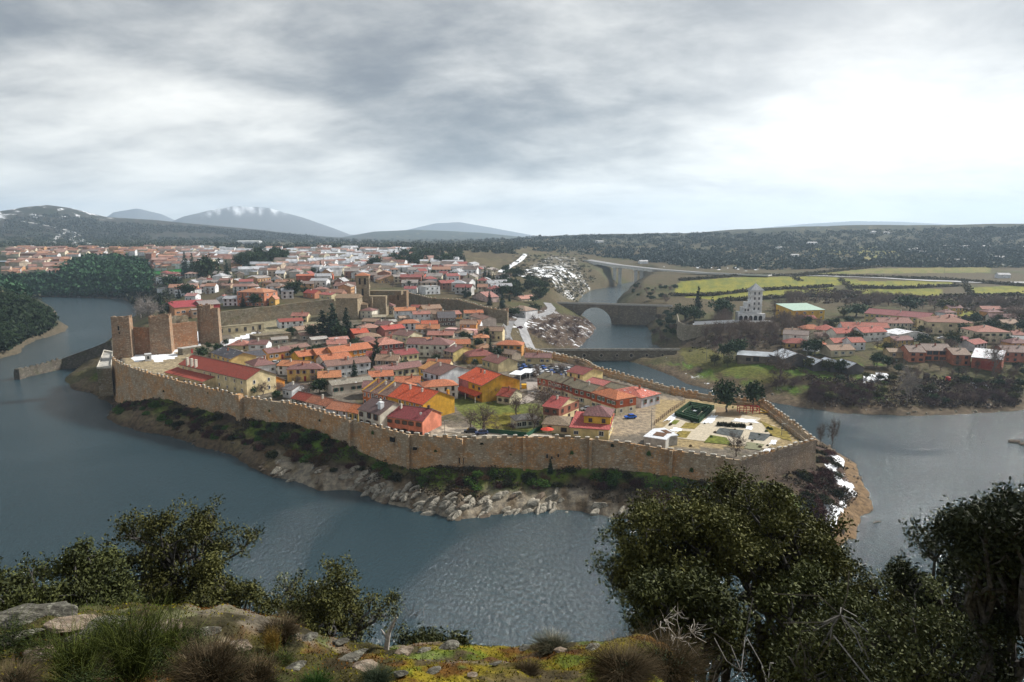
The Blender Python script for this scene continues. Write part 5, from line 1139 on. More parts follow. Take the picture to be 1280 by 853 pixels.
for k in range(len(Q) - 1):
    p, s = Q[k], Q[k + 1]; an = atan2(s[1] - p[1], s[0] - p[0]); Ls = hypot(s[0] - p[0], s[1] - p[1]); tl = -atan2(s[2] - p[2], Ls)
    for nm, bx_, mt in (('deck', (0, Ls + .4, 0, 22, -3.4 if k < 2 else -1.2, 0), M_PCON), ('barrier', (0, Ls + .4, -.25, .1, -.9, 1.0), m_flat((.55, .55, .53), .8, 'pale_barrier')), ('roadway', (0, Ls + .4, .8, 21, .0, .06), m_flat((.26, .26, .27), .9, 'far_asphalt'))):
        o = MB().box(*bx_).build(nm, mt, vd, loc=p); o.rotation_euler = (0, tl, an)
for (px_, w_, bx_y) in ((769.5, 5, 3), (778.5, 5, 17), (797, 4.5, 3), (806, 4.5, 17), (746, 4.5, 3)):
    f = np.interp(px_, [p[0] for p in VP], range(len(VP))); i = int(f); f -= i; p = [Q[i][k] * (1 - f) + Q[i + 1][k] * f for k in range(3)]
    MB().box(-w_ / 2, w_ / 2, bx_y, bx_y + 4, -34, -2).box(-w_ * .9, w_ * .9, bx_y - 1.5, bx_y + 5.5, -4.6, -3.0).build('pier', M_PCON, vd, loc=p)

# ------------------------------------------------------------------ roads (sheets laid on the ground)
M_ROAD = m_flat((.20, .20, .205), .9, 'asphalt', .2, var=.25, sc=.3); M_FROAD = m_flat((.42, .42, .42), .9, 'pale_road', .2, var=.2, sc=.05)
def road(label, pts, width, mat, lift=.12, near=False):
    P = [hit(*p)[:2] for p in pts]; Q = []
    for i in range(len(P) - 1):
        n = max(2, int(hypot(P[i + 1][0] - P[i][0], P[i + 1][1] - P[i][1]) / max(2.5, width * .5)))
        Q += [(P[i][0] + (P[i + 1][0] - P[i][0]) * k / n, P[i][1] + (P[i + 1][1] - P[i][1]) * k / n) for k in range(n)]
    Q.append(P[-1]); b = MB(); rows = []
    for k in range(2):   # round the corners
        Q = [Q[0]] + [((Q[i - 1][0] + 2 * Q[i][0] + Q[i + 1][0]) / 4, (Q[i - 1][1] + 2 * Q[i][1] + Q[i + 1][1]) / 4) for i in range(1, len(Q) - 1)] + [Q[-1]]
    for i, q in enumerate(Q):
        a, c = Q[max(i - 1, 0)], Q[min(i + 1, len(Q) - 1)]; L = hypot(c[0] - a[0], c[1] - a[1]) + 1e-6; nx, ny = -(c[1] - a[1]) / L, (c[0] - a[0]) / L
        rows.append([(q[0] + nx * width * s, q[1] + ny * width * s) for s in (-.5, -.25, 0, .25, .5)])
    for i in range(len(rows) - 1):
        for k in range(4):
            b.face([(*p, max(gz(*p), .1) + lift) for p in (rows[i][k], rows[i + 1][k], rows[i + 1][k + 1], rows[i][k + 1])][::-1])
    o = b.build('road', mat); tag(o, label, kind='structure'); return o
road('grey road curving past the snowy islet to the dam', [(700, 443), (672, 438), (660, 428), (655, 415), (648, 406), (655, 398), (685, 392), (690, 386), (684, 379)], 7, m_flat((.30, .30, .31), .9, 'asphalt', .2, var=.25, sc=.3), .25)
road('road joining the arch bridge on the town side', [(650, 403), (638, 402), (632, 412), (640, 432), (655, 436)], 6, M_ROAD, .2)
road('lane along the inner side of the town wall', [(556, 537), (600, 543), (690, 545)], 4.5, m_flat((.46, .41, .33), .95, 'lane'), .08)
road('lane through the middle of the old town', [(470, 455), (530, 452), (560, 456), (600, 470), (615, 490), (650, 505), (668, 495), (665, 478)], 5, m_flat((.34, .30, .27), .95, 'lane2'), .1)
road('snowy approach road climbing to the brick blocks', [(625, 341), (640, 332), (652, 324), (657, 318)], 9, M_SNOW, .6)
road('pale motorway loop on the far left hillside', [(66, 312), (66, 302), (74, 295), (86, 290)], 16, M_FROAD, 1.0)
road('second pale motorway branch on the far left hillside', [(96, 309), (90, 300), (92, 295), (86, 289), (78, 287), (50, 281), (28, 277)], 15, M_FROAD, 1.2)
road('third pale motorway branch on the far left hillside', [(126, 308), (104, 303), (100, 296), (94, 291), (86, 289.5)], 14, M_FROAD, 1.0)
road('motorway across the plain on the right', [(955, 343.5), (1010, 345), (1080, 347), (1150, 351), (1290, 354)], 18, M_FROAD, .8)
road('distant road across the plain', [(180, 308), (330, 307.5), (420, 309)], 14, M_FROAD, 1.0)
road('blue grey far street above the pine wood', [(-10, 327.5), (60, 326.5), (110, 326)], 12, m_flat((.30, .36, .42), .8, 'wet_street'), 1.0)
# ------------------------------------------------------------------ plant kit
def tubes(segs, n=5):
    """segs: list of (p, q, r0, r1) -> vertices, quads"""
    P = np.array([s[0] for s in segs], float); Q = np.array([s[1] for s in segs], float); r0 = np.array([s[2] for s in segs]); r1 = np.array([s[3] for s in segs])
    d = Q - P; d /= np.linalg.norm(d, axis=1, keepdims=True) + 1e-9
    ref = np.where(np.abs(d[:, 2:3]) < .9, np.array([[0, 0, 1.]]), np.array([[1., 0, 0]])); u = np.cross(d, ref); u /= np.linalg.norm(u, axis=1, keepdims=True); w = np.cross(d, u)
    a = np.arange(n) * 2 * pi / n; ca, sa = np.cos(a)[None, :, None], np.sin(a)[None, :, None]
    ring = u[:, None] * ca + w[:, None] * sa
    V = np.concatenate([P[:, None] + ring * r0[:, None, None], Q[:, None] + ring * r1[:, None, None]], 1).reshape(-1, 3)
    b = (np.arange(len(segs)) * 2 * n)[:, None]; i = np.arange(n)[None]; j = (i + 1) % n
    F = np.stack([b + i, b + j, b + n + j, b + n + i], -1).reshape(-1, 4)
    return V, F
def leafquads(Cn, s, rng, aspect=.45, flat=0.0, up=None):
    n = len(Cn); u = rng.normal(size=(n, 3)); 
    if up is not None: u = u * (1 - up) + np.array([0, 0, 1.]) * up * 1.6
    u /= np.linalg.norm(u, axis=1, keepdims=True); w = np.cross(u, rng.normal(size=(n, 3))); w /= np.linalg.norm(w, axis=1, keepdims=True) + 1e-9
    s = (s * rng.uniform(.7, 1.3, n))[:, None] if np.isscalar(s) else s[:, None]
    V = np.stack([Cn - u * s, Cn + w * s * aspect, Cn + u * s, Cn - w * s * aspect], 1).reshape(-1, 3)
    return V, np.arange(4 * n).reshape(-1, 4)
def link_nodes(child, parent, r0, r1, rng, sub=3, jit=.12):
    segs = []
    for c, p, a, b in zip(child, parent, r0, r1):
        L = np.linalg.norm(c - p); pts = [p + (c - p) * k / sub + (rng.normal(size=3) * L * jit if 0 < k < sub else 0) for k in range(sub + 1)]
        for k in range(1, sub): pts[k] = pts[k] + np.array([0, 0, L * .05])
        for k in range(sub): segs.append((pts[k], pts[k + 1], a + (b - a) * k / sub, a + (b - a) * (k + 1) / sub))
    return segs
def nearest(A, B):
    return np.argmin(((A[:, None] - B[None]) ** 2).sum(-1), 1)
def tree_geo(seed, lobes, trunk_h, trunk_r, nterm, leaves, ls, spread, c0, c1, base=(0, 0, 0), lean=(0, 0), shell=.55, ntrunk=1, twig=.012, aspect=.45, clump=0):
    """lobes: [(cx, cy, cz, rx, ry, rz)]; returns (trunk V, F), (leaf V, F, colours)"""
    g = np.random.default_rng(seed); lob = np.array(lobes, float); vol = lob[:, 3] * lob[:, 4] * lob[:, 5]; pick = g.choice(len(lob), nterm, p=vol / vol.sum())
    d = g.normal(size=(nterm, 3)); d /= np.linalg.norm(d, axis=1, keepdims=True); rad = g.uniform(shell ** 2, 1, nterm)[:, None] ** .5
    lump = 1 + .22 * np.sin(d[:, :1] * 5 + seed) * np.cos(d[:, 1:2] * 6 + seed * 2) + .12 * g.normal(size=(nterm, 1)); lump = lump * np.where(g.uniform(size=(nterm, 1)) < .09, g.uniform(1.1, 1.35, (nterm, 1)), 1)
    T = lob[pick, :3] + d * rad * lump * lob[pick, 3:6]
    n2, n1 = max(4, nterm // 7), max(3, nterm // 45)
    top = np.array([lean[0], lean[1], trunk_h])
    m2 = T[g.choice(nterm, n2, replace=False)]; m2 = m2 * .82 + top * .18 + g.normal(size=m2.shape) * .04 * lob[0, 3]
    m1 = m2[g.choice(n2, n1, replace=False)] * .5 + top * .5
    if clump:
        B_ = T[g.choice(nterm, n2, replace=False)]; w_ = g.dirichlet(np.ones(n2) * 3); pk = g.choice(n2, nterm, p=w_); T = B_[pk] + g.normal(size=T.shape) * np.array([1, 1, .6]) * clump * g.uniform(.5, 1.4, (n2, 1))[pk]; m2 = B_ * .92 + top * .08; m1 = m2[g.choice(n2, n1, replace=False)] * .55 + top * .45
    segs = []; b0 = np.array(base, float)
    for k in range(ntrunk):
        bb = b0 + (g.normal(size=3) * np.array([.12, .12, 0]) * trunk_h if ntrunk > 1 else 0)
        tt = top if ntrunk == 1 else m1[k % n1] * .6 + top * .4
        segs += link_nodes([tt], [bb], [trunk_r / sqrt(ntrunk)], [trunk_r * .6 / sqrt(ntrunk)], g, 5, .05)
    segs += link_nodes(m1, [top] * n1, [trunk_r * .5] * n1, [trunk_r * .3] * n1, g, 4, .08)
    i1 = nearest(m2, m1); segs += link_nodes(m2, m1[i1], [trunk_r * .28] * n2, [trunk_r * .12] * n2, g, 3, .1)
    TV, TF = tubes(segs, 6); off = len(TV)
    i2 = nearest(T, m2); tw = link_nodes(T, m2[i2], [trunk_r * .10] * nterm, [twig] * nterm, g, 2, .1)
    V2, F2 = tubes(tw, 3)
    TV = np.concatenate([TV, V2]); TF = [TF, F2 + off]
    if leaves:
        Cn = np.repeat(T, leaves, 0) + g.normal(size=(nterm * leaves, 3)) * spread
        V, F = leafquads(Cn, ls, g, aspect)
        tn = np.repeat(g.uniform(0, 1, nterm), leaves); col = np.clip(tn * .6 + g.uniform(0, .5, nterm * leaves), 0, 1)[:, None]
        cc = np.array(c0)[None] * (1 - col) + np.array(c1)[None] * col; cc = np.repeat(cc, 4, 0)
        return (TV, TF), (V, F, cc)
    return (TV, TF), None
def quads(V, F, name, mat, cols=None): return mesh_np(name, V, F, mat, cols)
def trunk_mesh(tr, name, mat, col=None):
    V, (F1, F2) = tr; F = np.concatenate([F1, F2]); c = np.broadcast_to(np.array(col), (len(V), 3)) if col is not None else None
    return mesh_np(name, V, F, mat, c)
# generic unit-height kinds (height 1, scaled on planting)
def unit_round(seed, c0, c1, nt=90, lv=16, ls=.045, wide=.42):
    g = random.Random(seed); lb = [(0, 0, .62, wide, wide, .34)] + [(g.uniform(-.2, .2), g.uniform(-.2, .2), g.uniform(.45, .8), .22, .22, .18) for _ in range(4)]
    tr, lf = tree_geo(seed, lb, .3, .035, nt, lv, ls, .055, c0, c1, shell=.3, twig=.003, aspect=.7)
    return trunk_mesh(tr, 'trunk', M_BARK), quads(lf[0], lf[1], 'crown', M_LEAF, lf[2])
def unit_cone(seed, c0, c1, wide=.23, tiers=16, lv=150):
    g = np.random.default_rng(seed); Cn = []; segs = [(np.array([0, 0, 0.]), np.array([0, 0, .98]), .022, .003)]
    for k in range(tiers):
        f = k / (tiers - 1); z = .10 + .88 * f; r = wide * (1 - f) ** .85 + .012; nb = max(3, int(9 * (1 - f)) + 3)
        for b_ in range(nb):
            a = g.uniform(0, 2 * pi); rr_ = r * g.uniform(.75, 1.12); tip = np.array([cos(a) * rr_, sin(a) * rr_, z - rr_ * .28]); root_ = np.array([0, 0, z])
            segs.append((root_, tip, .006, .0015)); m = int(lv / 10 * (1 - f * .6)); q = g.uniform(.15, 1.0, m)[:, None]
            Cn.append(root_ + (tip - root_) * q + g.normal(size=(m, 3)) * (.016 + .02 * (1 - f)))
    Cn = np.concatenate(Cn); V, F = leafquads(Cn, .030, g, .5); t_ = g.uniform(0, 1, len(Cn))[:, None]; cc = np.repeat(np.array(c0) * (1 - t_) + np.array(c1) * t_, 4, 0)
    TV, TF = tubes(segs, 4); return mesh_np('trunk', TV, TF, M_BARK), quads(V, F, 'crown', M_LEAF, cc)
def unit_bare(seed, col, nt=260, wide=.40, lowz=.45, rz=.42):
    g = random.Random(seed); lb = [(0, 0, .58, wide, wide, rz)] + [(g.uniform(-.2, .2), g.uniform(-.2, .2), g.uniform(.5, .85), .2, .2, .15) for _ in range(3)]
    tr, _ = tree_geo(seed, lb, .22, .030, nt, 0, 0, 0, None, None, shell=.1, twig=.0035)
    V, (F1, F2) = tr; c = np.array(col)[None] * np.random.default_rng(seed).uniform(.7, 1.3, (len(V), 1))
    n1 = int(F1.max()) + 1
    # fine outer twigs make the crown read as a brown haze of branches
    gg = np.random.default_rng(seed + 9); tips = V[F2[:, 2]][::2]; dd_ = gg.normal(size=tips.shape) * .06 + (tips - np.array([0, 0, .4])) * .10
    V3, F3 = tubes([(a_, a_ + b_, .0028, .0012) for a_, b_ in zip(tips, dd_)], 3); c3 = np.array(col)[None] * gg.uniform(.7, 1.3, (len(V3), 1))
    VC = np.concatenate([V[n1:], V3]); FC = np.concatenate([F2 - n1, F3 + len(V) - n1])
    return mesh_np('trunk', V[:n1], F1, M_TWIG, c[:n1]), mesh_np('crown', VC, FC, M_TWIG, np.concatenate([c[n1:], c3]))
def unit_bush(seed, c0, c1, n=900, ls=.06, up=0.0, asp=.6):
    g = np.random.default_rng(seed); d = g.normal(size=(n, 3)); d[:, 2] = np.abs(d[:, 2]); d /= np.linalg.norm(d, axis=1, keepdims=True)
    lump = 1 + .25 * np.sin(d[:, 0] * 6 + seed) * np.cos(d[:, 1] * 7 + 2 * seed); Cn = d * (g.uniform(.2, 1, n) ** .5 * lump)[:, None] * np.array([.6, .6, .75]); Cn[:, 2] += .05
    V, F = leafquads(Cn, ls, g, asp, up=up); t_ = g.uniform(0, 1, n)[:, None]; cc = np.repeat(np.array(c0) * (1 - t_) + np.array(c1) * t_, 4, 0)
    return V, F, cc
KIND = {}
DG, LG = (.012, .028, .014), (.045, .075, .03)
KIND['evergreen'] = [unit_round(s, DG, LG) for s in (11, 12, 13)]
KIND['olive'] = [unit_round(s, (.03, .035, .012), (.10, .10, .03)) for s in (21, 22)]
KIND['pine'] = [unit_round(s, (.014, .032, .018), (.05, .09, .035), wide=.5) for s in (15, 16)]
KIND['spruce'] = [unit_cone(s, (.010, .026, .018), (.035, .065, .04)) for s in (31, 32)]
KIND['cypress'] = [unit_cone(s, (.012, .03, .014), (.04, .07, .03), wide=.13) for s in (33,)]
KIND['bare'] = [unit_bare(s, (.15, .115, .095)) for s in (41, 42, 43)]
KIND['grey'] = [unit_bare(s, (.24, .215, .20)) for s in (44, 45)]
KIND['purple'] = [unit_bare(s, (.085, .055, .055), 220, .5, .3, .45) for s in (46, 47)]
CATS = dict(evergreen='evergreen tree', olive='tree', pine='pine tree', spruce='conifer', cypress='cypress', bare='bare tree', grey='bare tree', purple='bare shrub')
NAMES = dict(evergreen='evergreen_tree', olive='olive_green_tree', pine='pine_tree', spruce='conifer_tree', cypress='cypress_tree', bare='bare_tree', grey='bare_tree', purple='bare_shrub')
def plant(kind, x, y, z, h, label, group=None, wx=1.0):
    tm, cm = R.choice(KIND[kind]); o = empty(NAMES[kind], (x, y, z - .15), R.uniform(0, 6.28)); o.scale = (h * wx, h * wx, h)
    link('trunk', tm, o); link('crown', cm, o); tag(o, label, CATS[kind], group); return o
def plant_px(kind, px, py, hpx, label, group=None, wx=1.0):
    x, y, z = hit(px, py); h = hpx * hypot(x, y) / FOC * 1.02; return plant(kind, x, y, z, h, label, group, wx)

# ------------------------------------------------------------------ single trees
for q in [('spruce', 416, 423, 42, 'tallest dark conifer of the group below the church', 1.35), ('spruce', 404, 424, 34, 'broad conifer at the left of the dark group below the church', 1.7), ('spruce', 434, 424, 38, 'narrow pointed conifer at the right of the dark group below the church', 1.1),
          ('evergreen', 391, 424, 18, 'bushy green tree at the left foot of the dark conifers'), ('evergreen', 425, 426, 20, 'dark bushy tree between the two pointed conifers'),
          ('evergreen', 366, 372, 20, 'dark round tree standing just behind the old mossy wall', 1.25), ('spruce', 471, 460, 38, 'tall slender spruce beside the red walled hip roofed house', 1.15), ('spruce', 443, 474, 24, 'small spruce in front of the white two storey long house'),
          ('spruce', 479, 458, 16, 'little spruce at the right foot of the tall spruce'), ('spruce', 506, 482, 20, 'small fir in the yard of the long low cream house'), ('evergreen', 518, 482, 12, 'round garden bush by the long low cream house'),
          ('cypress', 501, 458, 12, 'dark little cypress in front of the cream house with dark red roof', 1.6), ('evergreen', 346, 500, 12, 'green bush beside the small white grey roofed house'), ('evergreen', 316, 495, 14, 'dark ivy clump at the end of the long cream building', .9),
          ('spruce', 613, 452, 34, 'dark column shaped fir right of the tan hip roof', .6), ('evergreen', 607, 425, 16, 'dark tree beside the pale two windowed house'), ('evergreen', 908, 516, 40, 'left one of two big dark garden trees', .85), ('evergreen', 941, 514, 38, 'right one of two big dark garden trees', .75),
          ('bare', 605, 543, 42, 'broad bare tree by the parked blue car inside the wall', 1.2), ('bare', 588, 536, 26, 'lower bare tree in the snowy yard'), ('bare', 645, 520, 34, 'bare tree leaning over the green garden'), ('bare', 682, 520, 46, 'wide bare tree above the white pavilion', 1.2),
          ('bare', 668, 537, 36, 'dark bare tree in front of the white pavilion'), ('bare', 612, 500, 26, 'thin bare tree against the bright red roofed house'), ('bare', 920, 571, 32, 'pale bare tree inside the garden wall', 1.0), ('purple', 640, 540, 14, 'dark bare hedge bush by the garden fence', 1.6), ('purple', 622, 541, 12, 'second dark bare bush by the garden fence', 1.6),
          ('grey', 188, 404, 32, 'large grey leafless tree behind the castle towers', 1.1), ('grey', 176, 398, 22, 'smaller grey leafless tree at the river edge behind the castle'), ('spruce', 202, 402, 24, 'dark conifer right of the large grey tree'), ('evergreen', 212, 398, 20, 'rounded evergreen just left of the orange school'),
          ('bare', 533, 425, 18, 'bare tree left of the pink arcade'), ('bare', 598, 432, 18, 'tawny bare tree in front of the pink arcade'), ('bare', 540, 420, 14, 'bare scrubby tree in the lane above the white institution'), ('bare', 575, 420, 14, 'bare tree behind the white institution'),
          ('evergreen', 627, 372, 16, 'bright green tree right of the end of the far town', 1.1), ('evergreen', 643, 373, 14, 'small green tree left of the pale cottage'), ('spruce', 628, 386, 22, 'dark fir behind the end tower'), ('spruce', 612, 382, 18, 'dark fir left of the end tower'),
          ('spruce', 872, 397, 36, 'tall pine standing in the park beyond the dam', .9), ('pine', 856, 400, 20, 'round pine at the left end of the riverside park', 1.2), ('pine', 868, 402, 18, 'round pine in front of the tall park pine', 1.2), ('pine', 903, 399, 24, 'broad green pine left of the bare park trees', 1.2),
          ('olive', 893, 457, 14, 'small rust green tree by the river meadow', 1.0), ('olive', 909, 459, 13, 'small round olive tree by the open shed', 1.0), ('evergreen', 921, 450, 26, 'dark evergreen in front of the river sheds', 1.1), ('evergreen', 905, 448, 18, 'dark evergreen left of the river sheds'),
          ('evergreen', 1018, 445, 20, 'rounded dark green tree beside the orange roofed cottage', 1.15), ('bare', 975, 478, 42, 'tall spreading bare tree in front of the striped shed', 1.0), ('grey', 1133, 506, 48, 'tall pale bare poplar on the right river bank', .6), ('bare', 1242, 470, 40, 'bare tree before the red garage', .7),
          ('olive', 1012, 462, 14, 'rusty olive bush by the shed row', 1.2), ('olive', 1034, 465, 15, 'orange green bush before the middle shed', 1.2), ('evergreen', 1050, 466, 15, 'dark green bush before the right shed', 1.2), ('pine', 1137, 389, 17, 'dark rounded stone pine behind the long yellow building', 1.6), ('pine', 1070, 396, 15, 'green spreading pine left of the long yellow building', 2.0),
          ('evergreen', 1096, 458, 15, 'dark evergreen bush left of the brick row', 1.2), ('evergreen', 1110, 460, 13, 'second dark evergreen bush left of the brick row', 1.3), ('olive', 1182, 392, 16, 'brown green tree above the large verandah house', 1.4),
          ('bare', 1040, 560, 36, 'thin bare tree outside the garden wall corner', .5), ('bare', 1025, 556, 28, 'slim bare sapling at the tip of the wall', .5), ('cypress', 688, 592, 20, 'dark narrow shrub growing against the town wall', 1.4), ('spruce', 983, 590, 22, 'ivy green shrub clinging to the corner wall', .9),
          ('spruce', 251, 356, 22, 'dark cedar left of the far street', 1.0), ('spruce', 260, 352, 26, 'tall dark cedar by the far street', 1.0), ('evergreen', 259, 354, 30, 'large broad cedar at the centre left of the far town', 1.0), ('spruce', 284, 352, 24, 'blue green cedar right of the broad cedar'),
          ('spruce', 232, 345, 26, 'tall far cedar above the sports pitch'), ('spruce', 241, 344, 24, 'second tall far cedar above the sports pitch'), ('spruce', 304, 384, 16, 'small dark fir left of the orange brown apartments'), ('evergreen', 319, 386, 18, 'green tree before the orange brown apartments', .9),
          ('evergreen', 234, 372, 16, 'dark green tree above the orange school', 1.3), ('evergreen', 214, 366, 20, 'dense evergreen left of the far villas', 1.3), ('spruce', 401, 341, 14, 'pointed fir beside the white apartment block'), ('evergreen', 468, 339, 18, 'dark far tree right of the belfry', 1.2), ('spruce', 582, 372, 14, 'fir among the houses behind the upper wall'),
          ('spruce', 606, 351, 16, 'dark fir right of the wine red blocks'), ('spruce', 611, 350, 12, 'little fir right of the wine red blocks'), ('evergreen', 668, 392, 12, 'dark bush beside the domed villa', 1.5), ('evergreen', 640, 396, 12, 'dark hedge tree below the domed villa', 2.0)]:
    plant_px(*q[:5], wx=(q[5] if len(q) > 5 else 1.0))
def scatter(kind, poly, n, hm, label, group, wx=1.0, mind=3.0, cond=None, lst=None):
    out_ = []; tries = 0; xs = [p[0] for p in poly]; ys = [p[1] for p in poly]
    ax, ay = NR.uniform(min(xs), max(xs), n * 14), NR.uniform(min(ys), max(ys), n * 14); m = inpoly(ax, ay, poly); H3 = hits(ax[m], ay[m])
    for x, y, z in H3:
        if len(out_) >= n: break
        x, y, z = float(x), float(y), float(z)
        if z < .35 or (cond and not cond(x, y, z)): continue
        if any((x - a) ** 2 + (y - b) ** 2 < mind ** 2 for a, b in out_): continue
        out_.append((x, y)); k = R.choice(kind) if isinstance(kind, (list, tuple)) else kind
        plant(k, x, y, z, R.uniform(*hm), label if isinstance(label, str) else label[k], group, wx * R.uniform(.85, 1.2))
    return out_
scatter('bare', [(925, 385), (1010, 385), (1000, 418), (925, 425), (880, 425), (885, 408)], 75, (6, 11), 'grey brown bare tree in the riverside grove around the white tower', 'bare trees of the riverside grove', 1.1, 3, lambda x, y, z: not (912 < toph(x, y, z)[0] < 966 and toph(x, y, z)[1] < 412))
scatter(['purple', 'bare'], [(880, 425), (1000, 420), (985, 436), (880, 436)], 36, (3, 6), dict(purple='dark bare shrub of the thicket left of the open shed', bare='low bare tree of the thicket left of the open shed'), 'thicket left of the open shed', 1.3)
scatter('bare', [(985, 374), (1080, 372), (1140, 376), (1280, 380), (1280, 402), (1180, 388), (1075, 384), (985, 384)], 80, (6, 10), 'distant leafless tree in the brown wood behind the right bank houses', 'leafless wood behind the right bank', 1.3, 4)
scatter('purple', [(1010, 486), (1090, 484), (1085, 512), (1015, 506)], 34, (3.5, 5.5), 'dark purple bare shrub at the water edge left of the pale poplar', 'dark shrubs left of the pale poplar', 1.4, 2.5)
scatter('purple', [(1140, 488), (1262, 482), (1280, 505), (1245, 510), (1150, 512)], 30, (3, 5.5), 'dark purple bare shrub on the right bank below the brick row', 'dark shrubs right of the pale poplar', 1.5, 2.5)
scatter(['evergreen', 'olive'], [(1010, 462), (1280, 462), (1280, 505), (1020, 505)], 34, (2.5, 5), dict(evergreen='green bush among the dark shrubs of the right bank', olive='olive bush among the dark shrubs of the right bank'), 'green bushes of the right bank', 1.4, 4)
scatter('purple', [(960, 470), (1010, 468), (1012, 490), (970, 486)], 10, (3, 5), 'brownish bare shrub on the bank below the spreading tree', 'shrubs below the spreading bare tree', 1.5, 2.5)
scatter(['bare', 'evergreen', 'olive'], [(1000, 395), (1280, 400), (1280, 440), (1000, 445)], 60, (5, 9), dict(bare='leafless tree among the houses of the right bank', evergreen='dark green tree among the houses of the right bank', olive='brown green tree among the houses of the right bank'), 'trees among the right bank houses', 1.1, 6, lambda x, y, z: not any(hypot(x - f[0] - f[3] / 2, y - f[1] - f[4] / 2) < f[3] * .62 for f in FOOT))
scatter('bare', [(1090, 455), (1280, 462), (1280, 480), (1100, 480)], 20, (4, 8), 'thin leafless tree in the gardens below the brick row', 'thin trees below the brick row', .8, 4)
scatter('purple', [(660, 395), (740, 400), (738, 430), (690, 432), (665, 415)], 40, (2.5, 5), 'dark scrub bush on the snowy rock islet beside the dam', 'scrub on the snowy islet', 1.5, 2)
scatter(['evergreen', 'bare'], [(785, 355), (850, 362), (845, 385), (820, 395), (815, 425), (835, 430), (850, 408), (838, 380), (788, 372)], 60, (3, 6), dict(evergreen='green bush on the slope above the bridge right abutment', bare='leafless bush on the slope above the bridge right abutment'), 'bushes on the slope right of the bridge', 1.3, 3)
scatter('evergreen', [(622, 345), (640, 340), (680, 355), (686, 372), (665, 380), (625, 368)], 40, (6, 11), 'blue green pine on the slope right of the far town', 'pines right of the far town', 1.2, 4)
scatter('evergreen', [(0, 366), (40, 380), (70, 398), (60, 415), (30, 425), (12, 436), (0, 442)], 120, (5, 8), 'dark evergreen oak on the steep left bank', 'oaks covering the steep left bank', 1.2, 3)
scatter(['evergreen', 'spruce'], [(300, 330), (335, 322), (360, 322), (360, 328), (322, 338), (300, 342)], 34, (14, 20), dict(evergreen='tall dark tree in the far avenue left of the white factory', spruce='tall dark conifer in the far avenue left of the white factory'), 'far avenue of dark trees', 1.0, 6)
scatter(['evergreen', 'spruce'], [(485, 322), (580, 316), (582, 330), (560, 334), (490, 334)], 60, (12, 18), dict(evergreen='dark park tree before the white factory', spruce='dark park conifer before the white factory'), 'dark park trees before the white factory', 1.1, 7)
scatter(['evergreen', 'bare', 'spruce'], [(190, 345), (330, 345), (640, 330), (640, 382), (500, 360), (200, 392)], 110, (5, 10), dict(evergreen='evergreen garden tree among the far town houses', bare='leafless garden tree among the far town houses', spruce='dark fir among the far town houses'), 'garden trees of the far town', 1.0, 9)
scatter(['bare', 'evergreen'], [(230, 440), (420, 405), (560, 405), (640, 430), (640, 470), (560, 500), (480, 470), (380, 500), (330, 500)], 80, (3.5, 6.5), dict(bare='small leafless tree in the yards of the old town', evergreen='small evergreen bush in the yards of the old town'), 'yard trees of the old town', 1.1, 5, lambda x, y, z: not any(hypot(x - f[0] - f[3] / 2, y - f[1] - f[4] / 2) < max(f[3], f[4]) * .55 for f in FOOT))
scatter('bare', [(640, 470), (720, 455), (735, 462), (650, 480)], 8, (3, 5), 'small leafless tree beside the car park', 'small trees by the car park', 1.2, 4)

# ------------------------------------------------------------------ woods that read as one mass
def ico():
    me = bpy.data.meshes.new('seed_crown'); import bmesh; bm = bmesh.new(); bmesh.ops.create_icosphere(bm, subdivisions=2, radius=1); bm.to_mesh(me); bm.free()
    V = np.array([v.co[:] for v in me.vertices]); F = np.array([p.vertices[:] for p in me.polygons]); bpy.data.meshes.remove(me); return V, F
IV, IF = ico()
def mass(name, label, P, hs, c0, c1, wx=.6, leafy=True):
    """many rough crowns joined into one mass; every crown is a ragged lump with loose leaf clumps round it"""
    P = np.array(P); n = len(P); g = np.random.default_rng(len(P)); hs = np.asarray(hs)
    if leafy:
        m = 26; d = g.normal(size=(n, m, 3)); d /= np.linalg.norm(d, axis=2, keepdims=True); d[..., 2] = d[..., 2] * .5 + .5
        Cn = P[:, None] + d * (hs[:, None, None] * np.array([wx, wx, 1.0])) * g.uniform(.5, 1.05, (n, m, 1)); s = np.repeat(hs * .26, m) * g.uniform(.7, 1.3, n * m)
        V, F = leafquads(Cn.reshape(-1, 3), s, g, .8); t_ = np.clip(np.repeat(g.uniform(0, 1, n), m) * .6 + g.uniform(0, .4, n * m), 0, 1)[:, None]; cc = np.repeat(np.array(c0) * (1 - t_) + np.array(c1) * t_, 4, 0)
        o = link(name, mesh_np(name, V, F, M_LEAF, cc)); tag(o, label, kind='stuff'); return o
def spots(poly, n, cond=None, hfix=None):
    out_ = []; xs = [p[0] for p in poly]; ys = [p[1] for p in poly]; k = 0
    while len(out_) < n and k < n * 8:
        k += n; ax, ay = NR.uniform(min(xs), max(xs), n * 2), NR.uniform(min(ys), max(ys), n * 2); m = inpoly(ax, ay, poly)
        H3 = hits(ax[m], ay[m]); out_ += [tuple(q) for q in H3 if q[2] > .5 and (not cond or cond(*q))]
    return out_[:n]
P_ = spots([(72, 336), (110, 324), (150, 322), (180, 330), (192, 348), (190, 366), (150, 371), (60, 370), (20, 372), (0, 368), (0, 350), (40, 348)], 1500)
mass('pine_wood', 'blue green pine wood on the hill above the left river bend', P_, [R.uniform(6, 10) for _ in P_], (.010, .030, .018), (.035, .085, .035))
P_ = spots([(0, 345), (60, 345), (200, 352), (215, 375), (190, 392), (165, 382), (0, 372)], 420)
P2 = spots([(0, 366), (40, 380), (70, 398), (60, 415), (30, 425), (12, 436), (0, 442)], 360)
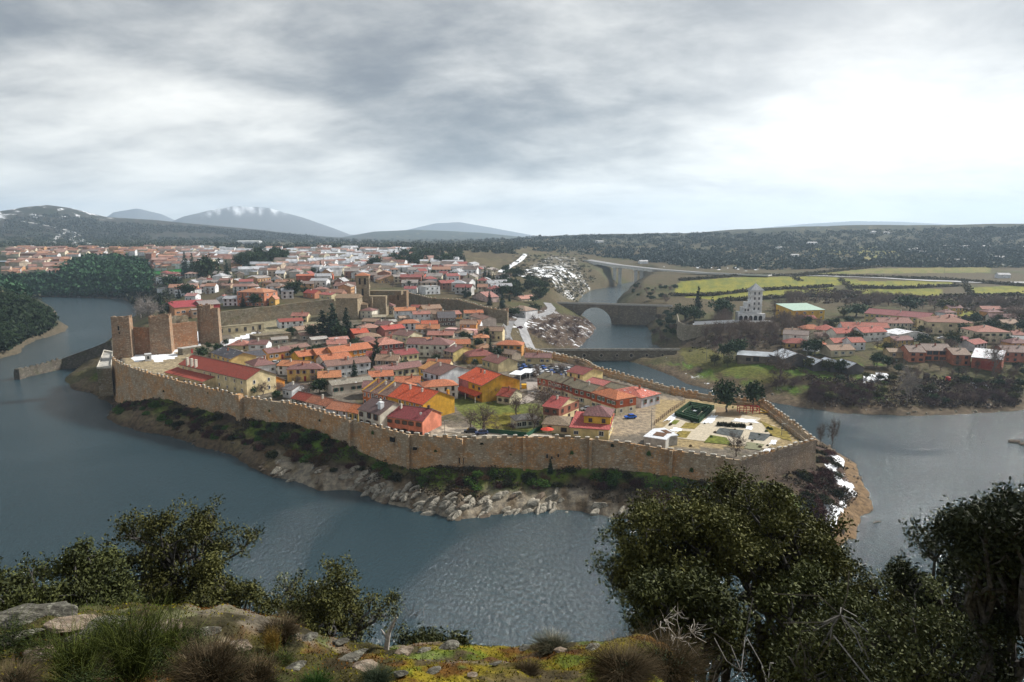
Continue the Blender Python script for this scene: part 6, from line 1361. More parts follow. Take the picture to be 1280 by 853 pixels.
mass('left_bank_scrub', 'dark oak scrub filling the steep left bank', P2, [R.uniform(3.5, 6.5) for _ in P2], (.010, .020, .010), (.035, .055, .022), .9)
mass('bank_scrub', 'dark scrub along the far bank of the left river bend', P_, [R.uniform(4, 7) for _ in P_], (.02, .03, .02), (.07, .07, .04))
P_ = spots([(0, 298), (560, 300), (640, 299), (640, 318), (560, 314), (430, 316), (200, 312), (0, 312)], 1500)
mass('distant_oaks', 'scattered dark oaks dotted over the distant plain on the left', P_, [R.uniform(5, 10) for _ in P_], (.015, .03, .02), (.05, .06, .03), 1.0)
P_ = spots([(0, 274), (70, 268), (140, 279), (260, 286), (400, 297), (400, 300), (0, 300)], 1500, lambda x, y, z: R.random() < min(1, max(.10, (toph(x, y, z)[0] - 60) / 160)) and R.random() < .45 + .65 * sin(x * .006) * sin(y * .005))
mass('hill_scrub', 'dark scrub speckling the long snowy hill at the far left', P_, [R.uniform(7, 14) for _ in P_], (.02, .03, .03), (.06, .065, .05), 1.1)
P_ = spots([(640, 297), (1280, 286), (1280, 335), (1100, 334), (960, 338), (880, 336), (720, 318), (640, 312)], 3400, lambda x, y, z: R.random() < (1.0 if y > 2100 else .25 + .9 * max(0, sin(x * .011 + 1) * sin(y * .008) + .25 * sin(x * .04))))
mass('hillside_oaks', 'dark blue green oaks covering the long hillside on the right', P_, [R.uniform(5, 10) for _ in P_], (.012, .026, .028), (.04, .06, .045), 1.1)
P_ = spots([(640, 318), (730, 318), (745, 350), (720, 378), (650, 345)], 500)
mass('slope_scrub', 'scrub between the snow patches on the slope left of the viaduct', P_, [R.uniform(1.5, 3) for _ in P_], (.03, .035, .02), (.10, .09, .05), 1.2)
P_ = []
for ln in ([(842, 370), (890, 370), (940, 364), (1040, 359)], [(850, 351), (930, 345), (1030, 345), (1180, 350), (1280, 358)], [(1050, 350), (1060, 358), (1068, 372)], [(1060, 360), (1120, 361), (1200, 358)], [(1180, 372), (1280, 370)], [(900, 377), (1010, 371), (1080, 373), (1180, 374)],
           [(1100, 334), (1000, 344)], [(1205, 352), (1215, 372)], [(990, 346), (1000, 352)], [(1200, 400), (1280, 400)], [(1185, 386), (1280, 382)]):
    for a, c in zip(ln[:-1], ln[1:]):
        m = int(hypot(c[0] - a[0], c[1] - a[1]) / .9)
        P_ += [tuple(q) for q in hits([a[0] + (c[0] - a[0]) * k / m + R.uniform(-1, 1) for k in range(m)], [a[1] + (c[1] - a[1]) * k / m + R.uniform(-.4, .4) for k in range(m)])]
mass('field_hedges', 'dark hedges and stone banks between the yellow green fields', P_, [R.uniform(1.5, 4.0) for _ in P_], (.04, .035, .02), (.12, .10, .05), 1.3)
P_ = spots([(1185, 372), (1280, 372), (1280, 408), (1190, 390)], 160) + spots([(1000, 360), (1100, 366), (1180, 376), (1075, 382), (990, 378)], 160)
mass('brown_undergrowth', 'brown undergrowth of the wood behind the right bank houses', P_, [R.uniform(2, 4) for _ in P_], (.05, .035, .03), (.12, .085, .06), 1.3)
P_ = spots([(1000, 470), (1270, 475), (1275, 512), (1020, 508)], 420, lambda x, y, z: z > .8)
mass('right_bank_scrub', 'low brown scrub along the right river bank', P_, [R.uniform(.8, 2) for _ in P_], (.03, .022, .025), (.10, .07, .05), 1.3)
P_ = spots([(850, 405), (1000, 420), (1010, 470), (860, 440)], 160); mass('meadow_scrub', 'low scrub between meadow and grove beyond the dam', P_, [R.uniform(.8, 1.8) for _ in P_], (.04, .035, .02), (.12, .10, .05), 1.3)

# ------------------------------------------------------------------ scrub and rocks on the bank below the wall
BUSH = {}
for k, (c0, c1, up, asp, n) in dict(green=((.025, .05, .012), (.08, .15, .03), .0, .6, 700), dark=((.012, .016, .010), (.045, .05, .02), .0, .5, 800), plum=((.035, .015, .018), (.10, .05, .045), .5, .16, 1100), rust=((.06, .035, .02), (.16, .10, .055), .5, .18, 1000)).items():
    BUSH[k] = [quads(*unit_bush(60 + i + len(k) * 3, c0, c1, n, .10 if up else .085, up, asp)[:2], 'bush', M_SCRUB, unit_bush(60 + i + len(k) * 3, c0, c1, n, .10 if up else .085, up, asp)[2]) for i in range(3)]
lbl = dict(green='mid green bramble bush on the river bank', dark='very dark bush on the river bank', plum='plum brown leafless bush on the river bank', rust='rusty tan dry bush on the river bank')
shore = [w0([p])[0] for p in [(112, 491), (141, 506), (134, 523), (184, 540), (249, 558), (294, 570), (339, 596), (378, 606), (440, 612), (506, 635), (571, 650), (660, 640), (729, 640), (815, 655), (950, 682), (1049, 682), (1074, 650), (1088, 635), (1083, 611), (1055, 570), (1030, 556)]]
SD = lambda x, y: float(segdist(np.array([x]), np.array([y]), WMAIN)[0])
cum = [0]
for a, c in zip(shore[:-1], shore[1:]): cum.append(cum[-1] + hypot(c[0] - a[0], c[1] - a[1]))
def on_shore(s, off):
    k = max(i for i in range(len(cum) - 1) if cum[i] <= s + 1e-6); f = (s - cum[k]) / (cum[k + 1] - cum[k]); a, c = shore[k], shore[k + 1]; L = cum[k + 1] - cum[k]
    nx, ny = -(c[1] - a[1]) / L, (c[0] - a[0]) / L
    return a[0] + (c[0] - a[0]) * f + nx * off, a[1] + (c[1] - a[1]) * f + ny * off
BZ = [(0, 200, 'under the castle'), (200, 310, 'left of the wide buttress'), (310, 440, 'below the cottage row'), (440, 530, 'below the salmon pink house'), (530, 660, 'below the grated hatch'), (660, 800, 'below the stepped crimson roofs'), (800, 2000, 'at the garden corner')]
zone = lambda p: next(q[2] for q in BZ if q[0] <= p < q[1])
nb = 0
for _ in range(2600):
    s = R.uniform(0, cum[-1] - .1); off = R.uniform(3.5, 22); x, y = on_shore(s, off); sd_ = SD(x, y); px_, py_ = toph(x, y, gz(x, y))
    if bool(inpoly(np.array([x]), np.array([y]), TOWN)[0]) or gz(x, y) < 1.6 or gz(x, y) > 13 or 880 < px_ < 1000: continue
    if segdist(np.array([x]), np.array([y]), TOWN)[0] < 2.2: continue
    cl = float(fbm(np.array([x * .09]), np.array([y * .09]), 2, 99)[0]) + R.uniform(-.2, .2)
    if cl < -.22 and sd_ > 8: continue
    if 345 < px_ < 800 and sd_ < 6.5: continue
    if px_ > 1010 and sd_ < 7.5: continue
    k = R.choices(['dark', 'plum', 'green', 'rust'], [3, 2.4, 3.4, 1.6])[0] if px_ < 1000 else R.choice(['plum', 'dark', 'plum'])
    m = R.choice(BUSH[k]); sz = R.uniform(2.0, 4.0); nb += 1
    o = link('bush', m, None, (x, y, gz(x, y) - .2), R.uniform(0, 6.28), (sz * R.uniform(.9, 1.4), sz, sz * R.uniform(.45, .8))); o['label'] = lbl[k] + ' ' + zone(px_); o['category'] = 'bush'; o['group'] = 'scrub bushes on the bank below the town wall'
    if nb >= 290: break
def rock_mesh(seed, mat, sub=2, sx=1, sy=1, sz=1, name='rock'):
    import bmesh; from mathutils import noise as mn
    bm = bmesh.new(); bmesh.ops.create_icosphere(bm, subdivisions=sub, radius=1); g = random.Random(seed); pl = [(Vector((g.gauss(0, 1), g.gauss(0, 1), g.gauss(0, 1))).normalized(), g.uniform(.45, .85)) for _ in range(11)]
    for v in bm.verts:
        p = v.co.normalized(); r = 1.0
        for n_, d_ in pl:
            q = p.dot(n_)
            if q > .01: r = min(r, d_ / q)
        r *= 1 + .10 * mn.noise(p * 3 + Vector((seed, 0, 0))); v.co = Vector((p.x * r * sx, p.y * r * sy, p.z * r * sz))
    me = bpy.data.meshes.new(name); bm.to_mesh(me); bm.free(); me.materials.append(mat); return me
def m_rock(c, lich=(.45, .46, .38), name='rock_face', sc=1.0):
    m, t, b = newmat(name); tcx = nd(t, 'ShaderNodeTexCoord'); p = gpos(t); mpp = nd(t, 'ShaderNodeMapping'); t.links.new(p, mpp.inputs[0]); mpp.inputs['Rotation'].default_value = (.3, .5, .6); mpp.inputs['Scale'].default_value = (.8, 4, 1)
    n1 = noise(t, .7 * sc, 6, .7, mpp.outputs[0]); n2 = noise(t, 2.6 * sc, 5, .7, p)
    c1 = mixc(t, smooth(t, n1.outputs[0], .35, .65), tuple(x * .30 for x in c), c); c1 = mixc(t, mth(t, 'MULTIPLY', smooth(t, n2.outputs[0], .5, .65), .5), c1, lich)
    t.links.new(c1, b.inputs['Base Color']); b.inputs['Roughness'].default_value = .95; b.inputs['Specular IOR Level'].default_value = .15; bump(t, b, mth(t, 'ADD', n1.outputs[0], mth(t, 'MULTIPLY', n2.outputs[0], .4)), 1.0, .4 / sc); return m
M_LIME = m_rock((.46, .42, .35)); M_DROCK = m_rock((.20, .155, .115), (.28, .25, .2), 'brown_rock')
SLAB = [rock_mesh(i, M_LIME, 3, 1.0, .38, .5) for i in range(5)]; DSLAB = [rock_mesh(20 + i, M_DROCK, 3, 1.0, .5, .45) for i in range(4)]
P_ = []
for _ in range(3300):
    s = R.uniform(0, cum[-1] - .1); x, y = on_shore(s, R.uniform(4, 22)); z = gz(x, y)
    if z < 1.8 or z > 12 or inpoly(np.array([x]), np.array([y]), TOWN)[0]: continue
    if float(fbm(np.array([x * .11]), np.array([y * .11]), 2, 77)[0]) > -.12: P_.append((x, y, z - .1))
mass('bank_undergrowth', 'tangled dark undergrowth between the bushes of the bank below the town wall', P_, [R.uniform(.5, 1.3) for _ in P_], (.022, .02, .014), (.085, .065, .04), 1.4)
nr_ = 0
for _ in range(1500):
    s = R.uniform(0, cum[-1] - .1); x, y = on_shore(s, R.uniform(-1.0, 6.5)); px_, py_ = toph(x, y, gz(x, y)); sd_ = SD(x, y)
    z = gz(x, y)
    if inpoly(np.array([x]), np.array([y]), TOWN)[0] or z < -1.0 or z > 4.5: continue
    lim = (345 < px_ < 860)
    if not lim and (sd_ > 3 or R.random() > .16): continue
    if lim and R.random() > (.8 if 440 < px_ < 700 else .3): continue
    m = R.choice(SLAB if lim and R.random() < .85 else DSLAB); sz = R.uniform(1.3, 3.0) if lim else R.uniform(.5, 1.4)
    o = link('shore_rock', m, None, (x, y, z + .1), 0, sz); o.rotation_euler = (radians(R.uniform(-20, 20)), radians(-R.uniform(2, 26)), radians(R.uniform(5, 70)))
    o['label'] = ('%s pale limestone slab at the water edge ' % ('large' if sz > 2.2 else 'smaller') if lim else 'small brown boulder on the shore ') + zone(px_); o['category'] = 'rock'; o['group'] = 'limestone slabs on the shore' if lim else 'small shore boulders'; nr_ += 1
    if nr_ > 190: break
for _ in range(140):
    px_, py_ = R.uniform(872, 1285), R.uniform(478, 522); x, y, z = hit(px_, py_)
    if z > 4.5 or z < .1: continue
    o = link('bank_boulder', R.choice(SLAB), None, (x, y, z), R.uniform(0, 6), R.uniform(.5, 1.5)); tag(o, 'pale boulder on the right river bank', 'rock', 'boulders of the right river bank')
o = link('river_rock', DSLAB[1], None, (*at(1095, 653, 0), .0), .3, (1.6, .8, .7)); tag(o, 'lone dark rock breaking the water beside the snowy point', 'rock')
for i, (px_, py_, s_) in enumerate(((1270, 553, 3.2), (1279, 556, 2.6))):
    o = link('river_rock', DSLAB[i], None, (*at(px_, py_, 0), .2), .2, s_); tag(o, ('wide' if i == 0 else 'small') + ' brown rock in the water at the right edge of the photo', 'rock')
# ------------------------------------------------------------------ the far town beyond the walls
H_('long brick red hall with blank front in the far town', 370, 345, 416, 344.5, 18, 8, 1.2, (.48, .13, .07), (.50, .14, .07), fw=(0, 1), chim=0, cat='hall', name='hall')
H_('tall white apartment block with small windows in the far town', 377, 333, 410, 333.5, 16, 11, 3, (.74, .72, .66), (.36, .16, .12), fw=(6, 3), ww=(1.3, 1.5), chim=2, cat='apartment block', name='apartment_block')
r, L = H_('orange brown apartment building with white balconies in front of the far town', 296, 365, 330, 366, 16, 11, 2.6, (.58, .24, .14), (.50, .22, .12), 'hip', fw=(6, 3), sw=2, ww=(1.5, 1.4), cat='apartment block', name='apartment_block')
for z_ in (3.4, 7.1): MB().box(L * .35, L * .68, -1.3, -.08, z_, z_ + 1.0).build('balcony', m_flat((.5, .5, .5), .8, 'grey_balcony'), r)
r, L = H_('orange school with dark red monopitch roofs just behind the castle', 218, 385, 262, 382, 16, 7, 3.4, (.66, .34, .18), (.36, .05, .06), 'shed', fw=(6, 1), ww=(2, 1.2), chim=0, cat='school', name='school')
block(r, L * .7, -2, 14, 14, 8, 2.6, m_plaster((.4, .06, .07)), m_roof((.30, .26, .25)), 'gable', 'x', fw=(3, 1), wname='wing_wall', rname='wing_roof')
H_('pale orange lower block in front of the orange school', 240, 388, 268, 386.5, 9, 5, 1, (.66, .42, .28), (.42, .38, .36), 'flat', fw=(5, 1), ww=(2, 1.6), chim=0)
H_('long white factory with flat roof beyond the dark park trees', 522, 312.5, 564, 311.0, 60, 12, 1, (.74, .74, .76), (.66, .70, .75), 'flat', fw=(0, 1), chim=0, cat='factory', name='factory')
H_('lower cream annex at the left of the white factory', 513, 313.5, 524, 313.5, 40, 8, 1, (.66, .62, .5), (.6, .6, .62), 'flat', fw=(0, 1), chim=0, cat='factory', name='factory')
H_('long wine red apartment block at the right of the far town', 583, 327, 617, 328.5, 16, 9, 2.5, (.40, .11, .10), (.38, .12, .12), fw=(10, 3), ww=(1.6, 1.4), chim=0, cat='apartment block', name='apartment_block')
H_('wine red block with bright red roof behind the long wine red block', 596, 322, 620, 321.5, 16, 9, 2.5, (.38, .08, .09), (.52, .10, .08), fw=(0, 2), chim=0, cat='apartment block', name='apartment_block')
H_('salmon block with white flat roof beside the snowy road', 624.5, 320.5, 642, 321, 26, 10, 1, (.58, .30, .22), (.70, .72, .76), 'flat', fw=(5, 2), ww=(1.8, 1.6), chim=0, cat='apartment block', name='apartment_block')
H_('cream villa with hip roof standing above the far town', 526, 333, 540, 332.6, 13, 7.5, 2.6, (.70, .58, .34), (.32, .17, .14), 'hip', fw=(3, 2))
H_('white house with central red tiled bay in the far town', 515, 347, 541, 345.5, 12, 7, 2.4, (.74, .74, .76), (.48, .10, .06), fw=(4, 2))
H_('white block with balconies just behind the upper town wall', 532, 359, 550, 358, 12, 7, 1, (.72, .74, .76), (.5, .5, .5), 'flat', fw=(3, 2), ww=(1.6, 1.5))
H_('white house with dark red roof touching the upper town wall', 505, 361, 520, 361, 10, 4.5, 2, (.76, .76, .76), (.34, .10, .10), fw=(3, 1))
H_('broad tan gabled house right of the belfry', 474, 350, 506, 349, 14, 4.5, 4.2, (.66, .42, .20), (.40, .22, .15), 'gable', 'y', fw=(4, 1))
H_('pink gabled house behind the upper wall near its end tower', 590, 370, 610, 372, 12, 4, 4, (.62, .46, .42), (.42, .20, .17), 'gable', 'y', fw=(2, 1))
H_('small cream cottage with pinkish roof among the pines', 652, 374, 669, 372.5, 10, 4, 2.6, (.74, .62, .46), (.52, .26, .20), fw=(3, 1), chim=1)
H_('white villa with wide tan hip roof above the roundabout', 634, 387, 657, 389, 15, 4.5, 3.0, (.74, .74, .76), (.34, .24, .18), 'hip', fw=(4, 1))
H_('pale yellow house with red roof behind the dark round tree', 399, 368, 414, 369, 10, 5, 1.6, (.66, .58, .36), (.45, .14, .12), fw=(2, 1))
H_('house with bright red roof right of the dark round tree', 379, 366, 393, 367, 10, 4, 2.6, (.55, .25, .14), (.50, .09, .07), fw=(2, 1))
H_('ochre gabled house left of the dark round tree', 336, 374, 344, 374, 9, 5, 2.6, (.62, .38, .12), (.48, .22, .14), 'gable', 'y', fw=(1, 1))
H_('white house with pink roof behind the orange school', 231, 370, 244, 370, 10, 5.5, 2, WH, (.46, .24, .22), fw=(3, 1))
H_('low tan house with long roof above the school conifers', 269, 357, 288, 357, 11, 3.6, 2, (.5, .38, .26), (.34, .2, .16), fw=(4, 1))
H_('white villa right of the pine wood', 207, 361, 224, 359.5, 12, 5, 1.8, WH, (.55, .52, .5), 'hip', fw=(3, 1))
ZN = [(0, 120, 'beyond the left pine wood'), (120, 200, 'above the pine wood'), (200, 250, 'near the green sports pitch'), (250, 300, 'near the tall cedars'), (300, 340, 'above the brown apartments'), (340, 380, 'left of the brick red hall'), (380, 420, 'behind the brick red hall'),
      (420, 450, 'just left of the belfry'), (450, 490, 'just right of the belfry'), (490, 530, 'behind the ruined nave'), (530, 570, 'below the dark park trees'), (570, 610, 'before the wine red blocks'), (610, 680, 'by the snowy road')]
PW = [('white', (.76, .77, .79)), ('cream', (.66, .60, .46)), ('pale grey', (.55, .54, .52)), ('beige', (.56, .46, .36)), ('orange', (.56, .33, .18)), ('brick', (.34, .18, .13)), ('white', (.76, .77, .79)), ('white', (.76, .77, .79))]
PR = [('red brown', (.28, .15, .12)), ('terracotta', (.40, .21, .14)), ('rosy', (.40, .25, .21)), ('dull brown', (.22, .17, .15)), ('pale grey', (.46, .47, .50)), ('crimson', (.34, .10, .09)), ('frosted', (.36, .32, .30))]
placed = [(o.location.x, o.location.y) for o in COL.objects if o.get('category') in ('house', 'apartment block', 'hall', 'school', 'factory', 'tower') and o.location.y > 400]
cnt = 0; seen = {}
FM = {}
def far_house(px_, py_, L, D, h, rs, wi, ri, ang, kind, wins, zone):
    global cnt
    x, y, z = hit(px_, py_)
    if y > 2600 or y < 430: return False
    sp_ = 13 if y < 800 else 17
    if any((x - a) ** 2 + (y - b) ** 2 < sp_ ** 2 for a, b in placed): return False
    placed.append((x, y)); cnt += 1
    size = 'small' if L < 10 else ('long' if L > 17 else ('tall' if h > 7 else 'medium')); wn, rn = PW[wi][0], PR[ri][0]
    row = 'front' if py_ > 360 else ('middle' if py_ > 342 else 'back'); zn = next((q[2] for q in ZN if q[0] <= px_ < q[1]), 'by the snowy road')
    lab = '%s %s %s house, %s roof, %s rows %s' % (size, wn, 'hipped' if kind == 'hip' else 'gabled', rn, row, zn)
    o = empty('house', (x, y, z), ang); tag(o, lab, 'house', 'houses of the far town')
    k = (round(L), round(D), round(h), round(rs * 2), kind, wi, ri)
    if k not in FM:
        mw_ = m_plaster(PW[wi][1]); mr_ = m_roof(PR[ri][1], .12 if ri in (3, 4) else 0)
        FM[k] = (body_mesh(L, D, h, rs, kind, 'x').mesh('wall', mw_), roof_mesh(L, D, rs, kind, 'x', .5, mr_, None).mesh('roof', [mr_, m_flat((.20, .14, .11), .8, 'eaves')]))
    link('wall', FM[k][0], o); rr_ = link('roof', FM[k][1], o, (0, 0, h))
    if R.random() < .5: chimney(rr_, L * R.uniform(.2, .8), D * .38, rs * .7, 1.1, M_CAP, .8)
    if wins:
        n = max(2, int(L / 4)); wm_ = win_mesh(1.3, 1.5, M_BROWN)
        for r_ in range(2 if h > 5 else 1):
            for i in range(n): link('window', wm_, o, (L * (i + .5) / n, -.01, .9 + r_ * 2.9))
    return True
for poly, n in (([(190, 345), (300, 340), (450, 335), (520, 336), (520, 362), (450, 350), (440, 372), (330, 380), (280, 384), (270, 372), (200, 372)], 75), ([(450, 335), (575, 336), (622, 340), (625, 378), (560, 366), (510, 360), (455, 352)], 62),
                ([(280, 330), (450, 322), (490, 330), (575, 334), (575, 338), (450, 338), (290, 345)], 8)):
    xs = [p[0] for p in poly]; ys = [p[1] for p in poly]; c_ = 0; tr_ = 0
    while c_ < n and tr_ < n * 25:
        tr_ += 1; px_, py_ = R.uniform(min(xs), max(xs)), R.uniform(min(ys), max(ys))
        if not bool(inpoly(np.array([px_]), np.array([py_]), poly)[0]): continue
        big = py_ < 340; L = R.choice([9, 12, 15, 20] if not big else [12, 18, 26]); D = R.choice([9, 11, 13]); h = R.choice([4, 6, 7.5]); rs = R.choice([2, 2.5, 3])
        wi, ri = R.randrange(8), R.randrange(7)
        if px_ < 210 and py_ < 348: wi = R.choice([1, 3, 4, 5]); ri = R.choice([0, 1, 2, 5])
        if far_house(px_, py_, L, D, h, rs, wi, ri, R.gauss(.05, .22) + (R.choice([0, 0, 1.5])), R.choice(['gable', 'gable', 'hip']), py_ > 341, None): c_ += 1
# the rows too far off to tell apart, joined
SV, SF, SM = [], [], []; MSET = [m_plaster(PW[k][1]) for k in (0, 1, 3, 4, 5)] + [m_roof(PR[k][1]) for k in (0, 1, 2, 3)] + [m_roof((.52, .54, .58))]
for poly, n in (([(0, 312), (250, 312), (330, 318), (300, 330), (215, 338), (190, 340), (180, 322), (0, 322)], 330), ([(330, 314), (510, 313), (510, 324), (330, 326)], 110), ([(280, 324), (450, 320), (575, 334), (575, 342), (450, 344), (290, 346)], 150), ([(0, 327), (75, 328), (70, 345), (0, 346)], 50)):
    for x, y, z in spots(poly, n):
        L, D, h, rs = R.choice([10, 14, 20, 28]), R.choice([9, 12]), R.choice([4, 6, 8]), R.choice([2, 3]); a_ = R.gauss(.05, .3); ca, sa = cos(a_), sin(a_)
        left = x / y < -.5; wi = R.choice([1, 2, 2, 3, 4, 0]) if left else R.choice([0, 0, 0, 1, 2]); ri = R.choice([5, 6, 7, 8, 6]) if left else R.choice([5, 7, 8, 9, 9])
        T = lambda u, v, w: (x + u * ca - v * sa, y + u * sa + v * ca, z + w); b0 = len(SV)
        SV += [T(0, 0, -2), T(L, 0, -2), T(L, D, -2), T(0, D, -2), T(0, 0, h), T(L, 0, h), T(L, D, h), T(0, D, h), T(-.4, -.4, h), T(L + .4, -.4, h), T(L + .4, D / 2, h + rs), T(-.4, D / 2, h + rs), T(L + .4, D + .4, h), T(-.4, D + .4, h)]
        for f in ((0, 1, 5, 4), (1, 2, 6, 5), (2, 3, 7, 6), (3, 0, 4, 7)): SF.append([b0 + k for k in f]); SM.append(wi)
        for f in ((8, 9, 10, 11), (12, 13, 11, 10), (8, 11, 13, 13), (9, 12, 10, 10)): SF.append([b0 + k for k in f][:4] if len(set(f)) == 4 else [b0 + f[0], b0 + f[1], b0 + f[2], b0 + f[2]]); SM.append(ri if len(set(f)) == 4 else wi)
me = bpy.data.meshes.new('distant_houses'); me.from_pydata(SV, [], [tuple(dict.fromkeys(f)) for f in SF]); [me.materials.append(m) for m in MSET]; me.polygons.foreach_set('material_index', SM); me.uv_layers.new(name='UVMap'); me.update()
tag(link('distant_houses', me), 'furthest rows of the new town, too small to tell house from house', kind='stuff')
# white farm buildings and villas far off on the right hillside
for i, q in enumerate([(968, 312, 16), (1090, 292, 14), (1105, 293, 14), (1180, 311, 20), (1205, 311, 22), (1230, 311, 18), (1195, 329, 16), (1137, 315, 16), (1145, 314, 14), (1275, 312, 16), (1010, 306, 22), (1150, 318, 12), (745, 304, 20), (990, 322, 14), (1245, 325, 14), (800, 330, 16), (1248, 348, 14)]):
    x, y, z = hit(q[0], q[1]); o = empty('farm_building', (x, y, z), R.uniform(-.3, .3)); tag(o, 'tiny white farm building %s on the far right hillside' % ('high up' if q[1] < 300 else ('half way' if q[1] < 318 else 'low down')), 'farm building', 'white farm buildings on the far right hillside')
    block(o, 0, 0, q[2], 9, 4.5, 2.2, m_plaster(WH), m_roof((.62, .62, .64)), fw=(0, 1))
x, y, z = hit(308, 305.5); o = empty('warehouse', (x, y, z)); tag(o, 'long low white warehouse on the far plain at left', 'warehouse'); block(o, -30, 0, 70, 30, 9, 2, m_plaster(WH), m_roof((.7, .72, .75)), fw=(0, 1))

# ------------------------------------------------------------------ garden
def sheet(name, label, pts, mat, lift):
    P = [at(a, b, 13.5) for a, b in pts]
    n = 6; b = MB()
    if len(P) == 4:
        for i in range(n):
            for j in range(n):
                f = lambda u, v: tuple((P[0][k] * (1 - u) + P[1][k] * u) * (1 - v) + (P[3][k] * (1 - u) + P[2][k] * u) * v for k in (0, 1))
                q = [f(i / n, j / n), f((i + 1) / n, j / n), f((i + 1) / n, (j + 1) / n), f(i / n, (j + 1) / n)]
                b.face([(*p, gz(*p) + lift) for p in q])
    o = b.build(name, mat); tag(o, label, kind='structure'); return o
M_PATH = m_flat((.50, .44, .34), .95, 'gravel_path', .1, var=.25, sc=1.5); M_LAWN = m_flat((.24, .19, .05), .95, 'winter_lawn', .1, var=.5, sc=.8); M_GR = m_flat((.14, .16, .03), .95, 'green_lawn', .1, var=.5, sc=.8); M_BED = m_flat((.09, .10, .10), .95, 'dark_bed', .1, var=.5, sc=.8)
sheet('path', 'pale gravel of the formal garden', [(818, 545), (958, 560), (1000, 532), (862, 506)], M_PATH, .10)
for i, (pts, mt) in enumerate((([(850, 536), (868, 537), (876, 530), (857, 529)], M_LAWN), ([(844, 547), (858, 548), (864, 540), (848, 539)], M_LAWN), ([(836, 531), (845, 531.5), (850, 526.5), (842, 526)], M_GR), ([(880, 553), (915, 556), (908, 547), (888, 544)], M_GR),
                               ([(893, 542), (925, 548), (930, 538), (900, 535)], M_BED), ([(935, 549), (955, 551), (965, 543), (938, 540)], M_BED), ([(930, 560), (950, 562), (956, 555), (934, 552)], m_flat((.20, .2, .12), .95, 'grey_bed')), ([(965, 545), (990, 551), (985, 540), (950, 526)], M_LAWN), ([(893, 520), (925, 523), (930, 514), (896, 509)], m_flat((.26, .18, .10), .95, 'bark_bed')))):
    sheet('garden_bed', 'planted bed in the formal garden', pts, mt, .16)
for i, pts in enumerate(([(826, 530), (838, 531), (862, 507), (858, 505)], [(872, 531), (890, 531), (898, 520), (888, 519)], [(912, 527), (950, 530), (945, 524), (918, 523)], [(930, 537), (942, 538), (941, 532), (933, 533)], [(961, 555), (970, 556), (972, 549), (964, 549)], [(952, 564), (962, 564), (966, 560), (956, 560)], [(836, 540), (850, 541), (856, 536), (840, 535)])):
    P = [at(a, b, 13.5) for a, b in pts]; mx_, my_ = sum(p[0] for p in P) / 4, sum(p[1] for p in P) / 4; b = MB(); rim = []
    for k in range(28):
        f = k / 28 * 4; i_ = int(f); f -= i_; q = [P[i_][c] * (1 - f) + P[(i_ + 1) % 4][c] * f for c in (0, 1)]; s_ = R.uniform(.62, 1.02); rim.append((mx_ + (q[0] - mx_) * s_, my_ + (q[1] - my_) * s_))
    for k in range(28): b.face([(*p, gz(*p) + .2) for p in (rim[k], rim[(k + 1) % 28], (mx_, my_))])
    tag(b.build('snow_patch', M_SNOW), 'thin snow lying in the formal garden', kind='structure')
mz = empty('hedge_maze', (0, 0, 0)); tag(mz, 'clipped dark green square hedge maze with snow in the middle', 'hedge')
mc = [at(843, 519, 14), at(874, 528, 14), at(893, 510, 14), at(862, 505, 14)]; cx_, cy_ = sum(p[0] for p in mc) / 4, sum(p[1] for p in mc) / 4; M_HEDGE = m_flat((.018, .05, .022), .9, 'clipped_hedge', .1, var=.8, sc=2.5)
for f in (1.0, .78, .56, .34):
    Q_ = [(cx_ + (p[0] - cx_) * f, cy_ + (p[1] - cy_) * f) for p in mc]; I_ = [(cx_ + (p[0] - cx_) * (f - .11), cy_ + (p[1] - cy_) * (f - .11)) for p in mc]
    for i in range(4):
        j = (i + 1) % 4; zb = gz(cx_, cy_)
        if f < 1 and i == int(f * 10) % 4: continue
        MB().prism([Q_[i], Q_[j], I_[j], I_[i]], zb - .5, zb + 1.5 + .02 * i).build('hedge', M_HEDGE, mz)
I_ = [(cx_ + (p[0] - cx_) * .12, cy_ + (p[1] - cy_) * .12) for p in mc]; MB().prism(I_, gz(cx_, cy_) - .3, gz(cx_, cy_) + .9).build('hedge_core', M_SNOW, mz)
for i in range(11):
    x, y = at(898 + i * 3.2, 531.5 + .25 * i + R.uniform(-1, 1), 13.6); o = link('shrub', BUSH['dark'][i % 3], None, (x, y, gz(x, y)), i, (1.1, 1.1, 1.9)); tag(o, 'dark clipped shrub in the row below the two garden trees', 'shrub', 'row of dark garden shrubs')
for i in range(26):
    x, y = at(R.uniform(835, 985), R.uniform(528, 562), 13.6)
    if not bool(inpoly(np.array([x]), np.array([y]), TOWN)[0]): continue
    o = link('shrub', BUSH[R.choice(['dark', 'green', 'rust'])][i % 3], None, (x, y, gz(x, y)), i, R.uniform(.5, 1.1)); tag(o, 'little shrub planted among the beds of the formal garden', 'shrub', 'small shrubs of the formal garden')
pg = empty('playground', (0, 0, 0)); tag(pg, 'red climbing frame with a yellow slide in the garden', 'playground'); x, y = at(938, 517, 13.5); z = gz(x, y); M_PR = m_flat((.45, .03, .03), .6, 'red_paint'); M_PY = m_flat((.7, .4, .02), .6, 'yellow_paint')
pg.location = (x, y, z)
for i in range(4): q = MB(); q.tube((-4 + i * 2.4, 0, 0), (-4 + i * 2.4, 0, 2.6), .14, .14); q.tube((-4 + i * 2.4, 2.5, 0), (-4 + i * 2.4, 2.5, 2.6), .14, .14); q.tube((-4 + i * 2.4, 0, 2.5), (-4 + i * 2.4, 2.5, 2.5), .14, .14); q.build('frame', M_PR, pg)
